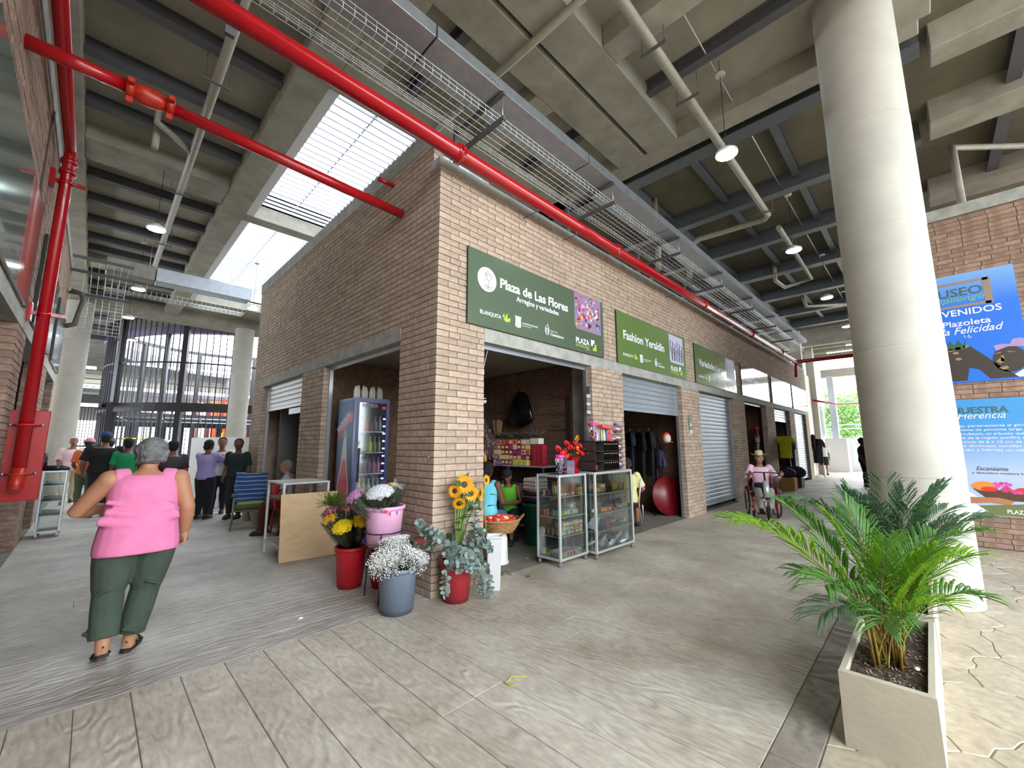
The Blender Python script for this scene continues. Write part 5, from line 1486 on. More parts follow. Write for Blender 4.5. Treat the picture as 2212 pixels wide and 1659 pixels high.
for j, z in enumerate((1.755,1.435,1.115,.795,.475)):
    cs = [[(150,40,50),(110,110,120)],[(206,196,60),(90,110,60)],[(150,60,90),(110,50,110)],[(70,130,150),(200,190,170)],[(200,190,190),(60,80,150)]][j]
    for k in range(6): goods('bottle', rg.choice(cs), .26+k*.075, 2.44, z, .065, .065, .24, FW, '')
for k in range(8):
    g = thing('foam_bottle', 'pale wrapped bottle standing on top of the drinks fridge', 'bottle', (.22+k*.063,2.45+.05*(k%2),2.262), 0, 'pale bottles on the fridge')
    x, y = .22+k*.063, 2.45+.05*(k%2)
    h = .19+.03*((k*3)%4)/4
    MB().lathe([(.03,0),(.033,.01),(.033,h*.55),(.022,h*.8),(.012,h*.97),(.004,h)], 14, (x,y,2.262)).build('body', mat('pale_foam',(196,196,186),.7), g)
# chest of dark things beside the fridge
tag(MB().bbox(.9,2.3,2.6,3.3,0,.9,.02).build('counter', mat('dark_counter',(50,40,36),.6)), 'dark counter at the back of the corner shop', 'counter')

# --- high white table, leaning plywood, striped chair
o = thing('high_table', 'white metal high table behind the leaning plywood board', 'table', (-.4,2.95,0))
wt_ = mat('worn_white_paint',(206,206,204),.5,var=.15)
tx0, tx1, ty0, ty1 = -.66, -.02, 2.62, 3.36
MB().bbox(tx0,tx1,ty0,ty1,1.0,1.022,.004).build('tabletop', wt_, o)
for x in (tx0+.02,tx1-.02):
    for y in (ty0+.02,ty1-.02): MB().box(x-.014,x+.014,y-.014,y+.014,0,1.0).build('leg', wt_, o)
for z in (.16,):
    for x in (tx0+.02,tx1-.02): MB().box(x-.01,x+.01,ty0+.03,ty1-.03,z,z+.025).build('stretcher', wt_, o)
    MB().box(tx0+.03,tx1-.03,ty0+.01,ty1-.01,z+.025,z+.032).build('lower_shelf', mat('shelf_ply',(170,160,144),.7,var=.2), o)
MB().box(tx0+.03,tx1-.03,ty0+.01,ty1-.01,.78,.80).build('upper_shelf', mat('shelf_ply2',(120,100,84),.7,var=.2), o)
o = thing('plywood_board', 'square tan plywood board leaning against the white high table', 'board', (-.3,2.45,0))
t = MB().bbox(-.375,.375,-.006,.006,0,.88,.001)
t.xf(Matrix.Translation((-.315,2.455,0.004)) @ Matrix.Rotation(R(-5.3),4,'Z') @ Matrix.Rotation(R(-9),4,'X'))
t.build('sheet', mat('plywood',(206,176,134),.65,var=.12,vscale=5,stretch=(1,1,3)), o)
def armchair():
    o = thing('armchair', 'metal armchair draped in blue striped cloth with a green cushion', 'chair', (0,0,0))
    m_ = mat('chair_steel',(140,140,134),.4,.6)
    def g(nm, t, mm): return t.build(nm, mm, o)
    for s in (-1,1):
        g('front_leg', MB().tube([(s*.27,-.27,0),(s*.26,-.24,.36),(s*.26,-.22,.60)],.013,8), m_)
        g('rear_leg', MB().tube([(s*.28,.30,0),(s*.26,.16,.34),(s*.26,.12,.60)],.013,8), m_)
        g('armrest', MB().bbox(s*.27-.035,s*.27+.035,-.30,.22,.60,.625,.008), mat('arm_black',(50,48,50),.6))
        g('side_rail', MB().tube([(s*.25,-.26,.34),(s*.25,.22,.33)],.012,8), m_)
    g('front_rail', MB().tube([(-.26,-.25,.34),(.26,-.25,.34)],.012,8), m_)
    g('cushion', MB().bbox(-.25,.25,-.28,.22,.35,.45,.035), mat('olive_cushion',(74,84,34),.9,var=.2))
    g('cushion_cover', MB().bbox(-.20,.23,-.16,.20,.445,.462,.006), mat('lime_cloth',(150,170,84),.9,var=.15))
    # draped cloth backrest with stripes
    n, m2 = 26, 26; vs = []; fs = []
    for j in range(m2+1):
        v = j/m2; z = .44+.56*v; y = .20+.14*v
        for i in range(n+1):
            u = i/n; x = -.28+.56*u
            vs.append((x+.012*sin(v*9+u*3), y-.035-.012*sin(u*7+v*8)-.008*sin(v*31), z+.012*sin(u*6+1)))
    k0 = len(vs)
    for (x,y,z) in vs[:k0]: vs.append((x,y+.05,z))
    q = n+1
    for j in range(m2):
        for i in range(n):
            a = j*q+i; fs.append((a,a+1,a+1+q,a+q)); fs.append((a+k0,a+q+k0,a+1+q+k0,a+1+k0))
    for j in range(m2): fs.append((j*q,(j+1)*q,(j+1)*q+k0,j*q+k0)); a = j*q+n; fs.append((a,a+k0,a+q+k0,a+q))
    for i in range(n): a = m2*q+i; fs.append((a,a+1,a+1+k0,a+k0))
    mm = bpy.data.materials.new('striped_cloth'); mm.use_nodes = True; N = mm.node_tree; B = N.nodes['Principled BSDF']
    tc_ = N.nodes.new('ShaderNodeTexCoord'); wv = N.nodes.new('ShaderNodeTexWave'); wv.bands_direction = 'Z'; wv.inputs['Scale'].default_value = 3.9; wv.inputs['Distortion'].default_value = .8; wv.inputs['Detail'].default_value = 1
    cr = N.nodes.new('ShaderNodeValToRGB'); cr.color_ramp.elements[0].position = .90; cr.color_ramp.elements[0].color = srgb(44,72,122); cr.color_ramp.elements[1].position = .97; cr.color_ramp.elements[1].color = srgb(150,170,204)
    N.links.new(tc_.outputs['Object'], wv.inputs[0]); N.links.new(wv.outputs[1], cr.inputs[0]); N.links.new(cr.outputs[0], B.inputs[0]); B.inputs['Roughness'].default_value = .9
    g('backrest_cloth', MB().add(vs, fs, True), mm)
    g('back_frame', MB().tube([(-.26,.16,.34),(-.26,.31,.98),(.26,.31,.98),(.26,.16,.34)],.012,8), m_)
    return o
ac = armchair(); ac.location = (-.32,5.62,0); ac.rotation_euler = (0,0,R(-14))
tag(MB().bbox(-.2,.0,6.35,6.65,0,.28,.03).build('floor_bag', mat('pale_sack',(150,140,120),.9,var=.2)), 'pale cloth sack on the floor behind the striped chair', 'bag')
tag(MB().lathe([(.12,0),(.17,.2),(.175,.22),(.16,.22),(.11,.02),(.001,.02)],20,(-.05,5.98,0),caps=False).build('floor_basin', mat('basin_pale',(170,160,140),.6)), 'pale basin on the floor under the striped chair', 'basin')
# bar stool with red seat by the table
o = thing('stool', 'black metal stool beside the high table, next to the red chair back', 'stool', (-.15,3.75,0))
for x in (-.3,0.0):
    for y in (3.6,3.9): MB().cyl((x,y,0),(x*.8-.03,3.75+(y-3.75)*.8,.62),.012,8).build('leg', M['blackmt'], o)
for z in (.2,.4): MB().tube([(-.3,3.6,z),(0,3.6,z),(0,3.9,z),(-.3,3.9,z),(-.3,3.6,z)],.007,5).build('rung', M['blackmt'], o)
MB().bbox(-.3,0,3.6,3.9,.62,.65,.01).build('seat', mat('stool_red',(170,40,34),.5), o)

# --- side shop clothes and rail
for k, (y, c) in enumerate(((4.9,(22,22,24)),(5.25,(30,30,44)),(5.55,(18,18,20)))):
    garment(.75, y, 2.1, .5, 1.1, c, ('nearest','middle','farthest')[k]+' dark garment hanging in the side shop', 1.2)
tag(MB().box(.3,1.0,6.3,6.36,0,2.5).build('grey_panel', mat('grey_board',(120,120,116),.6)), 'grey board standing inside the side shop', 'board')

# --- left building goods: small glass case with boots
c3 = display_case('narrow glass display case on castors by the left wall', -3.12, -2.82, 7.0, 7.5, .09, 1.12, (.36,.60,.86), .03)
def shoe(lab, x, y, z, rz, c, boot=False):
    o = thing('shoe', lab, 'boot' if boot else 'shoe', (0,0,0))
    m_ = mat('shoe_%d_%d_%d' % c, c, .35)
    t = MB()
    t.tube([(-.10,0,.045),(-.05,0,.055),(.03,0,.05),(.10,0,.035),(.14,0,.028)],[.035,.04,.04,.04,.025],12,flat=.9)
    t.build('upper', m_, o)
    MB().bbox(-.13,.155,-.043,.043,0,.02,.008).build('sole', M['black'], o)
    if boot: MB().tube([(-.08,0,.05),(-.085,0,.15),(-.09,0,.30)],[.045,.046,.052],12).build('shaft', m_, o)
    o.location = (x,y,z); o.rotation_euler = (0,0,rz)
    return o
shoe('tall black boot on the narrow glass case', -3.05, 7.1, 1.122, -.3, (24,24,28), True)
shoe('black shoe on top of the narrow glass case, pointing right', -2.95, 7.12, 1.122, -.1, (40,42,44))
for k in range(3): shoe(('beige','grey','white')[k]+' shoe on a shelf of the narrow glass case', -2.97, 7.2, (.368,.608,.868)[k], -.3, ((196,176,140),(150,150,150),(220,220,216))[k])
# hanging shirts farther along the front
garment(12.9, .25, 2.1, .5, .35, (196,60,90), 'pink red cap-like cloth hanging in the fourth shop', .3)
garment(13.05, .3, 1.85, .5, .75, (196,200,214), 'white printed shirt hanging in the fourth shop', .3)
garment(14.35, -.22, 1.80, .5, .75, (206,206,30), 'yellow shirt hanging on the pier of the fifth shop', 1.2)
garment(15.4, -.08, 1.72, .55, 1.1, (20,24,44), 'navy garment hanging in the fifth shop opening', .2)
garment(16.0, -.10, 1.75, .55, 1.2, (30,96,170), 'bright blue patterned garment hanging in the fifth shop opening', .3)
garment(15.0, .4, 1.9, .5, 1.0, (20,20,24), 'black garment at the back of the fifth shop opening', .3)
def mound(lab, x, y, z, r, c, nm='sports_bag'):
    o = thing(nm, lab, 'bag', (x,y,z))
    m_ = mat('cloth_%d_%d_%d' % c, c, .7, var=.3, vscale=9)
    MB().ball((x,y,z+r*.7), r, 16, 9, (1,1,.72)).build('body', m_, o)
    MB().tube([(x-r*.5,y-.02,z+r*1.25),(x,y,z+r*1.6),(x+r*.5,y+.02,z+r*1.25)],.014,6).build('handle', M['black'], o)
    return o
tag(MB().bbox(13.75,14.2,-.5,-.12,0,.42,.004).build('cardboard_box', mat('tan_box',(160,126,70),.85,var=.1)), 'tan cardboard box on the floor before the fifth shop', 'box')
mound('dark blue bag on the cardboard box before the fifth shop', 13.97, -.31, .42, .22, (40,44,70))
tag(MB().bbox(15.1,15.6,-.45,-.1,0,.32,.004).build('cardboard_box', mat('dark_box',(80,62,44),.85,var=.1)), 'darker box on the floor farther along the fifth shop', 'box')
mound('black bag on the darker box', 15.35, -.28, .32, .30, (24,26,36))
# ------------------------------------------------------------------ flowers and plants
def gm(nm, c, **k): return mat(nm, c, k.pop('rough', .6), **k)
def disc_flower(t, c, nrm, r, petals=9, cup=.25, w=.5):
    """petal ring as thin kites around centre c facing nrm"""
    d, u, v = frame(nrm)
    c = Vector(c)
    a0 = rg.random()*6
    for k in range(petals):
        a = a0+2*PI*k/petals
        e = u*cos(a)+v*sin(a); s_ = d.cross(e)
        p0 = c+e*r*.15; p1 = c+e*r*.6+s_*r*w*.42+d*r*cup*.6; p2 = c+e*r+d*r*cup; p3 = c+e*r*.6-s_*r*w*.42+d*r*cup*.6
        t.add([p0,p1,p2,p3], [(0,1,2,3)])
rg = random.Random(21)
def cone_film(o, base, top, r0, r1, n=14, open_=.0):
    d, u, v = frame(Vector(top)-Vector(base)); vs = []; fs = []
    for i, (c, r) in enumerate(((Vector(base), r0), ((Vector(base)+Vector(top))/2, (r0+r1)*.52), (Vector(top), r1))):
        for k in range(n):
            a = 2*PI*k/n; w = 1+.10*sin(k*2.1+i)+.05*sin(k*5)
            vs.append(c+(u*cos(a)+v*sin(a))*r*w+d*(.03*sin(k*2.3) if i == 2 else 0))
    for i in range(2):
        for k in range(n): a = i*n+k; b = i*n+(k+1)%n; fs.append((a,b,b+n,a+n))
    return MB().add(vs, fs, True).build('cellophane', M['film'], o)
def bouquet(lab, base, top, r1, specs, nb, rr, wrap=True, leafc=(70,96,50), dome=.5, centre=None, petals=9, cat='bouquet', big=False):
    """specs: list of (name, colour, weight)"""
    o = thing('bouquet', lab, cat, base)
    base = Vector(base); top = Vector(top); d, u, v = frame(top-base)
    st = MB()
    ts = {s[0]: MB() for s in specs}
    cm = MB()
    for k in range(nb):
        q = math.sqrt((k+.5)/nb); a = k*2.39996
        r = r1*q
        c = top+(u*cos(a)+v*sin(a))*r+d*(dome*r1*(1-q*q))+Vector([rg.uniform(-.006,.006) for _ in range(3)])
        nrm = (d+(u*cos(a)+v*sin(a))*q*.9).normalized()
        x = rg.random()*sum(s[2] for s in specs); s = specs[-1][0]
        for sp_ in specs:
            x -= sp_[2]
            if x <= 0: s = sp_[0]; break
        for ly in range(2 if not big else 4):
            disc_flower(ts[s], c+nrm*rr*.12*ly, nrm, rr*(1-.2*ly), petals, .25+.25*ly)
        if centre: cm.ball(c+nrm*rr*.25, rr*.26, 6, 4)
        if k % 2 == 0: st.tube([base+(u*cos(a)+v*sin(a))*.02*q, base.lerp(c, .5)*.999+Vector((0,0,.0)), c], .0022, 4)
    for k in range(nb//2):
        a = rg.random()*6.28; q = rg.uniform(.5,1.0); s = rg.uniform(.35,.95)
        p = base.lerp(top, s)+(u*cos(a)+v*sin(a))*r1*q*s
        e = ((u*cos(a)+v*sin(a))+d*1.2).normalized(); w = e.cross(d).normalized()*.014
        st.add([p, p+e*.04+w, p+e*.09, p+e*.04-w], [(0,1,2,3)])
    st.build('stems_and_leaves', gm('leaf_%d_%d_%d' % leafc, leafc, rand=.3, translucent=.25), o, kind='stuff')
    for s in specs:
        if ts[s[0]].v: ts[s[0]].build('blooms', gm('bloom_'+s[0], s[1], rand=.12, translucent=.3), o, kind='stuff')
    if cm.v: cm.build('flower_centres', gm('centre_'+centre[0], centre[1]), o, kind='stuff')
    if wrap: cone_film(o, base, top+d*.02, .03, r1*1.12)
    return o
# pink bucket
bouquet('lilac pink bouquet in cellophane, leaning left out of the pink bucket', (-.40,.36,.72), (-.64,.42,1.03), .10, [('lilac',(226,166,216),1),('lilac2',(240,196,230),.5)], 60, .021)
b_ = bouquet('white daisy bouquet in the middle of the pink bucket', (-.36,.34,.72), (-.46,.27,1.06), .138, [('white',(244,246,250),1)], 190, .021)
t = MB().prism([(-.42+.022*a,.185,.885+.022*b) for a,b in ((0,-1.1),(1,0),(.9,.8),(.4,1),(0,.6),(-.4,1),(-.9,.8),(-1,0))],(0,.003,0)); t.build('heart_tag', mat('heart_red',(214,60,70),.5), b_)
b_ = bouquet('mixed white, yellow and pale blue daisy bouquet at the right of the pink bucket', (-.32,.37,.72), (-.25,.40,1.08), .105, [('white',(244,246,250),1.2),('butter',(250,206,60),.6),('sky',(150,206,236),.25),('apricot',(240,150,60),.25)], 70, .024, centre=('yel',(230,190,40)))
cone_film(b_, (-.32,.37,.82), (-.24,.40,1.15), .07, .15)
MB().prism([(-.29,.25,.86),(-.24,.24,.90),(-.19,.25,.87),(-.20,.26,.82),(-.27,.26,.82)],(0,.004,0)).build('red_ribbon', mat('ribbon_red',(180,30,50),.4), b_)
# red bucket: yellow chrysanthemums, pinks and fern
bouquet('bright yellow chrysanthemum bouquet at the front left of the red bucket', (-.43,.93,.36), (-.60,.80,.68), .098, [('lemon',(250,226,30),1)], 120, .023, big=False)
bouquet('golden yellow chrysanthemum bouquet at the front right of the red bucket', (-.39,.93,.36), (-.39,.76,.71), .098, [('gold',(240,204,24),1),('lemon',(250,226,30),.4)], 120, .022, leafc=(50,60,40))
bouquet('yellow and orange bouquet at the left edge of the red bucket', (-.45,.98,.36), (-.66,.98,.74), .082, [('butter',(250,206,60),1),('orangey',(236,150,60),.4)], 40, .024)
bouquet('hot pink bouquet at the back left of the red bucket', (-.43,1.0,.36), (-.60,1.12,.80), .088, [('hotpink',(232,110,180),1),('rose',(226,120,130),.5)], 44, .024)
bouquet('salmon pink bouquet behind the golden chrysanthemums', (-.40,1.0,.36), (-.42,1.05,.80), .09, [('salmon',(236,150,130),1),('rosewood',(190,70,120),.5)], 46, .026)
bouquet('magenta and dark pink bouquet at the back of the red bucket', (-.38,1.02,.36), (-.28,1.18,.84), .08, [('rosewood',(190,70,120),1),('hotpink',(232,110,180),.5)], 44, .024)
bouquet('white lily and red rose bouquet between the red bucket and the pink bucket', (-.16,.76,.34), (-.20,.84,.76), .09, [('white',(244,246,250),.8),('red',(180,20,36),.5),('butter',(250,206,60),.5)], 24, .038, leafc=(40,60,34))
o = thing('fern_bunch', 'feathery bright green fern bunch before the plywood board', 'fern', (-.48,1.1,.38))
t = MB()
for k in range(150):
    a = rg.random()*6.28; el = rg.uniform(-.2,1.3); L = rg.uniform(.12,.22)
    e = Vector((cos(a)*cos(el), sin(a)*cos(el), sin(el)*.8+.1)); p = Vector((-.55,1.2,.86)); tip = p+e*L
    prev = p
    for s in range(1,7):
        q = p.lerp(tip, s/6)+Vector((0,0,-.02*(s/6)**2))
        for j in range(3):
            w = Vector([rg.uniform(-1,1) for _ in range(3)]).normalized()*.03+e*.02
            sd = w.cross(e).normalized()*.0022
            t.add([q-sd, q+sd, q+w], [(0,1,2)])
        sd = e.cross(Vector((0,0,1))).normalized()*.0016
        t.add([prev-sd, prev+sd, q+sd, q-sd], [(0,1,2,3)])
        prev = q
t.build('fronds', gm('fern_green',(86,126,34), rand=.35, translucent=.3), o, kind='stuff')
MB().tube([(-.46,1.06,.38),(-.53,1.16,.86)],.012,6).build('stalks', gm('fern_stalk',(90,110,50)), o)
# baby's breath in the grey bucket
def breath(lab, base, top, r1, n, warm=.02):
    o = thing('bouquet', lab, 'bouquet', base)
    base = Vector(base); top = Vector(top); d,u,v = frame(top-base)
    t = MB(); s = MB(); w_ = MB()
    for k in range(n):
        q = math.sqrt(rg.random()); a = rg.random()*6.28
        c = top+(u*cos(a)+v*sin(a))*r1*q*(1+.18*sin(a*3+k*.01))+d*(r1*.38*(1-q*q)+rg.uniform(-.07,.05)*(.4+q))
        r = rg.uniform(.004,.007)
        (w_ if rg.random() < warm else t).add([c+Vector((r,0,0)),c-Vector((r,0,0)),c+Vector((0,r,0)),c-Vector((0,r,0)),c+Vector((0,0,r)),c-Vector((0,0,r))],[(0,2,4),(2,1,4),(1,3,4),(3,0,4),(2,0,5),(1,2,5),(3,1,5),(0,3,5)])
        if k % 5 == 0:
            m_ = base.lerp(c,.6)+Vector((rg.uniform(-.01,.01),rg.uniform(-.01,.01),0)); s.tube([base,m_,c],.0012,3,caps=False)
    t.build('tiny_flowers', gm('breath_white',(240,242,240),rand=.1), o, kind='stuff')
    if w_.v: w_.build('pink_buds', gm('breath_pink',(200,110,120)), o, kind='stuff')
    s.build('twigs', gm('twig_grey',(110,116,96)), o, kind='stuff')
    cone_film(o, base+d*.08, top+d*.03, r1*.5, r1*1.12, 18)
    return o
breath('baby\'s breath bouquet leaning left in the grey bucket', (-.42,-.04,.28), (-.54,-.07,.49), .155, 2600)
breath('upper baby\'s breath bouquet rising behind in the grey bucket', (-.39,.0,.3), (-.40,.05,.58), .135, 2200)
breath('baby\'s breath bouquet leaning right in the grey bucket', (-.38,-.05,.28), (-.31,-.12,.48), .15, 2200)
b_ = bouquet('small bouquet of red berries and green buds in cellophane between the buckets', (-.22,.0,.30), (-.20,-.10,.60), .075, [('berry',(186,50,50),1)], 30, .014, leafc=(110,120,70), petals=6)
# eucalyptus
def euca(lab, pts, n, r0, droop=False, cpal=0):
    o = thing('eucalyptus_branch', lab, 'branch', pts[0])
    P3 = [Vector(p) for p in pts]
    def at(s):
        s = s*(len(P3)-1); i = min(int(s), len(P3)-2); return P3[i].lerp(P3[i+1], s-i)
    MB().tube([at(k/8) for k in range(9)], [.005-.0003*k for k in range(9)], 5).build('stem', gm('euca_stem',(120,104,84)), o)
    t = MB()
    for k in range(n):
        s = .12+.88*k/n; p = at(s); dr = (at(min(1,s+.02))-at(s-.02)).normalized()
        a = k*2.4+rg.random(); _, u, v = frame(dr)
        e = (u*cos(a)+v*sin(a)+dr*.35).normalized(); nn = (dr*.6+Vector([rg.uniform(-.7,.7) for _ in range(3)])).normalized()
        w = e.cross(nn)
        if w.length < .1: continue
        w.normalize(); r = r0*(1.15-.6*s)*rg.uniform(.8,1.1); c = p+e*(r+.006)
        nn = e.cross(w)
        t.add([p+e*.004]+[c+e*r*cos(j*PI/4-PI)+w*r*.92*sin(j*PI/4-PI)+nn*r*.12*abs(cos(j*PI/4)) for j in range(1,8)], [tuple(range(8))])
    t.build('leaves', gm('euca_leaf',(140,160,154), rand=.22, rough=.7, translucent=.1), o, kind='stuff')
    return o
br_ = [
 [(.165,-.22,.34),(.10,-.27,.50),(-.02,-.34,.58),(-.10,-.38,.50)],
 [(.165,-.22,.34),(.17,-.33,.48),(.12,-.46,.46),(.09,-.50,.34)],
 [(.165,-.22,.34),(.22,-.33,.46),(.26,-.44,.36),(.28,-.47,.20),(.28,-.47,.10)],
 [(.165,-.22,.34),(.28,-.25,.52),(.34,-.28,.72),(.36,-.25,.92)],
 [(.165,-.22,.34),(.32,-.27,.48),(.44,-.33,.54),(.50,-.37,.44)],
 [(.165,-.22,.34),(.30,-.30,.44),(.40,-.40,.30),(.42,-.43,.12),(.40,-.44,.03)],
 [(.165,-.22,.34),(.05,-.22,.52),(-.10,-.22,.68),(-.18,-.22,.74)],
 [(.165,-.22,.34),(.06,-.28,.46),(-.06,-.38,.42),(-.13,-.42,.28),(-.14,-.43,.16)],
 [(.165,-.22,.34),(.15,-.33,.46),(.02,-.45,.44),(-.02,-.49,.36)],
 [(.165,-.22,.34),(.23,-.30,.54),(.30,-.35,.66),(.38,-.38,.64)],
 [(.165,-.22,.34),(.20,-.36,.44),(.19,-.47,.40),(.19,-.50,.30)],
 [(-.05,-.02+-.1,.45),(-.12,-.12,.62),(-.2,-.1,.75),(-.24,-.12,.80)]]
ll = ['drooping left over the rim','hanging over the front of the bucket','hanging low at the front right','standing tallest against the brick corner','reaching right','trailing to the floor on the right','rising up to the left','trailing down on the left','curling over the front left','filling the right middle','bending over the front right rim','thin, behind the berry bouquet']
for pts, l_ in zip(br_, ll): euca('blue grey eucalyptus branch '+l_, pts, 56, .037)
# sunflowers
yel = gm('sun_petal',(246,178,20), rand=.1, translucent=.25); leafm = gm('sun_leaf',(66,104,50), rand=.25, translucent=.2); stemm = gm('sun_stem',(120,146,76))
def sunflower(lab, head, nrm, r, foot=(.20,-.16,.36)):
    o = thing('sunflower', lab, 'flower', foot)
    head = Vector(head); nrm = Vector(nrm).normalized(); d,u,v = frame(nrm)
    neck = head-nrm*.03
    MB().tube([foot, Vector(foot).lerp(neck,.55)+Vector((0,.02,.0)), neck+Vector((0,.0,-.05)), neck], .008, 7).build('stem', stemm, o)
    t = MB()
    for ly in range(2): disc_flower(t, head, nrm, r*(1-.12*ly), 17, .05+.15*ly, .42)
    t.build('petals', yel, o)
    t = MB(); vs = [head+nrm*.012]
    for j in range(14): vs.append(head+(u*cos(j*PI/7)+v*sin(j*PI/7))*r*.36+nrm*.004)
    t.add(vs, [(0,1+j,1+(j+1)%14) for j in range(14)], True); t.build('seed_disc', gm('seed_brown',(70,44,26),var=.4,vscale=60), o)
    t = MB(); vs = [head-nrm*.02]
    for j in range(12): vs.append(head+(u*cos(j*PI/6)+v*sin(j*PI/6))*r*.6-nrm*.004*(j%2))
    t.add(vs, [(0,1+(j+1)%12,1+j) for j in range(12)]); t.build('sepals', leafm, o)
    for s in (.55,.75):
        p = Vector(foot).lerp(head, s); a = rg.random()*3+3.4; e = Vector((cos(a),sin(a),.25)).normalized(); w = e.cross(Vector((0,0,1))).normalized()*.035
        MB().add([p, p+e*.05+w, p+e*.10+w*.7+Vector((0,0,-.015)), p+e*.15+Vector((0,0,-.03)), p+e*.10-w*.7+Vector((0,0,-.015)), p+e*.05-w],[(0,1,2,3,4,5)]).build('leaf', leafm, o)
    return o
sunflower('large sunflower facing the camera, top of the bunch against the brick', (.24,-.22,1.13), (-.55,-.8,.15), .108)
sunflower('sunflower below the largest one, facing front', (.33,-.22,1.03), (-.4,-.85,-.1), .092)
sunflower('sunflower seen from the side on the right of the bunch', (.48,-.20,1.02), (.5,-.8,-.1), .092)
sunflower('drooping sunflower at the lower left of the bunch', (.19,-.20,.94), (-.5,-.7,-.4), .080)
sunflower('sunflower turned left, left edge of the bunch', (.14,-.19,1.07), (-.8,-.5,0), .080)
sunflower('half-hidden sunflower at the top right behind the large one', (.31,-.13,1.16), (-.2,-.9,.3), .080)
sunflower('small sunflower standing apart by the shop opening', (.60,-.16,1.15), (.2,-.95,.1), .066, (.62,-.16,.50))
o = thing('sunflower_foliage', 'green leaves around the sunflower bunch', 'foliage', (.28,-.2,.9))
for k in range(13):
    a = rg.uniform(0,6.28); p = Vector((.28+rg.uniform(-.12,.16),-.19+rg.uniform(-.03,.05),rg.uniform(.88,1.22))); e = Vector((cos(a),-.25,sin(a))).normalized(); w = e.cross(Vector((0,1,0))).normalized()*.034
    MB().add([p, p+e*.05+w, p+e*.10+w*.7, p+e*.16, p+e*.10-w*.7, p+e*.05-w],[(0,1,2,3,4,5)]).build('leaf', leafm, o)
for k in range(5): MB().tube([(.19+.01*k,-.18,.36),(.22+.02*k,-.14,.7),(.26+.025*k,-.14,.95)],.007,6).build('stem', stemm, o)
# artificial red roses on the display case
o = thing('rose_arrangement', 'red artificial roses with orange ribbons in a red foil wrap on the glass case', 'flowers', (2.22,-.15,1.152))
rr_ = mat('rose_red',(206,20,30),.5, rand=.25)
for k in range(17):
    a = k*2.4; q = math.sqrt((k+.5)/17)
    c = Vector((2.20+.36*q*cos(a), -.16+.12*q*sin(a), 1.42+.12*(1-q)+.06*sin(k)))
    t = MB()
    for j in range(3): disc_flower(t, c-Vector((0,0,.01*j)), Vector((rg.uniform(-.5,.5),-1,.6)), .05-.010*j, 7, .3+.5*j, 1.0)
    t.ball(c, .02, 7, 5)
    t.build('rose', rr_, o)
    MB().tube([(2.24,-.15,1.26),c],.004,4).build('stem', gm('rose_stem',(60,90,40)), o)
t = MB()
for k in range(26):
    p = Vector((2.2+rg.uniform(-.3,.3),-.2+rg.uniform(-.08,.08),1.42+rg.uniform(-.06,.12))); e = Vector([rg.uniform(-1,1) for _ in range(3)]).normalized()*.06; w = Vector([rg.uniform(-1,1) for _ in range(3)]).normalized()*.012
    t.add([p,p+e*.5+w,p+e,p+e*.5-w],[(0,1,2,3)])
t.build('small_leaves', gm('bronze_leaf',(176,110,60),rand=.4), o, kind='stuff')
for c, z in (((244,150,30),1.60),((250,200,50),1.44)):
    for k in range(4): MB().tube([(2.26,-.2,z),(2.26+.05*cos(k*1.6),-.22,z+.05*sin(k*1.6)+.02),(2.27+.02*k,-.2,z+.07)],.012,6,flat=.25).build('ribbon_loop', mat('ribbon_%d'%c[1],c,.4), o)
MB().cyl((2.25,-.16,1.3),(2.26,-.18,1.6),.004,5).build('stem', gm('rose_stem',(60,90,40)), o)
MB().lathe([(.09,0),(.10,.02),(.085,.05),(.05,.09),(.075,.15),(.10,.2),(.08,.22)], 12, (2.24,-.15,1.152), smooth=False).build('foil_wrap', mat('foil_red',(200,20,40),.18,.5), o)

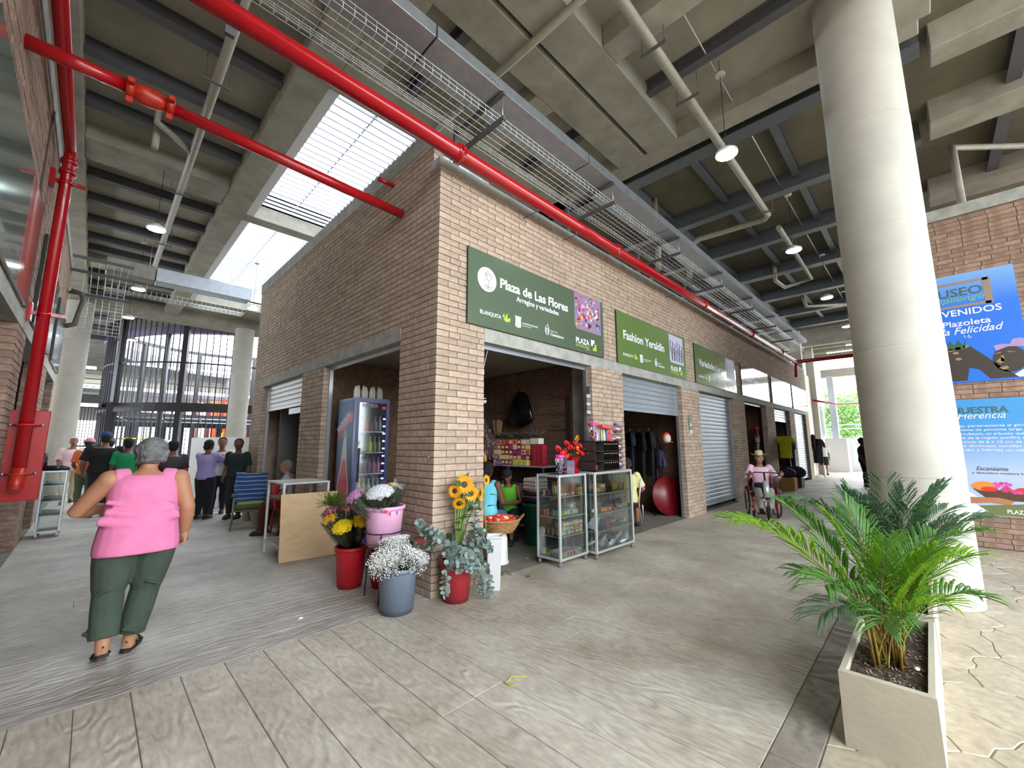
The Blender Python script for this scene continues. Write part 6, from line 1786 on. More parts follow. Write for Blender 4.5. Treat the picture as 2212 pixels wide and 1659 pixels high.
# --- concrete planters with areca palms
M['planter'] = mat('planter_concrete', (178,172,154), .8, var=.10, vscale=4, bump=.12, bscale=30)
M['soil'] = mat('potting_soil', (92,76,62), .95, var=.5, vscale=40, bump=.8, bscale=80, col2=(48,38,32))
def planter(lab, x0, x1, y0=-3.645, y1=-3.275, h=.365):
    o = thing('planter', lab, 'planter', (x0,y0,0))
    w = .030
    t = MB(); 
    P0 = [(x0,y0),(x1,y0),(x1,y1),(x0,y1)]; P1 = [(x0+w,y0+w),(x1-w,y0+w),(x1-w,y1-w),(x0+w,y1-w)]
    b = .004
    Pb = [(x0+b,y0+b),(x1-b,y0+b),(x1-b,y1-b),(x0+b,y1-b)]
    vs = [(x,y,0) for x,y in P0]+[(x,y,h-b) for x,y in P0]+[(x,y,h) for x,y in Pb]+[(x,y,h) for x,y in P1]+[(x,y,h-.06) for x,y in P1]
    fs = [(3,2,1,0)]
    for l in range(4):
        for k in range(4): fs.append((l*4+k, l*4+(k+1)%4, (l+1)*4+(k+1)%4, (l+1)*4+k))
    fs.append((16,17,18,19))
    t.add(vs, fs); t.build('box', M['planter'], o)
    # soil as a lumpy sheet
    nx, ny = 26, 9; vs = []; fs = []
    for j in range(ny+1):
        for i in range(nx+1): vs.append((x0+w+.001+(x1-x0-2*w-.002)*i/nx, y0+w+.001+(y1-y0-2*w-.002)*j/ny, h-.04+.012*sin(i*1.7+j)*cos(j*2.3)+rg.uniform(-.004,.004)))
    for j in range(ny):
        for i in range(nx): a = j*(nx+1)+i; fs.append((a,a+1,a+nx+2,a+nx+1))
    MB().add(vs, fs, True).build('soil', M['soil'], o, kind='stuff')
    t = MB()
    for k in range(330):
        p = Vector((rg.uniform(x0+w+.02,x1-w-.02), rg.uniform(y0+w+.02,y1-w-.02), h-.03+rg.random()*.012)); e = Vector((rg.uniform(-1,1),rg.uniform(-1,1),rg.uniform(0,.3))).normalized()*rg.uniform(.008,.024); sd = e.cross(Vector((0,0,1))).normalized()*.003
        t.add([p-sd,p+sd,p+e+sd,p+e-sd],[(0,1,2,3)])
    t.build('chips', mat('bark_chip',(150,128,104),.9,rand=.5), o, kind='stuff')
    return o
planter('concrete planter box with a bright areca palm, in the right foreground', .33, 1.52)
planter('second concrete planter box behind the first, against the column', 1.62, 2.80)
gl = {'a': gm('palm_bright',(122,170,40), rand=.25, rough=.4, translucent=.35), 'b': gm('palm_mid',(84,132,60), rand=.25, rough=.4, translucent=.3), 'c': gm('palm_blue',(92,128,96), rand=.25, rough=.38, translucent=.25)}
M['cane'] = mat('palm_cane', (150,132,50), .5, var=.4, vscale=12, col2=(96,70,34))
def palm(lab, bx, by, fr, nst=14, seed=1, ls=1.0):
    o = thing('areca_palm', lab, 'palm', (bx,by,.33))
    g = random.Random(seed)
    for (az, L, el, dr, mk) in fr:
        L *= ls
        a = R(az); p = Vector((bx+g.uniform(-.13,.13), by+g.uniform(-.05,.05), .325)); e = R(el)
        d = Vector((cos(a)*cos(e), sin(a)*cos(e), sin(e)))
        pts = [p]; n = 22; stp = L/n
        dd = Vector((cos(a)*.12, sin(a)*.12, 1)).normalized()
        for k in range(n):
            s = k/n
            tgt = d if s < .35 else (d+Vector((0,0,-dr*(s-.35)*2.4)))
            dd = (dd*.80+tgt.normalized()*.20).normalized()
            pts.append(pts[-1]+dd*stp)
        MB().tube(pts, [.0055*(1-.8*i/n) for i in range(n+1)], 5).build('rachis', M['cane'], o)
        t = MB(); side = Vector((-sin(a), cos(a), 0)); NL = int(36*L)
        for k in range(NL):
            s = .34+.66*k/NL; f = s*n; i = min(int(f), n-1); q = pts[i].lerp(pts[i+1], f-i); tn = (pts[i+1]-pts[i]).normalized()
            ll_ = .34*L*math.sin(PI*min(1,(s-.22)/.85))**.6*g.uniform(.85,1.1)+.04
            for sg_ in (-1, 1):
                sd = (side*sg_*1.0+tn*(.95+1.3*(s-.34)+g.uniform(-.2,.2))+Vector((0,0,.34+g.uniform(-.15,.2)))).normalized()
                wv = sd.cross(Vector((0,0,1))).normalized()*.0068*g.uniform(.75,1.2)
                c0 = q; c1 = q+sd*ll_*.35; c2 = q+sd*ll_*.72+Vector((0,0,-.10*ll_)); c3 = q+sd*ll_+Vector((0,0,-.34*ll_))
                up_ = wv.cross(sd).normalized()*.003
                t.add([c0, c1+wv, c1+up_, c1-wv, c2+wv*.8, c2+up_, c2-wv*.8, c3], [(0,1,2),(0,2,3),(1,4,5,2),(2,5,6,3),(4,7,5),(5,7,6)])
        t.build('frond', gl[mk], o)
    for k in range(nst):
        x = bx+g.uniform(-.14,.14); y = by+g.uniform(-.07,.07); h = g.uniform(.25,.5)
        MB().tube([(x,y,.32),(x+(x-bx)*.2,y+(y-by)*.2,.32+h*.5),(x+(x-bx)*.7,y+(y-by)*.7,.32+h)], [.008,.006,.004], 6).build('cane', M['cane'], o)
    for k in range(10):
        x = bx+g.uniform(-.15,.15); y = by+g.uniform(-.07,.07); w_ = g.uniform(-.02,.02)
        MB().add([(x-.012,y,.325),(x+.012,y,.325),(x+w_+.004,y+w_,.325+g.uniform(.06,.13))],[(0,1,2)]).build('dry_sheath', mat('dry_sheath',(70,50,34),.9), o)
    return o
palm('areca palm with bright yellow-green fronds in the nearest planter', .70, -3.46,
  [(140,1.28,46,.55,'a'),(132,1.10,64,.5,'b'),(165,.95,45,.7,'b'),(100,.9,72,.4,'a'),(225,.85,66,.5,'a'),(262,.80,66,.5,'a'),(300,.85,58,.6,'a'),(195,.80,74,.4,'a'),
   (330,1.0,58,.7,'b'),(20,.9,72,.5,'b'),(60,.95,76,.4,'b'),(240,.66,56,.7,'a'),(280,.66,74,.5,'a'),(150,.74,34,.9,'c'),(178,.76,40,.8,'b'),(315,.75,40,.9,'b'),(345,1.0,48,.7,'b'),(215,.7,78,.3,'a'),(120,.75,50,.7,'b'),(0,.8,50,.8,'c')], 20, 5, .90)
palm('areca palm with bluish green fronds in the second planter', 2.0, -3.46,
  [(150,1.15,66,.5,'c'),(120,1.1,72,.4,'c'),(90,1.1,76,.3,'c'),(175,1.1,62,.5,'c'),(200,1.0,68,.4,'b'),(235,1.0,64,.5,'c'),(270,1.1,58,.6,'c'),(300,1.0,55,.7,'b'),(135,1.3,54,.6,'c'),(185,1.2,76,.3,'c'),(250,1.2,70,.4,'c'),(110,.95,50,.7,'c'),(160,.9,46,.8,'b'),(215,.95,50,.8,'c'),(285,1.15,72,.4,'c'),(30,.9,64,.5,'c'),(140,1.0,78,.3,'c'),(225,1.1,80,.3,'c'),(320,1.1,60,.6,'c')], 16, 9, .80)
for k,(x,y) in enumerate(((.56,-3.55),)):
    tag(MB().ball((x+.12,y-.02,.345),.014,8,5,(1.6,1,.6)).build('paper_scrap', M['white']), 'white paper scrap on the planter soil', 'litter')
# leaves and litter on the floor
def floor_leaf(lab, x, y, rz, L, c, z=.004):
    e = Vector((cos(rz),sin(rz),0)); w = Vector((-sin(rz),cos(rz),0))*L*.28; p = Vector((x,y,z))
    o = MB().add([p-e*L*.5, p-e*L*.15+w, p+e*L*.25+w*.8+Vector((0,0,.008)), p+e*L*.5, p+e*L*.25-w*.8, p-e*L*.15-w],[(0,1,2,3,4,5)]).build('fallen_leaf', gm('litter_%d_%d_%d'%c,c))
    return tag(o, lab, 'leaf')
floor_leaf('dark green leaf on the floor left of the display case', 1.22,-.22,.3,.08,(80,90,76))
floor_leaf('pale green leaf near the white bin', 1.12,-.02,1.2,.07,(110,130,90))
floor_leaf('second pale green leaf near the white bin', 1.08,.03,.2,.06,(120,140,100))
floor_leaf('pink petal on the floor behind the case', 1.78,.30,.4,.06,(226,160,160))
floor_leaf('white scrap on the left walkway floor', -1.1,.42,.3,.06,(240,240,236))
t = MB().tube([(-.52,-1.62,.006),(-.44,-1.60,.010),(-.36,-1.66,.006)],.005,5,flat=.5); t.tube([(-.52,-1.62,.006),(-.52,-1.67,.006),(-.47,-1.69,.006)],.004,5,flat=.5)
tag(t.build('plant_scrap', gm('scrap_yellow',(200,190,70))), 'yellow green plant scrap on the floor in front of the shop', 'litter')
# ------------------------------------------------------------------ people
def remeshed(t, voxel, smooth=4):
    me = t.mesh('tmp', None)
    o = bpy.data.objects.new('tmp', me); COL.objects.link(o)
    m = o.modifiers.new('r', 'REMESH'); m.mode = 'VOXEL'; m.voxel_size = voxel; m.use_smooth_shade = True
    if smooth:
        s = o.modifiers.new('s', 'SMOOTH'); s.iterations = smooth; s.factor = .5
    dg = bpy.context.evaluated_depsgraph_get(); dg.update()
    r = bpy.data.meshes.new_from_object(o.evaluated_get(dg))
    bpy.data.objects.remove(o)
    return r
def join_mb(me, t):
    """append the faces of MB t to mesh me"""
    v = [tuple(x.co) for x in me.vertices]; f = [tuple(p.vertices) for p in me.polygons]
    k = len(v)
    r = bpy.data.meshes.new(me.name)
    r.from_pydata(v+t.v, [], f+[tuple(i+k for i in q) for q in t.f])
    r.polygons.foreach_set('use_smooth', [True]*(len(f)+len(t.f)))
    r.update(); bpy.data.meshes.remove(me)
    return r
def put(nm, me, mt, parent):
    me.materials.clear(); me.materials.append(mt)
    o = bpy.data.objects.new(nm, me); COL.objects.link(o); o.parent = parent
    return o
def ring_loft(t, cs, n=20):
    """cs: (centre, xdir, ydir, wx, wy)"""
    vs = []; fs = []
    for c, xd, yd, wx, wy in cs:
        for k in range(n):
            a = 2*PI*k/n; ca, sa = cos(a), sin(a)
            ex = abs(ca)**.85*(1 if ca > 0 else -1); ey = abs(sa)**.9*(1 if sa > 0 else -1)
            vs.append(c+xd*wx*ex+yd*wy*ey)
    for i in range(len(cs)-1):
        for k in range(n): a = i*n+k; b = i*n+(k+1)%n; fs.append((a,b,b+n,a+n))
    fs.append(tuple(range(n))[::-1]); fs.append(tuple(range((len(cs)-1)*n, len(cs)*n)))
    t.add(vs, fs, True)
TOR = [(-.12,.088,.068),(.0,.097,.074),(.12,.094,.072),(.30,.082,.063),(.5,.088,.066),(.70,.100,.070),(.85,.098,.062),(.95,.075,.05),(1.0,.045,.04)]
def person(lab, loc, rz, H, g=1.0, J=None, skin=(150,104,76), top=None, bottom=None, hair=None, shoes=(40,40,44), tor=None, headturn=0.0, headtilt=0.0, vox=.012, face=True, cap=None, fine=False, hold=None, limb=1.0, sandals=False, curl=.6, group=None):
    P = {'pel':(0,0,.53),'neck':(0,-.005,.825),'head':(0,.012,.928)}
    for s, q in ((-1,'L'),(1,'R')):
        P.update({'sh'+q:(s*.108,0,.795),'el'+q:(s*.138,-.012,.635),'wr'+q:(s*.142,.03,.495),'hip'+q:(s*.052,0,.515),'kn'+q:(s*.056,.012,.285),'an'+q:(s*.058,-.008,.05)})
    if J: P.update(J)
    P = {k: Vector(v)*H for k, v in P.items()}
    o = thing('person', lab, 'person', (0,0,0), group=group)
    sk = mat('skin_%d_%d_%d' % skin, skin, .55, var=.06, vscale=5)
    pel, neck, head = P['pel'], P['neck'], P['head']
    sp_d = (neck-pel).normalized()
    xd = (P['shR']-P['shL']).normalized(); hx = (P['hipR']-P['hipL']).normalized()
    rings = tor or TOR
    def torso(off, t0=-.2, t1=1.1, grow=1.0):
        cs = []
        for t_, w, d in rings:
            if t_ < t0-1e-6 or t_ > t1+1e-6: continue
            x_ = hx.lerp(xd, max(0, min(1, t_))).normalized(); y_ = sp_d.cross(x_).normalized()
            cs.append((pel+(neck-pel)*t_, x_, y_, w*H*g*grow+off, d*H*g*grow+off))
        return cs
    lg = .5+.5*g; lg *= limb
    gr = lg
    def arm(t, q, off, s0=0, s1=1, loose=0.0):
        a, b, c = P['sh'+q], P['el'+q], P['wr'+q]
        r = [.034, .030, .026, .027, .019]
        pts = [a, a.lerp(b,.5), b, b.lerp(c,.3), c]
        if s1 < 1:
            k = s1*4; n_ = int(k)+1; pts2 = pts[:n_]; r2 = r[:n_]
            if k > int(k) and n_ < 5: pts2 = pts2+[pts[n_-1].lerp(pts[n_], k-int(k))]; r2 = r2+[r[n_-1]]
            pts, r = pts2, r2
        t.tube(pts, [x*H*lg+off+loose*i for i, x in enumerate(r)], 14)
        t.ball(a, .036*H*lg+off, 12, 8)
    def leg(t, q, off, s1=1, flare=0.0, prof=None):
        a, b, c = P['hip'+q], P['kn'+q], P['an'+q]
        r = prof or [.058, .052, .040, .036, .040, .026, .022]
        pts = [a, a.lerp(b,.4), a.lerp(b,.85), b, b.lerp(c,.3), b.lerp(c,.75), c]
        if s1 < 1:
            k = s1*6; n_ = int(k)+1; p2 = pts[:n_]; r2 = list(r[:n_])
            if n_ < 7: p2 = p2+[pts[n_-1].lerp(pts[n_], k-int(k)+.001)]; r2 = r2+[r[n_-1]]
            pts, r = p2, r2
        t.tube(pts, [x*H*lg+off+flare*i/6 for i, x in enumerate(r)], 14)
    # --- body: one continuous surface
    t = MB()
    ring_loft(t, torso(-.004))
    t.tube([neck-sp_d*.03*H, neck.lerp(head,.45)], [.034*H*lg,.031*H*min(lg,1.1)], 12)
    for q in 'LR':
        arm(t, q, 0); leg(t, q, -.004)
        an = P['an'+q]; kn = P['kn'+q]
        fd = Vector((0,1,0)) if not (J and ('ft'+q) in J) else P['ft'+q].normalized()
        t.tube([an-fd*.022*H+Vector((0,0,-.022*H)), an+fd*.03*H+Vector((0,0,-.030*H)), an+fd*.085*H+Vector((0,0,-.038*H))], [.022*H,.023*H,.016*H], 10, flat=1.1)
        t.tube([an, an+Vector((0,0,-.03*H))], [.022*H*lg,.022*H], 10)
    # head
    hm = Matrix.Rotation(headturn, 3, 'Z') @ Matrix.Rotation(headtilt, 3, 'X')
    hs = .062*H*1.04
    h0 = MB()
    h0.ball((0,-.10*hs,.25*hs), hs, 18, 12, (.80,.98,.92))
    h0.ball((0,.14*hs,-.35*hs), hs*.78, 16, 10, (.78,.88,.95))
    h0.ball((0,.52*hs,-.82*hs), hs*.30, 10, 6, (1.1,.8,.7))
    h0.tube([(0,.78*hs,.10*hs),(0,1.02*hs,-.22*hs),(0,.86*hs,-.30*hs)], [.07*hs,.14*hs,.12*hs], 8)
    for s in (-1,1): h0.ball((s*.80*hs,.0,-.08*hs), .2*hs, 8, 6, (.45,.7,1.15))
    t.add([head+hm@Vector(v) for v in h0.v], h0.f, True)
    me = remeshed(t, vox, 3)
    # hands: palm, four fingers, thumb
    ht = MB()
    for q, s in (('L',-1),('R',1)):
        w_, e_ = P['wr'+q], P['el'+q]
        d = (w_-e_).normalized()
        hd = (P['hd'+q].normalized() if J and ('hd'+q) in J else d)
        inn = Vector((-s,0,0))
        if J and ('pn'+q) in J: inn = P['pn'+q].normalized()
        nrm = (inn-hd*inn.dot(hd)).normalized()      # palm normal
        acr = hd.cross(nrm).normalized()*(-s)        # towards the thumb
        if acr.dot(Vector((0,1,0))) < 0 and not (J and ('pn'+q) in J): acr = -acr
        pl = .052*H; pw = .022*H
        ht.tube([w_-hd*.01*H, w_+hd*pl*.45, w_+hd*pl], [.017*H*lg,.019*H,.019*H], 10, flat=1)
        # flatten palm: add side bulges
        for k in range(4):
            off = (k-1.5)*.0105*H
            b0 = w_+hd*pl*.55+acr*(-off)
            L = (.036,.042,.044,.036)[3-k]*H if s else .04
            b1 = b0+hd*pl*.5
            b2 = b1+(hd*cos(curl)+nrm*sin(curl))*L*.55
            b3 = b2+(hd*cos(curl*2)+nrm*sin(curl*2))*L*.45
            ht.tube([b0,b1,b2,b3], [.0078*H,.0062*H,.0056*H,.0042*H], 7)
        th0 = w_+hd*.014*H+acr*.012*H; th1 = th0+(acr*.75+hd*.65).normalized()*.024*H; th2 = th1+(hd*.9+nrm*.4).normalized()*.022*H
        ht.tube([th0,th1,th2],[.0092*H,.0075*H,.0055*H],7)
    me = join_mb(me, ht)
    put('body', me, sk, o)
    # face
    if face:
        dk = mat('eye_dark', (28,22,20), .3); wh = mat('eye_white', (226,220,214), .4)
        for s in (-1,1):
            MB().ball(head+hm@Vector((s*.30*hs,.82*hs,.06*hs)), .085*hs, 8, 6, (1.2,.5,.5)).build('eye', wh, o)
            MB().ball(head+hm@Vector((s*.30*hs,.865*hs,.06*hs)), .050*hs, 8, 6, (1,.5,.9)).build('iris', dk, o)
            MB().tube([head+hm@Vector((s*.14*hs,.86*hs,.26*hs)), head+hm@Vector((s*.44*hs,.76*hs,.27*hs))], .035*hs, 5).build('eyebrow', mat('brow', hair['c'] if hair else (40,30,26), .9), o)
        MB().tube([head+hm@Vector((-.22*hs,.76*hs,-.54*hs)), head+hm@Vector((0,.86*hs,-.53*hs)), head+hm@Vector((.22*hs,.76*hs,-.54*hs))], [.03*hs,.055*hs,.03*hs], 6).build('lips', mat('lips_%d'%skin[0], (int(skin[0]*.86),int(skin[1]*.68),int(skin[2]*.68)), .5), o)
    # hair
    if hair:
        hc = mat('hair_%d_%d_%d' % hair['c'], hair['c'], .85, var=.5, vscale=14, bump=.8, bscale=45)
        th = MB(); st_ = hair.get('s','short')
        gx = {'short':1.0,'curly':1.16,'bun':1.0,'long':1.03}[st_]
        g_ = random.Random(int(H*1000)+hair['c'][0])
        th.ball((0,-.20*hs,.34*hs), hs*1.05*gx, 20, 14, (.83,.96,.92))
        if st_ in ('short',): th.ball((0,-.42*hs,-.08*hs), hs*.84, 16, 10, (.9,.82,1.0))
        if st_ in ('curly',):
            for k in range(70):
                a = g_.random()*6.28; e = g_.uniform(-.55,1.5)
                if cos(a-PI/2)*cos(e) > .42 and e < .75: continue
                th.ball((.92*hs*cos(e)*cos(a), -.18*hs+1.02*hs*cos(e)*sin(a), .20*hs+1.02*hs*sin(e)), hs*g_.uniform(.20,.30), 8, 6)
        if st_ == 'bun':
            th.ball((0,-.45*hs,.0), hs*.80, 14, 10, (.95,.8,1.05)); th.ball((0,-1.15*hs,-.25*hs), hs*.40, 12, 8)
            th.tube([(0,-1.2*hs,-.3*hs),(0,-1.25*hs,-1.0*hs)],[.22*hs,.14*hs],8)
        if st_ == 'long':
            th.tube([(0,-.5*hs,.2*hs),(0,-.75*hs,-.6*hs),(0,-.8*hs,-1.6*hs)],[.75*hs,.62*hs,.35*hs],12)
        # keep the face clear
        th.v = [(v[0], min(v[1], (.45 if v[2] > .62*hs/1 else .12)*hs + max(0,(v[2]-.62*hs))*.35), v[2]) for v in th.v]
        th.v = [tuple(head+hm@Vector(v)) for v in th.v]
        put('hair', remeshed(th, vox*.8, 1 if st_ == 'curly' else 3), hc, o)
    if cap:
        cm = mat('capcloth_%d_%d_%d' % cap['c'], cap['c'], .85, var=.1)
        tc_ = MB().ball((0,-.12*hs,.50*hs), hs*1.06, 20, 12, (.86,1.0,.80))
        tc_.v = [(a,b,max(c,.34*hs)) for a,b,c in tc_.v]
        tc_.v = [tuple(head+hm@Vector(v)) for v in tc_.v]; tc_.build('cap', cm, o)
        b_ = MB(); n_ = 10
        vs = [(.70*hs*cos(PI*k/n_), .62*hs+.0*hs, .42*hs) for k in range(n_+1)]+[(.66*hs*cos(PI*k/n_), .62*hs+.95*hs*sin(PI*k/n_), .36*hs) for k in range(n_+1)]
        vs += [(x,y,z+.04*hs) for x,y,z in vs]; m1 = n_+1; m2 = 2*m1
        fs = [(k,k+1,k+1+m1,k+m1) for k in range(n_)]+[(k+m2,k+m1+m2,k+1+m1+m2,k+1+m2) for k in range(n_)]+[(k+m1,k+1+m1,k+1+m1+m2,k+m1+m2) for k in range(n_)]
        b_.add([head+hm@Vector(v) for v in vs], fs); b_.build('cap_visor', cm, o)
    # top
    if top:
        tm = mat('cloth_top_%d_%d_%d' % top['c'], top['c'], .92, var=.10, vscale=6, bump=.15, bscale=18)
        tt = MB(); hem = top.get('hem', -.12); nk = top.get('neck', .97)
        loose = top.get('loose', .010)
        cs = torso(loose, hem, nk)
        ring_loft(tt, cs)
        sl = top.get('sleeve', .42)
        for q in 'LR':
            if sl > 0: arm(tt, q, .008+loose*.5, 0, sl, .004 if sl < .6 else .0)
            else: tt.tube([P['sh'+q].lerp(P['neck'],.12)+Vector((0,0,.004*H)), P['neck'].lerp(P['sh'+q],.45)+Vector((0,0,.0))], [.034*H*lg,.030*H*lg], 12)
        for fld in top.get('folds', []): tt.tube([Vector(p)*H for p in fld[0]], fld[1], 8)
        put(top.get('name','shirt'), remeshed(tt, vox, top.get('smooth',2)), tm, o)
        if top.get('band'):
            bm = mat('cloth_band_%d_%d_%d' % top['band'], top['band'], .9)
            tt = MB(); ring_loft(tt, [(c[0],c[1],c[2],c[3]+.004,c[4]+.004) for c in torso(loose, .5, .96)])
            for q in 'LR': arm(tt, q, .012+loose*.5, 0, .25)
            put('shirt_yoke', remeshed(tt, vox, 2), bm, o)
    # bottom
    if bottom:
        bm = mat('cloth_low_%d_%d_%d' % bottom['c'], bottom['c'], .92, var=.16, vscale=5, bump=.25, bscale=14)
        tb = MB(); k = bottom.get('k','pants'); top_t = bottom.get('t', .16)
        ring_loft(tb, torso(.008, -.2, top_t))
        if k == 'skirt':
            kn = (P['knL']+P['knR'])/2; w = .085*H*g
            ring_loft(tb, [(pel, hx, sp_d.cross(hx), .10*H*g, .08*H*g), (pel.lerp(kn,.5), hx, sp_d.cross(hx), .105*H*g, .085*H*g), (kn, hx, sp_d.cross(hx), .10*H*g, .08*H*g)])
        else:
            for q in 'LR': leg(tb, q, .010+bottom.get('loose',.0), bottom.get('len', .97), bottom.get('flare',.0), bottom.get('prof'))
        for fld in bottom.get('folds', []): tb.tube([Vector(p)*H for p in fld[0]], fld[1], 8)
        put({'skirt':'skirt','pants':'trousers','shorts':'shorts'}[k], remeshed(tb, vox, 2), bm, o)
    # shoes
    for q in 'LR':
        an = P['an'+q]; fd = Vector((0,1,0)) if not (J and ('ft'+q) in J) else P['ft'+q].normalized()
        upv = Vector((0,0,1)); upv = (upv-fd*upv.dot(fd)).normalized(); sdv = fd.cross(upv)
        so = MB(); L = .155*H; W_ = .030*H
        c = an+fd*.032*H-upv*.045*H
        out = [(-.46,.6),(-.5,0),(-.46,-.6),(-.2,-.8),(.15,-1),(.38,-.9),(.5,-.35),(.5,.35),(.38,.9),(.15,1),(-.2,.8)]
        so.prism([c+fd*a*L+sdv*b*W_ for a, b in out][::-1], upv*.014*H)
        so.build('sandal_sole' if sandals else 'shoe_sole', mat('sole_dark', (34,32,34), .7), o)
        if sandals:
            for f0, hgt in ((.055,.018),(.0,.03)):
                MB().tube([c+fd*(f0*H)+sdv*W_*.95+upv*.01*H, c+fd*(f0*H)+upv*(hgt+.022)*H, c+fd*(f0*H)-sdv*W_*.95+upv*.01*H], .010*H, 8, flat=.35).build('sandal_strap', mat('strap_black',(26,24,26),.8), o)
            MB().tube([c+fd*(.01*H)+sdv*W_*.9+upv*.02*H, c-fd*(.058*H)+upv*.045*H, c+fd*(.01*H)-sdv*W_*.9+upv*.02*H], .010*H, 8, flat=.35).build('heel_strap', mat('strap_black',(26,24,26),.8), o)
        else:
            u_ = MB().tube([c-fd*.40*L+upv*.022*H, c-fd*.1*L+upv*.028*H, c+fd*.25*L+upv*.022*H, c+fd*.46*L+upv*.016*H], [.026*H,.029*H,.028*H,.014*H], 12)
            u_.ball(an-upv*.01*H, .029*H, 10, 6)
            put('shoe_upper', remeshed(u_, vox, 2), mat('shoe_%d_%d_%d' % shoes, shoes, .6), o)
    o.location = loc; o.rotation_euler = (0,0,rz)
    return o

BK = R(0)   # facing +Y (away, up the left walkway)
# 1 woman in pink, walking away
pk = [(-.30,.150,.112),(-.18,.152,.118),(.0,.146,.116),(.15,.140,.110),(.30,.134,.106),(.5,.128,.100),(.70,.128,.094),(.86,.124,.080),(.95,.100,.062),(1.0,.055,.048),(1.04,.045,.042)]
hw = person('woman in a pink sleeveless top and dark green cargo trousers walking away, grey curly hair', (-2.25,.70,0), R(-2), 1.60, 1.0,
  {'pel':(0,0,.545),'neck':(.005,.02,.835),'head':(.016,.045,.918),
   'shL':(-.128,.0,.805),'elL':(-.225,.05,.665),'wrL':(-.14,.17,.66),'shR':(.132,.0,.80),'elR':(.178,-.01,.655),'wrR':(.182,.06,.525),'hdR':(.1,.2,-1),
   'hipL':(-.072,0,.50),'knL':(-.082,.00,.29),'anL':(-.080,-.06,.075),'ftL':(-.10,1,-.35),'hipR':(.072,0,.50),'knR':(.05,.04,.28),'anR':(.012,.05,.045),'ftR':(.35,1,0)},
  skin=(178,128,98), tor=pk, limb=1.28, vox=.010, headturn=-.12,
  top={'c':(232,132,178),'hem':-.30,'neck':.97,'sleeve':0,'loose':.014,'smooth':7,'name':'tank_top',
       'folds':[([(-.13,-.075,.665),(-.02,-.098,.645),(.12,-.078,.668)],.030),([(-.15,-.07,.625),(-.03,-.10,.60),(.14,-.075,.63)],.034),([(.02,-.082,.75),(.05,-.09,.70),(.12,-.072,.67)],.020),([(-.13,-.072,.71),(-.05,-.086,.69)],.020)]},
  bottom={'c':(66,80,68),'len':.90,'t':.0,'loose':.006,'prof':[.060,.055,.044,.038,.038,.034,.026],
          'folds':[([(-.15,-.03,.14),(-.085,-.085,.125),(-.03,-.04,.14)],.016),([(-.13,-.06,.30),(-.08,-.075,.32)],.010),([(-.02,-.0,.115),(.03,-.02,.10),(.07,.03,.12)],.016),([(.04,-.055,.33),(.10,-.04,.30)],.010)]},
  hair={'c':(124,126,128),'s':'curly'}, sandals=True, curl=.9)
t = MB().obox((.125*1.60,.0,.36*1.60),(.03,.11,.10),(0,.05,0),.008); t.build('cargo_pocket', mat('cargo',(72,86,74),.9), hw)
t = MB().obox((-.148*1.60,.0,.36*1.60),(.03,.11,.10),(0,-.05,0),.008); t.build('cargo_pocket', mat('cargo',(72,86,74),.9), hw)
MB().tube([(.225,-.02,.66),(.245,-.03,.60),(.235,-.03,.56)],.012,6,flat=.4).build('pocket_strap', mat('cargo2',(50,62,52),.9), hw)
MB().tube([(-.245,-.03,.62),(-.275,-.05,.55),(-.285,-.05,.50)],.012,6,flat=.4).build('pocket_strap', mat('cargo2',(50,62,52),.9), hw)
MB().ball((-.052,.06,1.42),.006,8,6).build('earring', M['white'], hw)
tag(MB().obox((-1.955,.82,.775),(.035,.03,.02),(0,.2,.3),.006).build('tissue', M['white']), 'crumpled white tissue in the right hand of the woman in pink', 'tissue')
SK = (122,84,62); SKD = (92,62,48)
person('white-haired man in a pale pink shirt and beige trousers walking towards the camera', (-2.93,12.9,0), R(188), 1.78, 1.08, {'elL':(-.15,.03,.65),'wrL':(-.10,.13,.56),'wrR':(.12,.11,.54),'knR':(.055,.06,.29),'anR':(.055,.09,.05),'anL':(-.055,-.08,.06)}, skin=(140,96,72), top={'c':(236,208,222),'loose':.02}, bottom={'c':(196,184,160)}, hair={'c':(226,226,222)}, vox=.018)
person('broad man in black shirt and dark blue cap seen from behind', (-2.36,9.45,0), R(4), 1.84, 1.30, {'shL':(-.13,0,.79),'shR':(.13,0,.79),'elL':(-.175,-.01,.64),'elR':(.175,-.01,.64),'wrL':(-.16,.07,.53),'wrR':(.16,.07,.53),'anL':(-.055,-.03,.05)}, skin=SK, top={'c':(24,24,28),'loose':.02}, bottom={'c':(28,32,44)}, hair={'c':(34,30,30)}, cap={'c':(44,58,112)}, shoes=(110,108,104), vox=.016)
person('person in an orange shirt, green trousers and pink cap partly behind the man in black', (-2.62,11.2,0), R(-20), 1.72, 1.0, {'wrL':(-.12,.10,.53)}, skin=SK, top={'c':(226,130,76),'loose':.015}, bottom={'c':(92,110,84),'len':.85}, hair={'c':(60,50,46)}, cap={'c':(206,140,150)}, vox=.02)
person('person in a bright green shirt with black hair, hidden behind the woman in pink', (-1.98,9.2,0), R(-5), 1.70, 1.1, skin=SKD, top={'c':(22,140,88)}, bottom={'c':(40,40,50)}, hair={'c':(20,18,18)}, vox=.02)
person('person in a grey cap farther behind the green shirt', (-2.25,10.9,0), R(0), 1.72, 1.05, skin=SK, top={'c':(206,214,110)}, bottom={'c':(60,60,66)}, hair={'c':(40,36,36)}, cap={'c':(92,84,86)}, vox=.02)
person('man in a maroon shirt with dark shoulders just right of the pink woman\'s head', (-1.42,6.95,0), R(-3), 1.64, 1.12, {'knL':(-.056,.03,.285)}, skin=SK, top={'c':(62,24,34),'band':(62,62,66)}, bottom={'c':(110,118,134)}, hair={'c':(22,20,20)}, vox=.016)
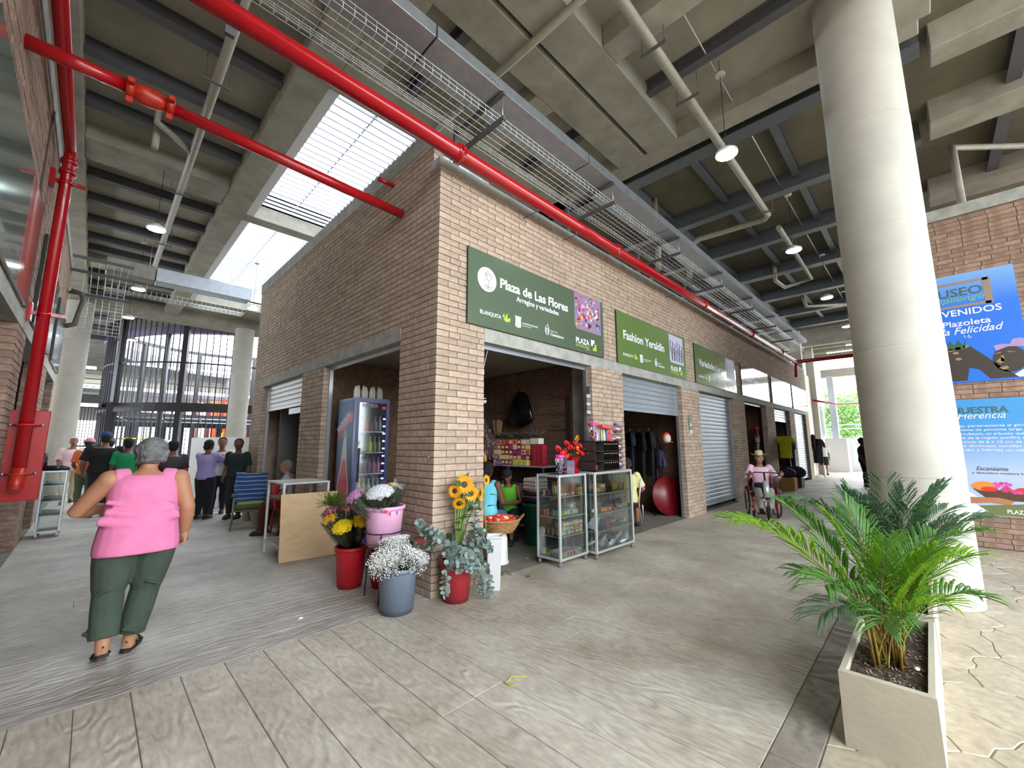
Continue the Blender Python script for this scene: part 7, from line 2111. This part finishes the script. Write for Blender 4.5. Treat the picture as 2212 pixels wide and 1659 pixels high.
person('person in a turquoise shirt and white cap behind the maroon shirt', (-1.42,8.3,0), R(-5), 1.66, 1.0, skin=SK, top={'c':(60,170,206)}, bottom={'c':(60,60,70)}, hair={'c':(60,50,50)}, cap={'c':(226,226,230)}, vox=.02)
person('woman in a lilac shirt and black trousers with tied black hair, arm raised', (-.78,7.35,0), R(-48), 1.66, 1.12, {'elR':(.12,.16,.72),'wrR':(.03,.27,.76),'elL':(-.12,.08,.66),'wrL':(-.03,.18,.72),'head':(0,.02,.925)}, skin=(112,76,58), top={'c':(156,146,204)}, bottom={'c':(16,16,20),'loose':.012}, hair={'c':(20,18,20),'s':'bun'}, shoes=(18,18,20), vox=.014)
person('person in a white shirt and dark jeans standing just behind the lilac shirt', (-.42,7.95,0), R(165), 1.72, 1.0, {'elL':(-.14,.05,.66),'wrL':(-.06,.15,.73)}, skin=(120,80,60), top={'c':(206,206,200)}, bottom={'c':(28,36,56)}, hair={'c':(30,24,24)}, shoes=(20,20,22), vox=.016)
dm = person('man in a dark green shirt with a backpack, facing left by the white panels', (-.30,6.95,0), R(140), 1.68, 1.12, {'elR':(.14,-.03,.65),'wrR':(.13,.05,.52)}, skin=(96,62,48), top={'c':(26,40,38),'loose':.014}, bottom={'c':(48,50,54)}, hair={'c':(26,22,22)}, shoes=(70,66,64), vox=.014, headturn=.3)
MB().bbox(-.16,.16,-.32,-.13,.95,1.40,.05).build('backpack', mat('pack_black',(28,26,30),.8), dm)
for s in (-1,1): MB().tube([(s*.12,-.12,1.36),(s*.12,.05,1.44),(s*.13,.14,1.25),(s*.14,.05,1.02)],.018,6,flat=.4).build('backpack_strap', mat('strap_grey',(90,90,96),.8), dm)
# seated figures
def seat_pose(sh, seat=.45, H=1.6, lean=.0, kneew=.09, wr=None, tuck=0.0):
    z = seat/H; L1 = .245; L2 = .24
    pz = z+.05
    J = {'pel':(0,0,pz),'neck':(0,.02+lean,pz+.295),'head':(0,.05+lean*1.15,pz+.395)}
    for s, q in ((-1,'L'),(1,'R')):
        J.update({'sh'+q:(s*.105,.01+lean*.9,pz+.27),'el'+q:(s*.15,.03+lean*.7,pz+.12),'wr'+q:(s*.09,.13+lean*.5,pz+.06),
                  'hip'+q:(s*.055,.0,pz-.01),'kn'+q:(s*kneew,L1-.02,z+.035),'an'+q:(s*kneew,L1-.01-tuck,.05)})
    if wr: J.update(wr)
    return J
person('seated woman in a turquoise tank top and jeans seen from behind inside the shop', (1.50,.86,0), R(-62), 1.60, 1.1, seat_pose(0, .46, 1.6), skin=(104,66,50), top={'c':(112,206,226),'sleeve':0,'name':'tank_top'}, bottom={'c':(70,108,166)}, hair={'c':(24,20,22),'s':'bun'}, vox=.013)
tag(MB().lathe([(.17,0),(.15,.02),(.14,.40),(.17,.44),(.001,.445)],20,(1.52,.90,0)).build('plastic_stool', mat('stool_white',(200,200,204),.5)), 'plastic stool under the seated woman in turquoise', 'stool')
person('boy in a lime green tank top and black cap sitting and bending over his hands', (2.40,1.28,0), R(118), 1.45, .95, seat_pose(0, .38, 1.45, .03, wr={'wrL':(-.03,.20,.43),'wrR':(.04,.20,.46)}), skin=(138,92,68), top={'c':(110,206,60),'sleeve':0,'name':'tank_top'}, bottom={'c':(30,30,34),'k':'shorts','len':.55}, hair={'c':(20,18,18)}, cap={'c':(24,24,28)}, headtilt=-.35, vox=.012)
tag(MB().lathe([(.15,0),(.14,.34),(.15,.36),(.001,.365)],20,(2.40,1.29,0)).build('low_stool', mat('stool_dark',(60,60,64),.5)), 'low stool under the boy in green', 'stool')
fs_ = person('person in a pale yellow blouse and green floral dress seated behind the display case', (4.52,.30,0), R(-62), 1.58, 1.12, seat_pose(0, .46, 1.58, wr={'elR':(.17,.03,.46)}), skin=(160,110,84), top={'c':(226,224,160)}, bottom={'c':(76,150,92),'k':'skirt'}, hair={'c':(40,34,32),'s':'bun'}, shoes=(60,50,46), vox=.013)
for k in range(22):
    a = rg.random()*6.28; z = rg.uniform(.40,.66)
    MB().ball((.20*cos(a), .20+.17*sin(a), z), .026, 7, 4, (1,1,.5)).build('printed_flower', mat('floral_%d'%(k%2),((226,170,50),(30,66,50))[k%2],.9), fs_)
# folding chair for her
o = thing('folding_chair', 'thin grey metal chair under the person in the floral dress', 'chair', (4.5,.30,0))
for s in (-1,1):
    MB().tube([(4.5-.05+s*.12,.30-s*.20-.05,.0),(4.45+s*.12,.3-s*.2+.02,.45),(4.34+s*.12,.2-s*.2,.92)],.012,8).build('side_tube', M['alu'], o)
    MB().tube([(4.5+.28+s*.12,.30-s*.2+.12,.0),(4.5+.05+s*.12,.3-s*.2,.44)],.012,8).build('front_leg', M['alu'], o)
MB().obox((4.50,.31,.43),(.40,.38,.03),(0,0,R(-62)),.01).build('seat', M['black'], o)
ds = person('grey-haired person in a pale blouse seated in the side doorway behind the high table', (.02,4.55,0), R(60), 1.55, 1.08, seat_pose(0, .46, 1.55), skin=(150,106,82), top={'c':(150,150,160)}, bottom={'c':(90,40,40)}, hair={'c':(120,108,96),'s':'bun'}, vox=.014)
o = thing('chair', 'red plastic chair with the grey-haired person', 'chair', (.02,4.5,0))
rc = mat('chair_red',(190,60,44),.5)
for x in (-.2,.2):
    for y in (4.33,4.72): MB().cyl((.02+x,y,0),(.02+x*.9,4.5+(y-4.5)*.9,.43),.018,8).build('leg', rc, o)
MB().bbox(-.2,.24,4.3,4.75,.43,.455,.01).build('seat', rc, o)
MB().obox((-.20,4.40,.66),(.04,.44,.42),(0,-.15,R(-30)),.015).build('backrest', rc, o)
person('man in a white cap and dark shirt standing inside the fourth shop', (12.4,.55,0), R(190), 1.72, 1.0, skin=SKD, top={'c':(50,50,56)}, bottom={'c':(30,30,34)}, hair={'c':(20,18,18)}, cap={'c':(220,222,226)}, vox=.02)
person('woman in a white shirt and black skirt standing far down the right walkway', (23.3,.05,0), R(110), 1.66, 1.1, skin=(176,130,104), top={'c':(214,224,222)}, bottom={'c':(20,20,24),'k':'skirt'}, hair={'c':(80,56,40)}, shoes=(120,110,110), vox=.022)
person('person in a yellow shirt and dark trousers striding across the far opening', (34.0,-.2,0), R(60), 1.68, 1.05, {'knL':(-.05,.10,.29),'anL':(-.05,.16,.05),'knR':(.05,-.02,.28),'anR':(.05,-.15,.07)}, skin=SK, top={'c':(206,206,60)}, bottom={'c':(56,54,76)}, hair={'c':(30,24,24)}, cap={'c':(40,36,40)}, vox=.024)
person('dark-clothed person half hidden by the left edge of the big column', (17.2,-2.02,0), R(175), 1.74, 1.15, skin=SKD, top={'c':(40,38,46)}, bottom={'c':(26,26,30)}, hair={'c':(20,18,18)}, vox=.022)

# wheelchair with rider
WX, WY = 7.85, -1.05
wrz = R(112)     # chair faces mostly towards -X, a little -Y  (local +Y is forward)
wh = thing('wheelchair', 'red-framed wheelchair with a clip-on front wheel and handlebar', 'wheelchair', (0,0,0))
redf = mat('frame_red',(176,20,34),.3,.3)
for s in (-1,1):
    x = s*.29
    wl_ = MB().tube([(x,.30*cos(k*PI/18),.31+.30*sin(k*PI/18)) for k in range(37)],.016,8).build('tyre', M['rubber'], wh)
    MB().tube([(x+s*.035,.25*cos(k*PI/18),.31+.25*sin(k*PI/18)) for k in range(37)],.008,6).build('push_rim', M['alu'], wh)
    for k in range(12): MB().cyl((x,0,.31),(x,.29*cos(k*PI/6),.31+.29*sin(k*PI/6)),.0025,4).build('spoke', M['alu'], wh)
    MB().cyl((x-.03,0,.31),(x+.03,0,.31),.025,12).build('hub', M['black'], wh)
    MB().tube([(s*.22,-.22,.95),(s*.22,-.20,.45),(s*.22,.20,.45),(s*.22,.36,.30),(s*.20,.44,.12)],.014,8).build('side_frame', redf, wh)
    MB().tube([(s*.22,-.20,.45),(s*.22,-.18,.20),(s*.22,.25,.20),(s*.22,.36,.30)],.013,8).build('lower_frame', redf, wh)
    MB().tube([(s*.22,-.22,.95),(s*.22,-.34,.97)],.016,8).build('push_handle', M['black'], wh)
    c_ = MB().lathe([(.01,-.015),(.07,-.015),(.075,0),(.07,.015),(.01,.015)],16,(s*.22,.30,.076),'X').build('castor', M['rubber'], wh)
    MB().bbox(s*.26-.012,s*.26+.012,-.15,.25,.47,.62,.004).build('side_guard', mat('guard_red',(150,16,30),.3), wh)
MB().bbox(-.21,.21,-.20,.22,.43,.47,.012).build('seat_sling', M['black'], wh)
MB().bbox(-.21,.21,-.24,-.21,.5,.92,.01).build('back_sling', M['black'], wh)
MB().bbox(-.17,.17,.38,.52,.10,.12,.006).build('footplate', M['black'], wh)
MB().cyl((-.3,0,.31),(.3,0,.31),.012,8).build('axle', M['galv'], wh)
# front attachment
MB().lathe([(.03,-.025),(.12,-.028),(.15,-.015),(.15,.015),(.12,.028),(.03,.025)],24,(0,.74,.152),'X').build('front_tyre', M['rubber'], wh)
MB().lathe([(.001,-.03),(.06,-.03),(.06,.03),(.001,.03)],16,(0,.74,.152),'X').build('hub_motor', M['black'], wh)
for s in (-1,1): MB().tube([(s*.045,.74,.152),(s*.045,.70,.34),(0,.66,.42)],.010,6).build('fork', M['galv'], wh)
MB().tube([(0,.66,.40),(0,.52,.95)],.018,8).build('steering_column', M['black'], wh)
MB().tube([(-.27,.42,.93),(-.14,.48,.95),(0,.52,.95),(.14,.48,.95),(.27,.42,.93)],.012,8).build('handlebar', M['black'], wh)
for s in (-1,1): MB().tube([(s*.27,.42,.93),(s*.38,.38,.93)],.017,8).build('grip', M['alu'] if s > 0 else M['black'], wh)
MB().tube([(0,.60,.78),(0,.68,.46)],.055,14).build('battery', mat('battery_silver',(186,192,200),.35,.4), wh)
MB().tube([(-.12,.40,.40),(0,.60,.48),(.12,.40,.40)],.012,6).build('coupling_bar', M['black'], wh)
MB().bbox(-.16,.16,.14,.40,.62,.72,.03).build('lap_bag', M['clothblack'], wh)
MB().ball((.07,.66,.40),.028,10,6).build('headlight', M['alu'], wh)
rider = person('man in a straw hat, dark glasses and pale pink polo shirt riding the wheelchair', (0,0,0), 0, 1.66, 1.05,
   {**seat_pose(0,.49,1.66,-.02,kneew=.07), 'elL':(-.175,.10,.47),'wrL':(-.20,.235,.56),'hdL':(0,1,-.1),'elR':(.17,.10,.47),'wrR':(.155,.24,.56),'hdR':(-.2,1,-.1),'knL':(-.07,.215,.345),'knR':(.07,.215,.345),'anL':(-.055,.26,.115),'anR':(.055,.26,.115)},
   skin=(150,104,82), top={'c':(230,190,214),'sleeve':.40,'loose':.014}, bottom={'c':(150,138,134)}, hair={'c':(60,54,50)}, shoes=(40,38,38), vox=.012, headturn=-.45)
hp = Vector((0,.03,.935))*1.66; hp = Vector((0,.05-.023,.345+.395))*1.66
hz = (.49/1.66+.05+.395)*1.66; hyy = (.05-.023)*1.66
t = MB(); n = 28; vs = []; fs = []
for i, (r, z) in enumerate(((.02,.150),(.060,.155),(.080,.13),(.088,.06),(.092,.045),(.13,.035),(.175,.045))):
    for k in range(n):
        a = 2*PI*k/n; zz = z+(.05*abs(cos(a))**2 if i == 6 else .02*abs(cos(a)) if i == 5 else 0); vs.append((r*cos(a)*(.92 if i < 5 else .96), hyy-.01+r*sin(a)*1.08, hz+.02+zz))
for i in range(6):
    for k in range(n): a = i*n+k; b = i*n+(k+1)%n; fs.append((a,b,b+n,a+n))
fs.append(tuple(range(n)))
t.add(vs, fs, True); t.build('straw_hat', mat('straw_hat',(206,190,156),.8,var=.12,vscale=30), rider)
MB().lathe([(.091,.065),(.093,.05),(.094,.07)],24,(0,hyy-.01,hz+.02),caps=False).build('hat_band', mat('hat_band',(170,150,116),.8), rider)
hmr = Matrix.Rotation(-.45,3,'Z')
t = MB()
for s in (-1,1): t.obox(Vector((0,hyy,hz))+hmr@Vector((s*.032,.062,.008)),(.042,.012,.026),(0,0,-.45),.004)
t.tube([Vector((0,hyy,hz))+hmr@Vector((-.05,.058,.012)),Vector((0,hyy,hz))+hmr@Vector((.05,.058,.012))],.003,5)
t.build('sunglasses', mat('lens_black',(12,10,12),.1), rider)
for s, q in ((-1,'L'),(1,'R')):
    MB().tube([Vector((s*.150,.055,.53))*1.66, Vector((s*.175,.10,.47))*1.66, Vector((s*.19,.20,.535))*1.66], [.056,.050,.038], 12).build('arm_cover', mat('grey_sleeve',(176,184,188),.85), rider)
    MB().tube([Vector((s*.12,.028,.575))*1.66, Vector((s*.155,.06,.525))*1.66],[.070,.066],14).build('polo_sleeve', mat('polo_trim',(226,186,210),.9), rider)

wh.location = (WX,WY,0); wh.rotation_euler = (0,0,wrz)
rider.location = (WX,WY,0); rider.rotation_euler = (0,0,wrz)
# ------------------------------------------------------------------ far ends and surroundings
bs = M['blackmt']; bars_m = mat('bar_dark', (44,44,58), .5)
# circular barred drum at the end of the left walkway
dr = thing('barred_drum', 'tall circular enclosure of black vertical bars at the end of the left walkway', 'enclosure', (2.2,23.1,0))
bar = MB().box(-.018,.018,-.018,.018,0,7.1).mesh('bar', bars_m)
n = 118; cxd, cyd, rd = 2.2, 23.1, 4.7
for k in range(n):
    a = 2*PI*k/n
    inst('bar', bar, dr, (rd*cos(a), rd*sin(a), 0), (0,0,a))
for k in range(10):
    a = R(205)+k*R(36)
    MB().obox((cxd+rd*cos(a),cyd+rd*sin(a),3.6),(.20,.20,7.2),(0,0,a)).build('post', bs, dr)
def ringm(nm, r, z0, z1, w, mt, cx=cxd, cy_=cyd, par=dr, n=64, a0=0, a1=360):
    t = MB(); vs = []; fs = []
    for k in range(n+1):
        a = R(a0+(a1-a0)*k/n); e = Vector((cos(a), sin(a), 0)); c = Vector((cx, cy_, 0))
        for rr, z in ((r-w/2,z0),(r+w/2,z0),(r+w/2,z1),(r-w/2,z1)): vs.append(c+e*rr+Vector((0,0,z)))
    for k in range(n):
        for j in range(4): a = k*4+j; b = k*4+(j+1)%4; fs.append((a,b,b+4,a+4))
    return t.add(vs, fs).build(nm, mt, par)
ringm('top_ring', rd, 7.08, 7.24, .16, bs); ringm('floor_ring', rd, 2.98, 3.36, .18, bs); ringm('mid_ring', rd, 5.1, 5.16, .06, bs)
ringm('base_ring', rd, 0.0, .10, .12, bs)
# mezzanine slab round the drum with a rail
mz = struct('floor_mezzanine')
MB().box(-12,-2.45,18.35,34,3.12,3.45).build('slab', M['steel_dk'], mz)
MB().box(6.9,20,18.35,34,3.12,3.45).build('slab', M['steel_dk'], mz)
MB().box(-12,20,32,44,4.75,5.0).build('slab', M['steel_dk'], mz)
for z in (3.75,4.05,4.4): MB().cyl((-12,18.45,z),(-2.5,18.45,z),.018,6).build('rail', M['steel_dk'], mz)
for z in (5.3,5.6,5.9): MB().cyl((-8,32.1,z),(20,32.1,z),.018,6).build('rail', M['steel_dk'], mz)
for x in (-2.55,-4.0): MB().cyl((x,18.45,3.45),(x,18.45,4.4),.018,6).build('rail_post', M['steel_dk'], mz)
for i in range(16): MB().box(-4+i*1.5,-3.97+i*1.5,32.08,32.12,5.0,5.9).build('rail_post', M['steel_dk'], mz)
lt = mat('tube_light', (255,255,255), .5, emit=14.0)
for i,(a,b,y,z) in enumerate(((-6.5,-2.75,20.5,4.75),(-1.6,3.4,28.4,6.25),(3.8,8.5,28.4,6.1))):
    o = thing('strip_light', ('long white strip light at the upper left of the drum','long white strip light seen through the drum bars','long white strip light behind the right side of the drum')[i], 'lamp', (a,y,z))
    MB().box(a,b,y-.06,y+.06,z,z+.05).build('housing', M['white'], o); MB().box(a,b,y-.08,y+.08,z-.09,z).build('tube', lt, o)
# outer roof with a round opening and its lilac ring beam
rf = struct('roof_far')
cx2, cy2, r2_ = 6.0, 26.6, 8.5
vs = []; fs = []; n = 72
for k in range(n):
    a = 2*PI*k/n; vs.append((cx2+r2_*cos(a), cy2+r2_*sin(a), 7.1))
for k in range(n):
    a = 2*PI*k/n; m_ = max(abs(cos(a))/26, abs(sin(a))/24); vs.append((cx2+cos(a)/m_, max(18.3, cy2+sin(a)/m_), 7.1))
fs = [(k,(k+1)%n,(k+1)%n+n,k+n) for k in range(n)]
vs += [(x,y,7.5) for x,y,z in vs]
fs += [(a+2*n,d+2*n,c+2*n,b+2*n) for a,b,c,d in fs]+[(k,k+2*n,(k+1)%n+2*n,(k+1)%n) for k in range(n)]
MB().add(vs, fs).build('roof_slab', M['slab'], rf)
ringm('ring_beam', r2_, 6.75, 7.1, .3, mat('lilac_steel',(120,116,150),.5), cx2, cy2, rf)
for k in range(12):
    a = R(40+k*30); MB().cyl((cx2+r2_*cos(a),cy2+r2_*sin(a),0),(cx2+r2_*cos(a),cy2+r2_*sin(a),6.8),.11,10).build('post', M['steel_dk'], rf)
for y in (20.5,23,25.5): MB().box(-12,-2.6,y-.1,y+.1,6.85,7.1).build('steel_joist', M['steel_dk'], rf)
# ground-floor gates and street things behind the drum
gt = thing('barred_gate', 'black barred gate beside the far left column', 'gate', (-2.8,18.6,0))
for i in range(14): MB().box(-3.4+i*.085,-3.375+i*.085,18.58,18.61,.1,3.0).build('bar', bars_m, gt)
for z in (.1,1.5,2.95): MB().box(-3.4,-2.25,18.56,18.63,z,z+.06).build('rail', bs, gt)
MB().box(-2.32,-2.12,18.5,18.7,0,3.12).build('post', bs, gt)
o = thing('lightbox_sign', 'small white lit sign above the barred gate', 'sign', (-3.0,18.5,2.9))
MB().box(-3.1,-2.55,18.5,18.55,3.0,3.3).build('panel', mat('lit_white',(250,250,255),.5,emit=3.0), o)
tfit('SALIDA', .08, .4, mat('sign_grey',(120,120,130),.5), o, (-3.03,18.497,3.1), UX, UZ)
org = mat('kiosk_orange', (240,96,40), .5)
o = thing('orange_kiosk', 'orange shop front with magenta letters seen through the bars', 'kiosk', (4.4,30,0))
MB().box(2.9,3.35,30,31,0,4.5).build('panel', org, o); MB().box(3.45,7.2,30,31,0,4.5).build('panel', org, o)
MB().box(3.3,4.9,29.97,30,2.95,3.45).build('fascia', mat('fascia_pale',(240,200,206),.5), o)
tfit('.aro', .42, 1.5, mat('letter_magenta',(214,40,130),.5), o, (3.35,29.96,3.05), UX, UZ, bold=.05)
for i in range(7): MB().box(3.5+i*.5,3.54+i*.5,29.9,29.95,0,4.7).build('mullion', mat('rust_red',(150,40,40),.5), o)
for i, x in enumerate((1.2,2.1,2.55)):
    tag(MB().box(x,x+.22,29.5,29.7,0,4.3).build('street_post', mat(('post_rust','post_white','post_rust')[i],((120,50,44),(230,220,226),(120,50,44))[i],.6)), ('reddish','white','second reddish')[i]+' upright post behind the drum bars', 'post')
tag(MB().box(1.9,2.05,29.4,29.6,0,4.4).build('street_post', mat('post_pink',(230,130,110),.6)), 'salmon upright post behind the drum bars', 'post')
o = thing('guard_rail', 'yellow guard rail behind the drum bars on the left', 'rail', (-1.2,26,0))
for z in (1.1,1.9): MB().cyl((-1.9,26,z),(-.4,26,z),.04,8).build('rail', mat('safety_yellow',(226,196,30),.5), o)
for x in (-1.9,-1.15,-.4): MB().cyl((x,26,0),(x,26,1.9),.04,8).build('post', mat('safety_yellow',(226,196,30),.5), o)
o = thing('guard_rail', 'yellow guard rail in front of the orange kiosk', 'rail', (3.4,28,0))
for z in (1.0,1.5,2.3): MB().cyl((3.2,28.0,z),(6.2,28.0,z),.035,8).build('rail', mat('safety_yellow',(226,196,30),.5), o)
for x in (3.2,4.2,5.2,6.2): MB().cyl((x,28,0),(x,28,2.3),.035,8).build('post', mat('safety_yellow',(226,196,30),.5), o)
# roof truss under the far slab inside the drum, dark
tr = thing('dark_awning', 'dark awning frame under the mezzanine behind the drum', 'awning', (2,26,2.9))
MB().box(-2.2,6.6,28.2,28.5,2.6,3.1).build('beam', bs, tr)
for z in (2.75,2.95): MB().cyl((-2.2,24.4,z),(6.4,24.4,z),.03,6).build('tube', M['galv'], tr)
for i in range(6): MB().cyl((-2+i*1.6,22.4,2.9),(-1.2+i*1.6,27.6,2.85),.03,6).build('tube', M['galv'], tr)
for i,x in enumerate((-1.3,.2,1.0,3.0)): tag(MB().box(x,x+.3,28.6,28.9,0,3.0).build('dark_pillar', bs), ('first','second','third','fourth')[i]+' dark pillar behind the drum from the left', 'pillar')
# white display panels
o = thing('white_partition', 'white cornered exhibition panels at the end of the brick side wall', 'partition', (-.2,8.9,0))
wp_ = mat('panel_white', (222,226,230), .5)
MB().obox((.62,8.9,.88),(1.66,.05,1.74),(0,0,0)).build('panel', wp_, o)
MB().obox((-.42,9.75,.88),(.05,1.75,1.74),(0,0,R(14))).build('panel', wp_, o)
# trees, kerb and street to the north
sky_g = mat('street_ground', (170,166,156), .9)
MB().box(-60,120,31.5,120,-.02,.0).build('ground_street', sky_g, None, kind='structure')
MB().box(46,150,-60,31,-.02,.0).build('ground_street', sky_g, None, kind='structure')
def tree(lab, x, y, h, r, c, seed):
    g = random.Random(seed)
    o = thing('tree', lab, 'tree', (x,y,0))
    MB().tube([(x,y,0),(x+.2,y,h*.3),(x,y+.3,h*.6)], [.3,.22,.12], 8).build('trunk', mat('bark',(110,96,84),.9), o)
    for k in range(7):
        a = k*.9; MB().tube([(x+.1,y,h*(.3+.04*k)),(x+r*.4*cos(a),y+r*.4*sin(a),h*.6),(x+r*.8*cos(a),y+r*.8*sin(a),h*.8)],[.1,.07,.03],6).build('branch', mat('bark',(110,96,84),.9), o)
    t = MB()
    cl = [(g.uniform(-.75,.75)*r, g.uniform(-.75,.75)*r, h*g.uniform(.35,.95)) for _ in range(26)]
    for k in range(9000):
        c_ = cl[g.randrange(26)]; d = Vector([g.gauss(0,1) for _ in range(3)]).normalized()*r*.34*g.random()**.4
        p = Vector((x+c_[0]+d.x, y+c_[1]+d.y, c_[2]+d.z*.7)); u = Vector([g.uniform(-1,1) for _ in range(3)]).normalized()*.16; v = u.cross(Vector([g.uniform(-1,1) for _ in range(3)])).normalized()*.09
        t.add([p-u, p+v, p+u, p-v], [(0,1,2,3)])
    t.build('foliage', mat('foliage_%d'%c[1], c, .6, rand=.4, translucent=.35), o, kind='stuff')
tree('big green tree beyond the far right opening', 62, 3.2, 8.2, 5.5, (110,150,80), 1)
tree('second green tree beyond the far right opening, partly behind the first', 66, -4, 7.2, 5, (104,146,84), 2)
tag(MB().box(50,50.3,-12,16,0,1.9).build('boundary_wall', mat('limewash',(226,226,222),.8)), 'low white boundary wall below the trees', 'wall')
tag(MB().tube([(50,-12,3.4),(50,16,3.3)],.05,5).build('power_line', mat('cable_teal',(110,140,140),.6)), 'upper power line across the far opening', 'cable')
tag(MB().tube([(50,-12,2.9),(50,16,3.0)],.05,5).build('power_line', mat('cable_teal',(110,140,140),.6)), 'lower power line across the far opening', 'cable')
# east end of the right walkway
ea = struct('wall_northeast')
pale = mat('pale_plaster', (206,202,190), .8, var=.08)
MB().box(20.3,27.2,.35,.6,0,5.0).build('plaster', pale, ea)
MB().box(20.35,20.7,.05,.45,0,6.8).build('pier', M['conc_lt'], ea)
MB().box(23.6,23.95,.1,.45,0,6.8).build('pier', M['conc_lt'], ea)
MB().box(26.8,27.2,-.25,.05,0,5.35).build('frame', mat('pale_blue_frame',(196,210,220),.4), ea)
MB().box(26.9,27.3,-9,.3,5.3,5.75).build('lintel', M['conc_lt'], ea)
MB().box(24.5,26.3,.28,.36,1.9,3.4).build('dark_window', mat('dark_glass',(60,66,66),.2), ea)
MB().box(24.0,26.7,.20,.34,3.5,4.6).build('white_panel', M['white'], ea)
t = MB(); t.box(22,28,-10,8,6.8,7.0); t.build('roof_east', M['slab'], None, kind='structure')
for x in (22.5,24,25.5,27): MB().box(x,x+.2,-6,4,6.5,6.8).build('beam_east', M['conc'], None, kind='structure')
for i,(x,y) in enumerate(((22.3,-1.2),(23.6,-2.0),(25.2,-1.0),(26.2,-2.2))):
    o = thing('strip_light', ('first','second','third','fourth')[i]+' bright strip light on the far right ceiling', 'lamp', (x,y,6.4)); MB().box(x,x+.12,y-.7,y+.7,6.42,6.5).build('housing', M['white'], o); MB().box(x+.01,x+.11,y-.68,y+.68,6.40,6.42).build('tube', lt, o)
    
MB().tube([(21.2,-.1,3.55),(25,-.5,3.6),(27,-6,3.6)],.05,8).build('pipe_run', M['red'], thing('fire_main', 'thin red pipe crossing the far right opening', 'pipe', (21,-.1,3.55)))
for i,(x,y,w,rz) in enumerate(((26.4,.0,1.3,0),(27.4,-.75,1.2,0))):
    o = thing('white_partition', ('nearer','farther')[i]+' white panel booth at the far right end', 'partition', (x,y,0))
    MB().box(x,x+.05,y-.55,y+.5,0,1.82).build('panel', wp_, o); MB().box(x,x+1.6,y-.6,y-.55,0,1.82).build('panel', wp_, o)
o = thing('dress_rack', 'chrome clothes rack with grey garments at the end of the shop row', 'rack', (20.9,-.3,0))
for y in (-.25,.25): MB().cyl((21.0,y,0),(21.0,y,1.9),.016,8).build('post', M['alu'], o)
MB().cyl((21.0,-.25,1.88),(21.0,.25,1.88),.016,8).build('rail', M['alu'], o)
for k in range(4): garment(21.0, -.14+.11*k, 1.75, .34, 1.1, ((70,72,84),(30,32,36),(120,124,134),(46,48,60))[k], ('first','second','third','fourth')[k]+' garment on the chrome rack at the far right', 1.57)
garment(20.7, .0, 1.95, .4, .7, (60,30,30), 'maroon garment hanging by the last shutter', .4)
# plaza side behind the camera: unseen roofs added to cut sky light, far walls
MB().box(-14,4.2,-6.4,-4.3,7.3,7.5).build('light_blocker_plaza', M['slab'], None, kind='structure')
MB().box(-2.0,4.2,-11,-6.4,7.3,7.5).build('light_blocker_plaza_side', M['slab'], None, kind='structure')
MB().box(-14,-6.2,-4.3,20,7.3,7.5).build('light_blocker_west', M['slab'], None, kind='structure')
MB().box(-14,7,-26.2,-26,0,3.2).build('wall_plaza', M['brick_pink'], None, kind='structure')
MB().box(-14.2,-14,-26,20,0,7.5).build('wall_far_west', M['brick_pink'], None, kind='structure')
MB().box(22,22.2,-14,-4.2,0,7.3).build('wall_far_east', M['brick_pink'], None, kind='structure')

# ------------------------------------------------------------------ tell look-alikes apart by their place
SHORT = {'on the bottom of the left display case':'bottom of the left case','on the second shelf of the left display case':'left case, second shelf',
 'on the third shelf of the left display case':'left case, third shelf','on the top shelf of the left display case':'left case, top shelf',
 'heaped on the bottom of the right display case':'bottom of the right case','on the lower shelf of the right display case':'right case, lower shelf',
 'on the middle shelf of the right display case':'right case, middle shelf','on the top shelf of the right display case':'right case, top shelf',
 'inside the smoked acrylic cabinet':'in the smoked cabinet','standing on the smoked acrylic cabinet':'on the smoked cabinet',
 'stacked on the shelf along the inner brick wall':'on the brick-wall shelf','on the lower shelves of the inner shop':'on the lower wall shelves',
 'on the low shelf in the second shop':'on the second shop\'s shelf','inside the drinks fridge':'in the drinks fridge','standing on top of the drinks fridge':'on top of the fridge'}
ORD = ['leftmost','second from left','third from left','fourth from left','fifth from left','sixth from left','seventh from left','eighth from left','ninth from left','tenth from left','eleventh from left','twelfth from left']
bpy.context.view_layer.update()
byl = {}
for o in list(COL.objects):
    if o.parent is None and o.get('group') and o.get('label'): byl.setdefault(o['label'], []).append(o)
for lab, os_ in byl.items():
    if len(os_) == 1:
        g = os_[0].get('group')
        if sum(1 for l2 in byl for q in byl[l2] if q.get('group') == g) == 1: del os_[0]['group']
        continue
    if 'sweet' in lab or 'fanned' in lab or ('tied packet' in lab and len(os_) > 6): continue
    core = lab
    for k in SHORT:
        if lab.endswith(k): core = lab[:-len(k)].strip(); tail = SHORT[k]; break
    else: continue
    zs = sorted(o.location.z for o in os_)
    lv = [zs[0]]
    for z in zs:
        if z-lv[-1] > .045: lv.append(z)
    rows = {}
    for o in os_:
        i = max(j for j, z in enumerate(lv) if o.location.z >= z-.001); rows.setdefault(i, []).append(o)
    rn = {1:[''],2:['lower row','upper row'],3:['bottom row','middle row','top row'],4:['bottom row','second row up','third row up','top row'],5:['bottom row','second row up','middle row','fourth row up','top row']}.get(len(lv)) or ['row %d' % (i+1) for i in range(len(lv))]
    for i, r in rows.items():
        r.sort(key=lambda q: proj(q.location)[0])
        for j, q in enumerate(r):
            if len(r) == 1: od = '' if len(lv) > 1 else 'single'
            elif len(r) == 2: od = ('left one','right one')[j]
            elif j == len(r)-1: od = 'rightmost'
            else: od = ORD[min(j, 11)]
            q['label'] = ', '.join(x for x in (core, od, rn[i], tail) if x)
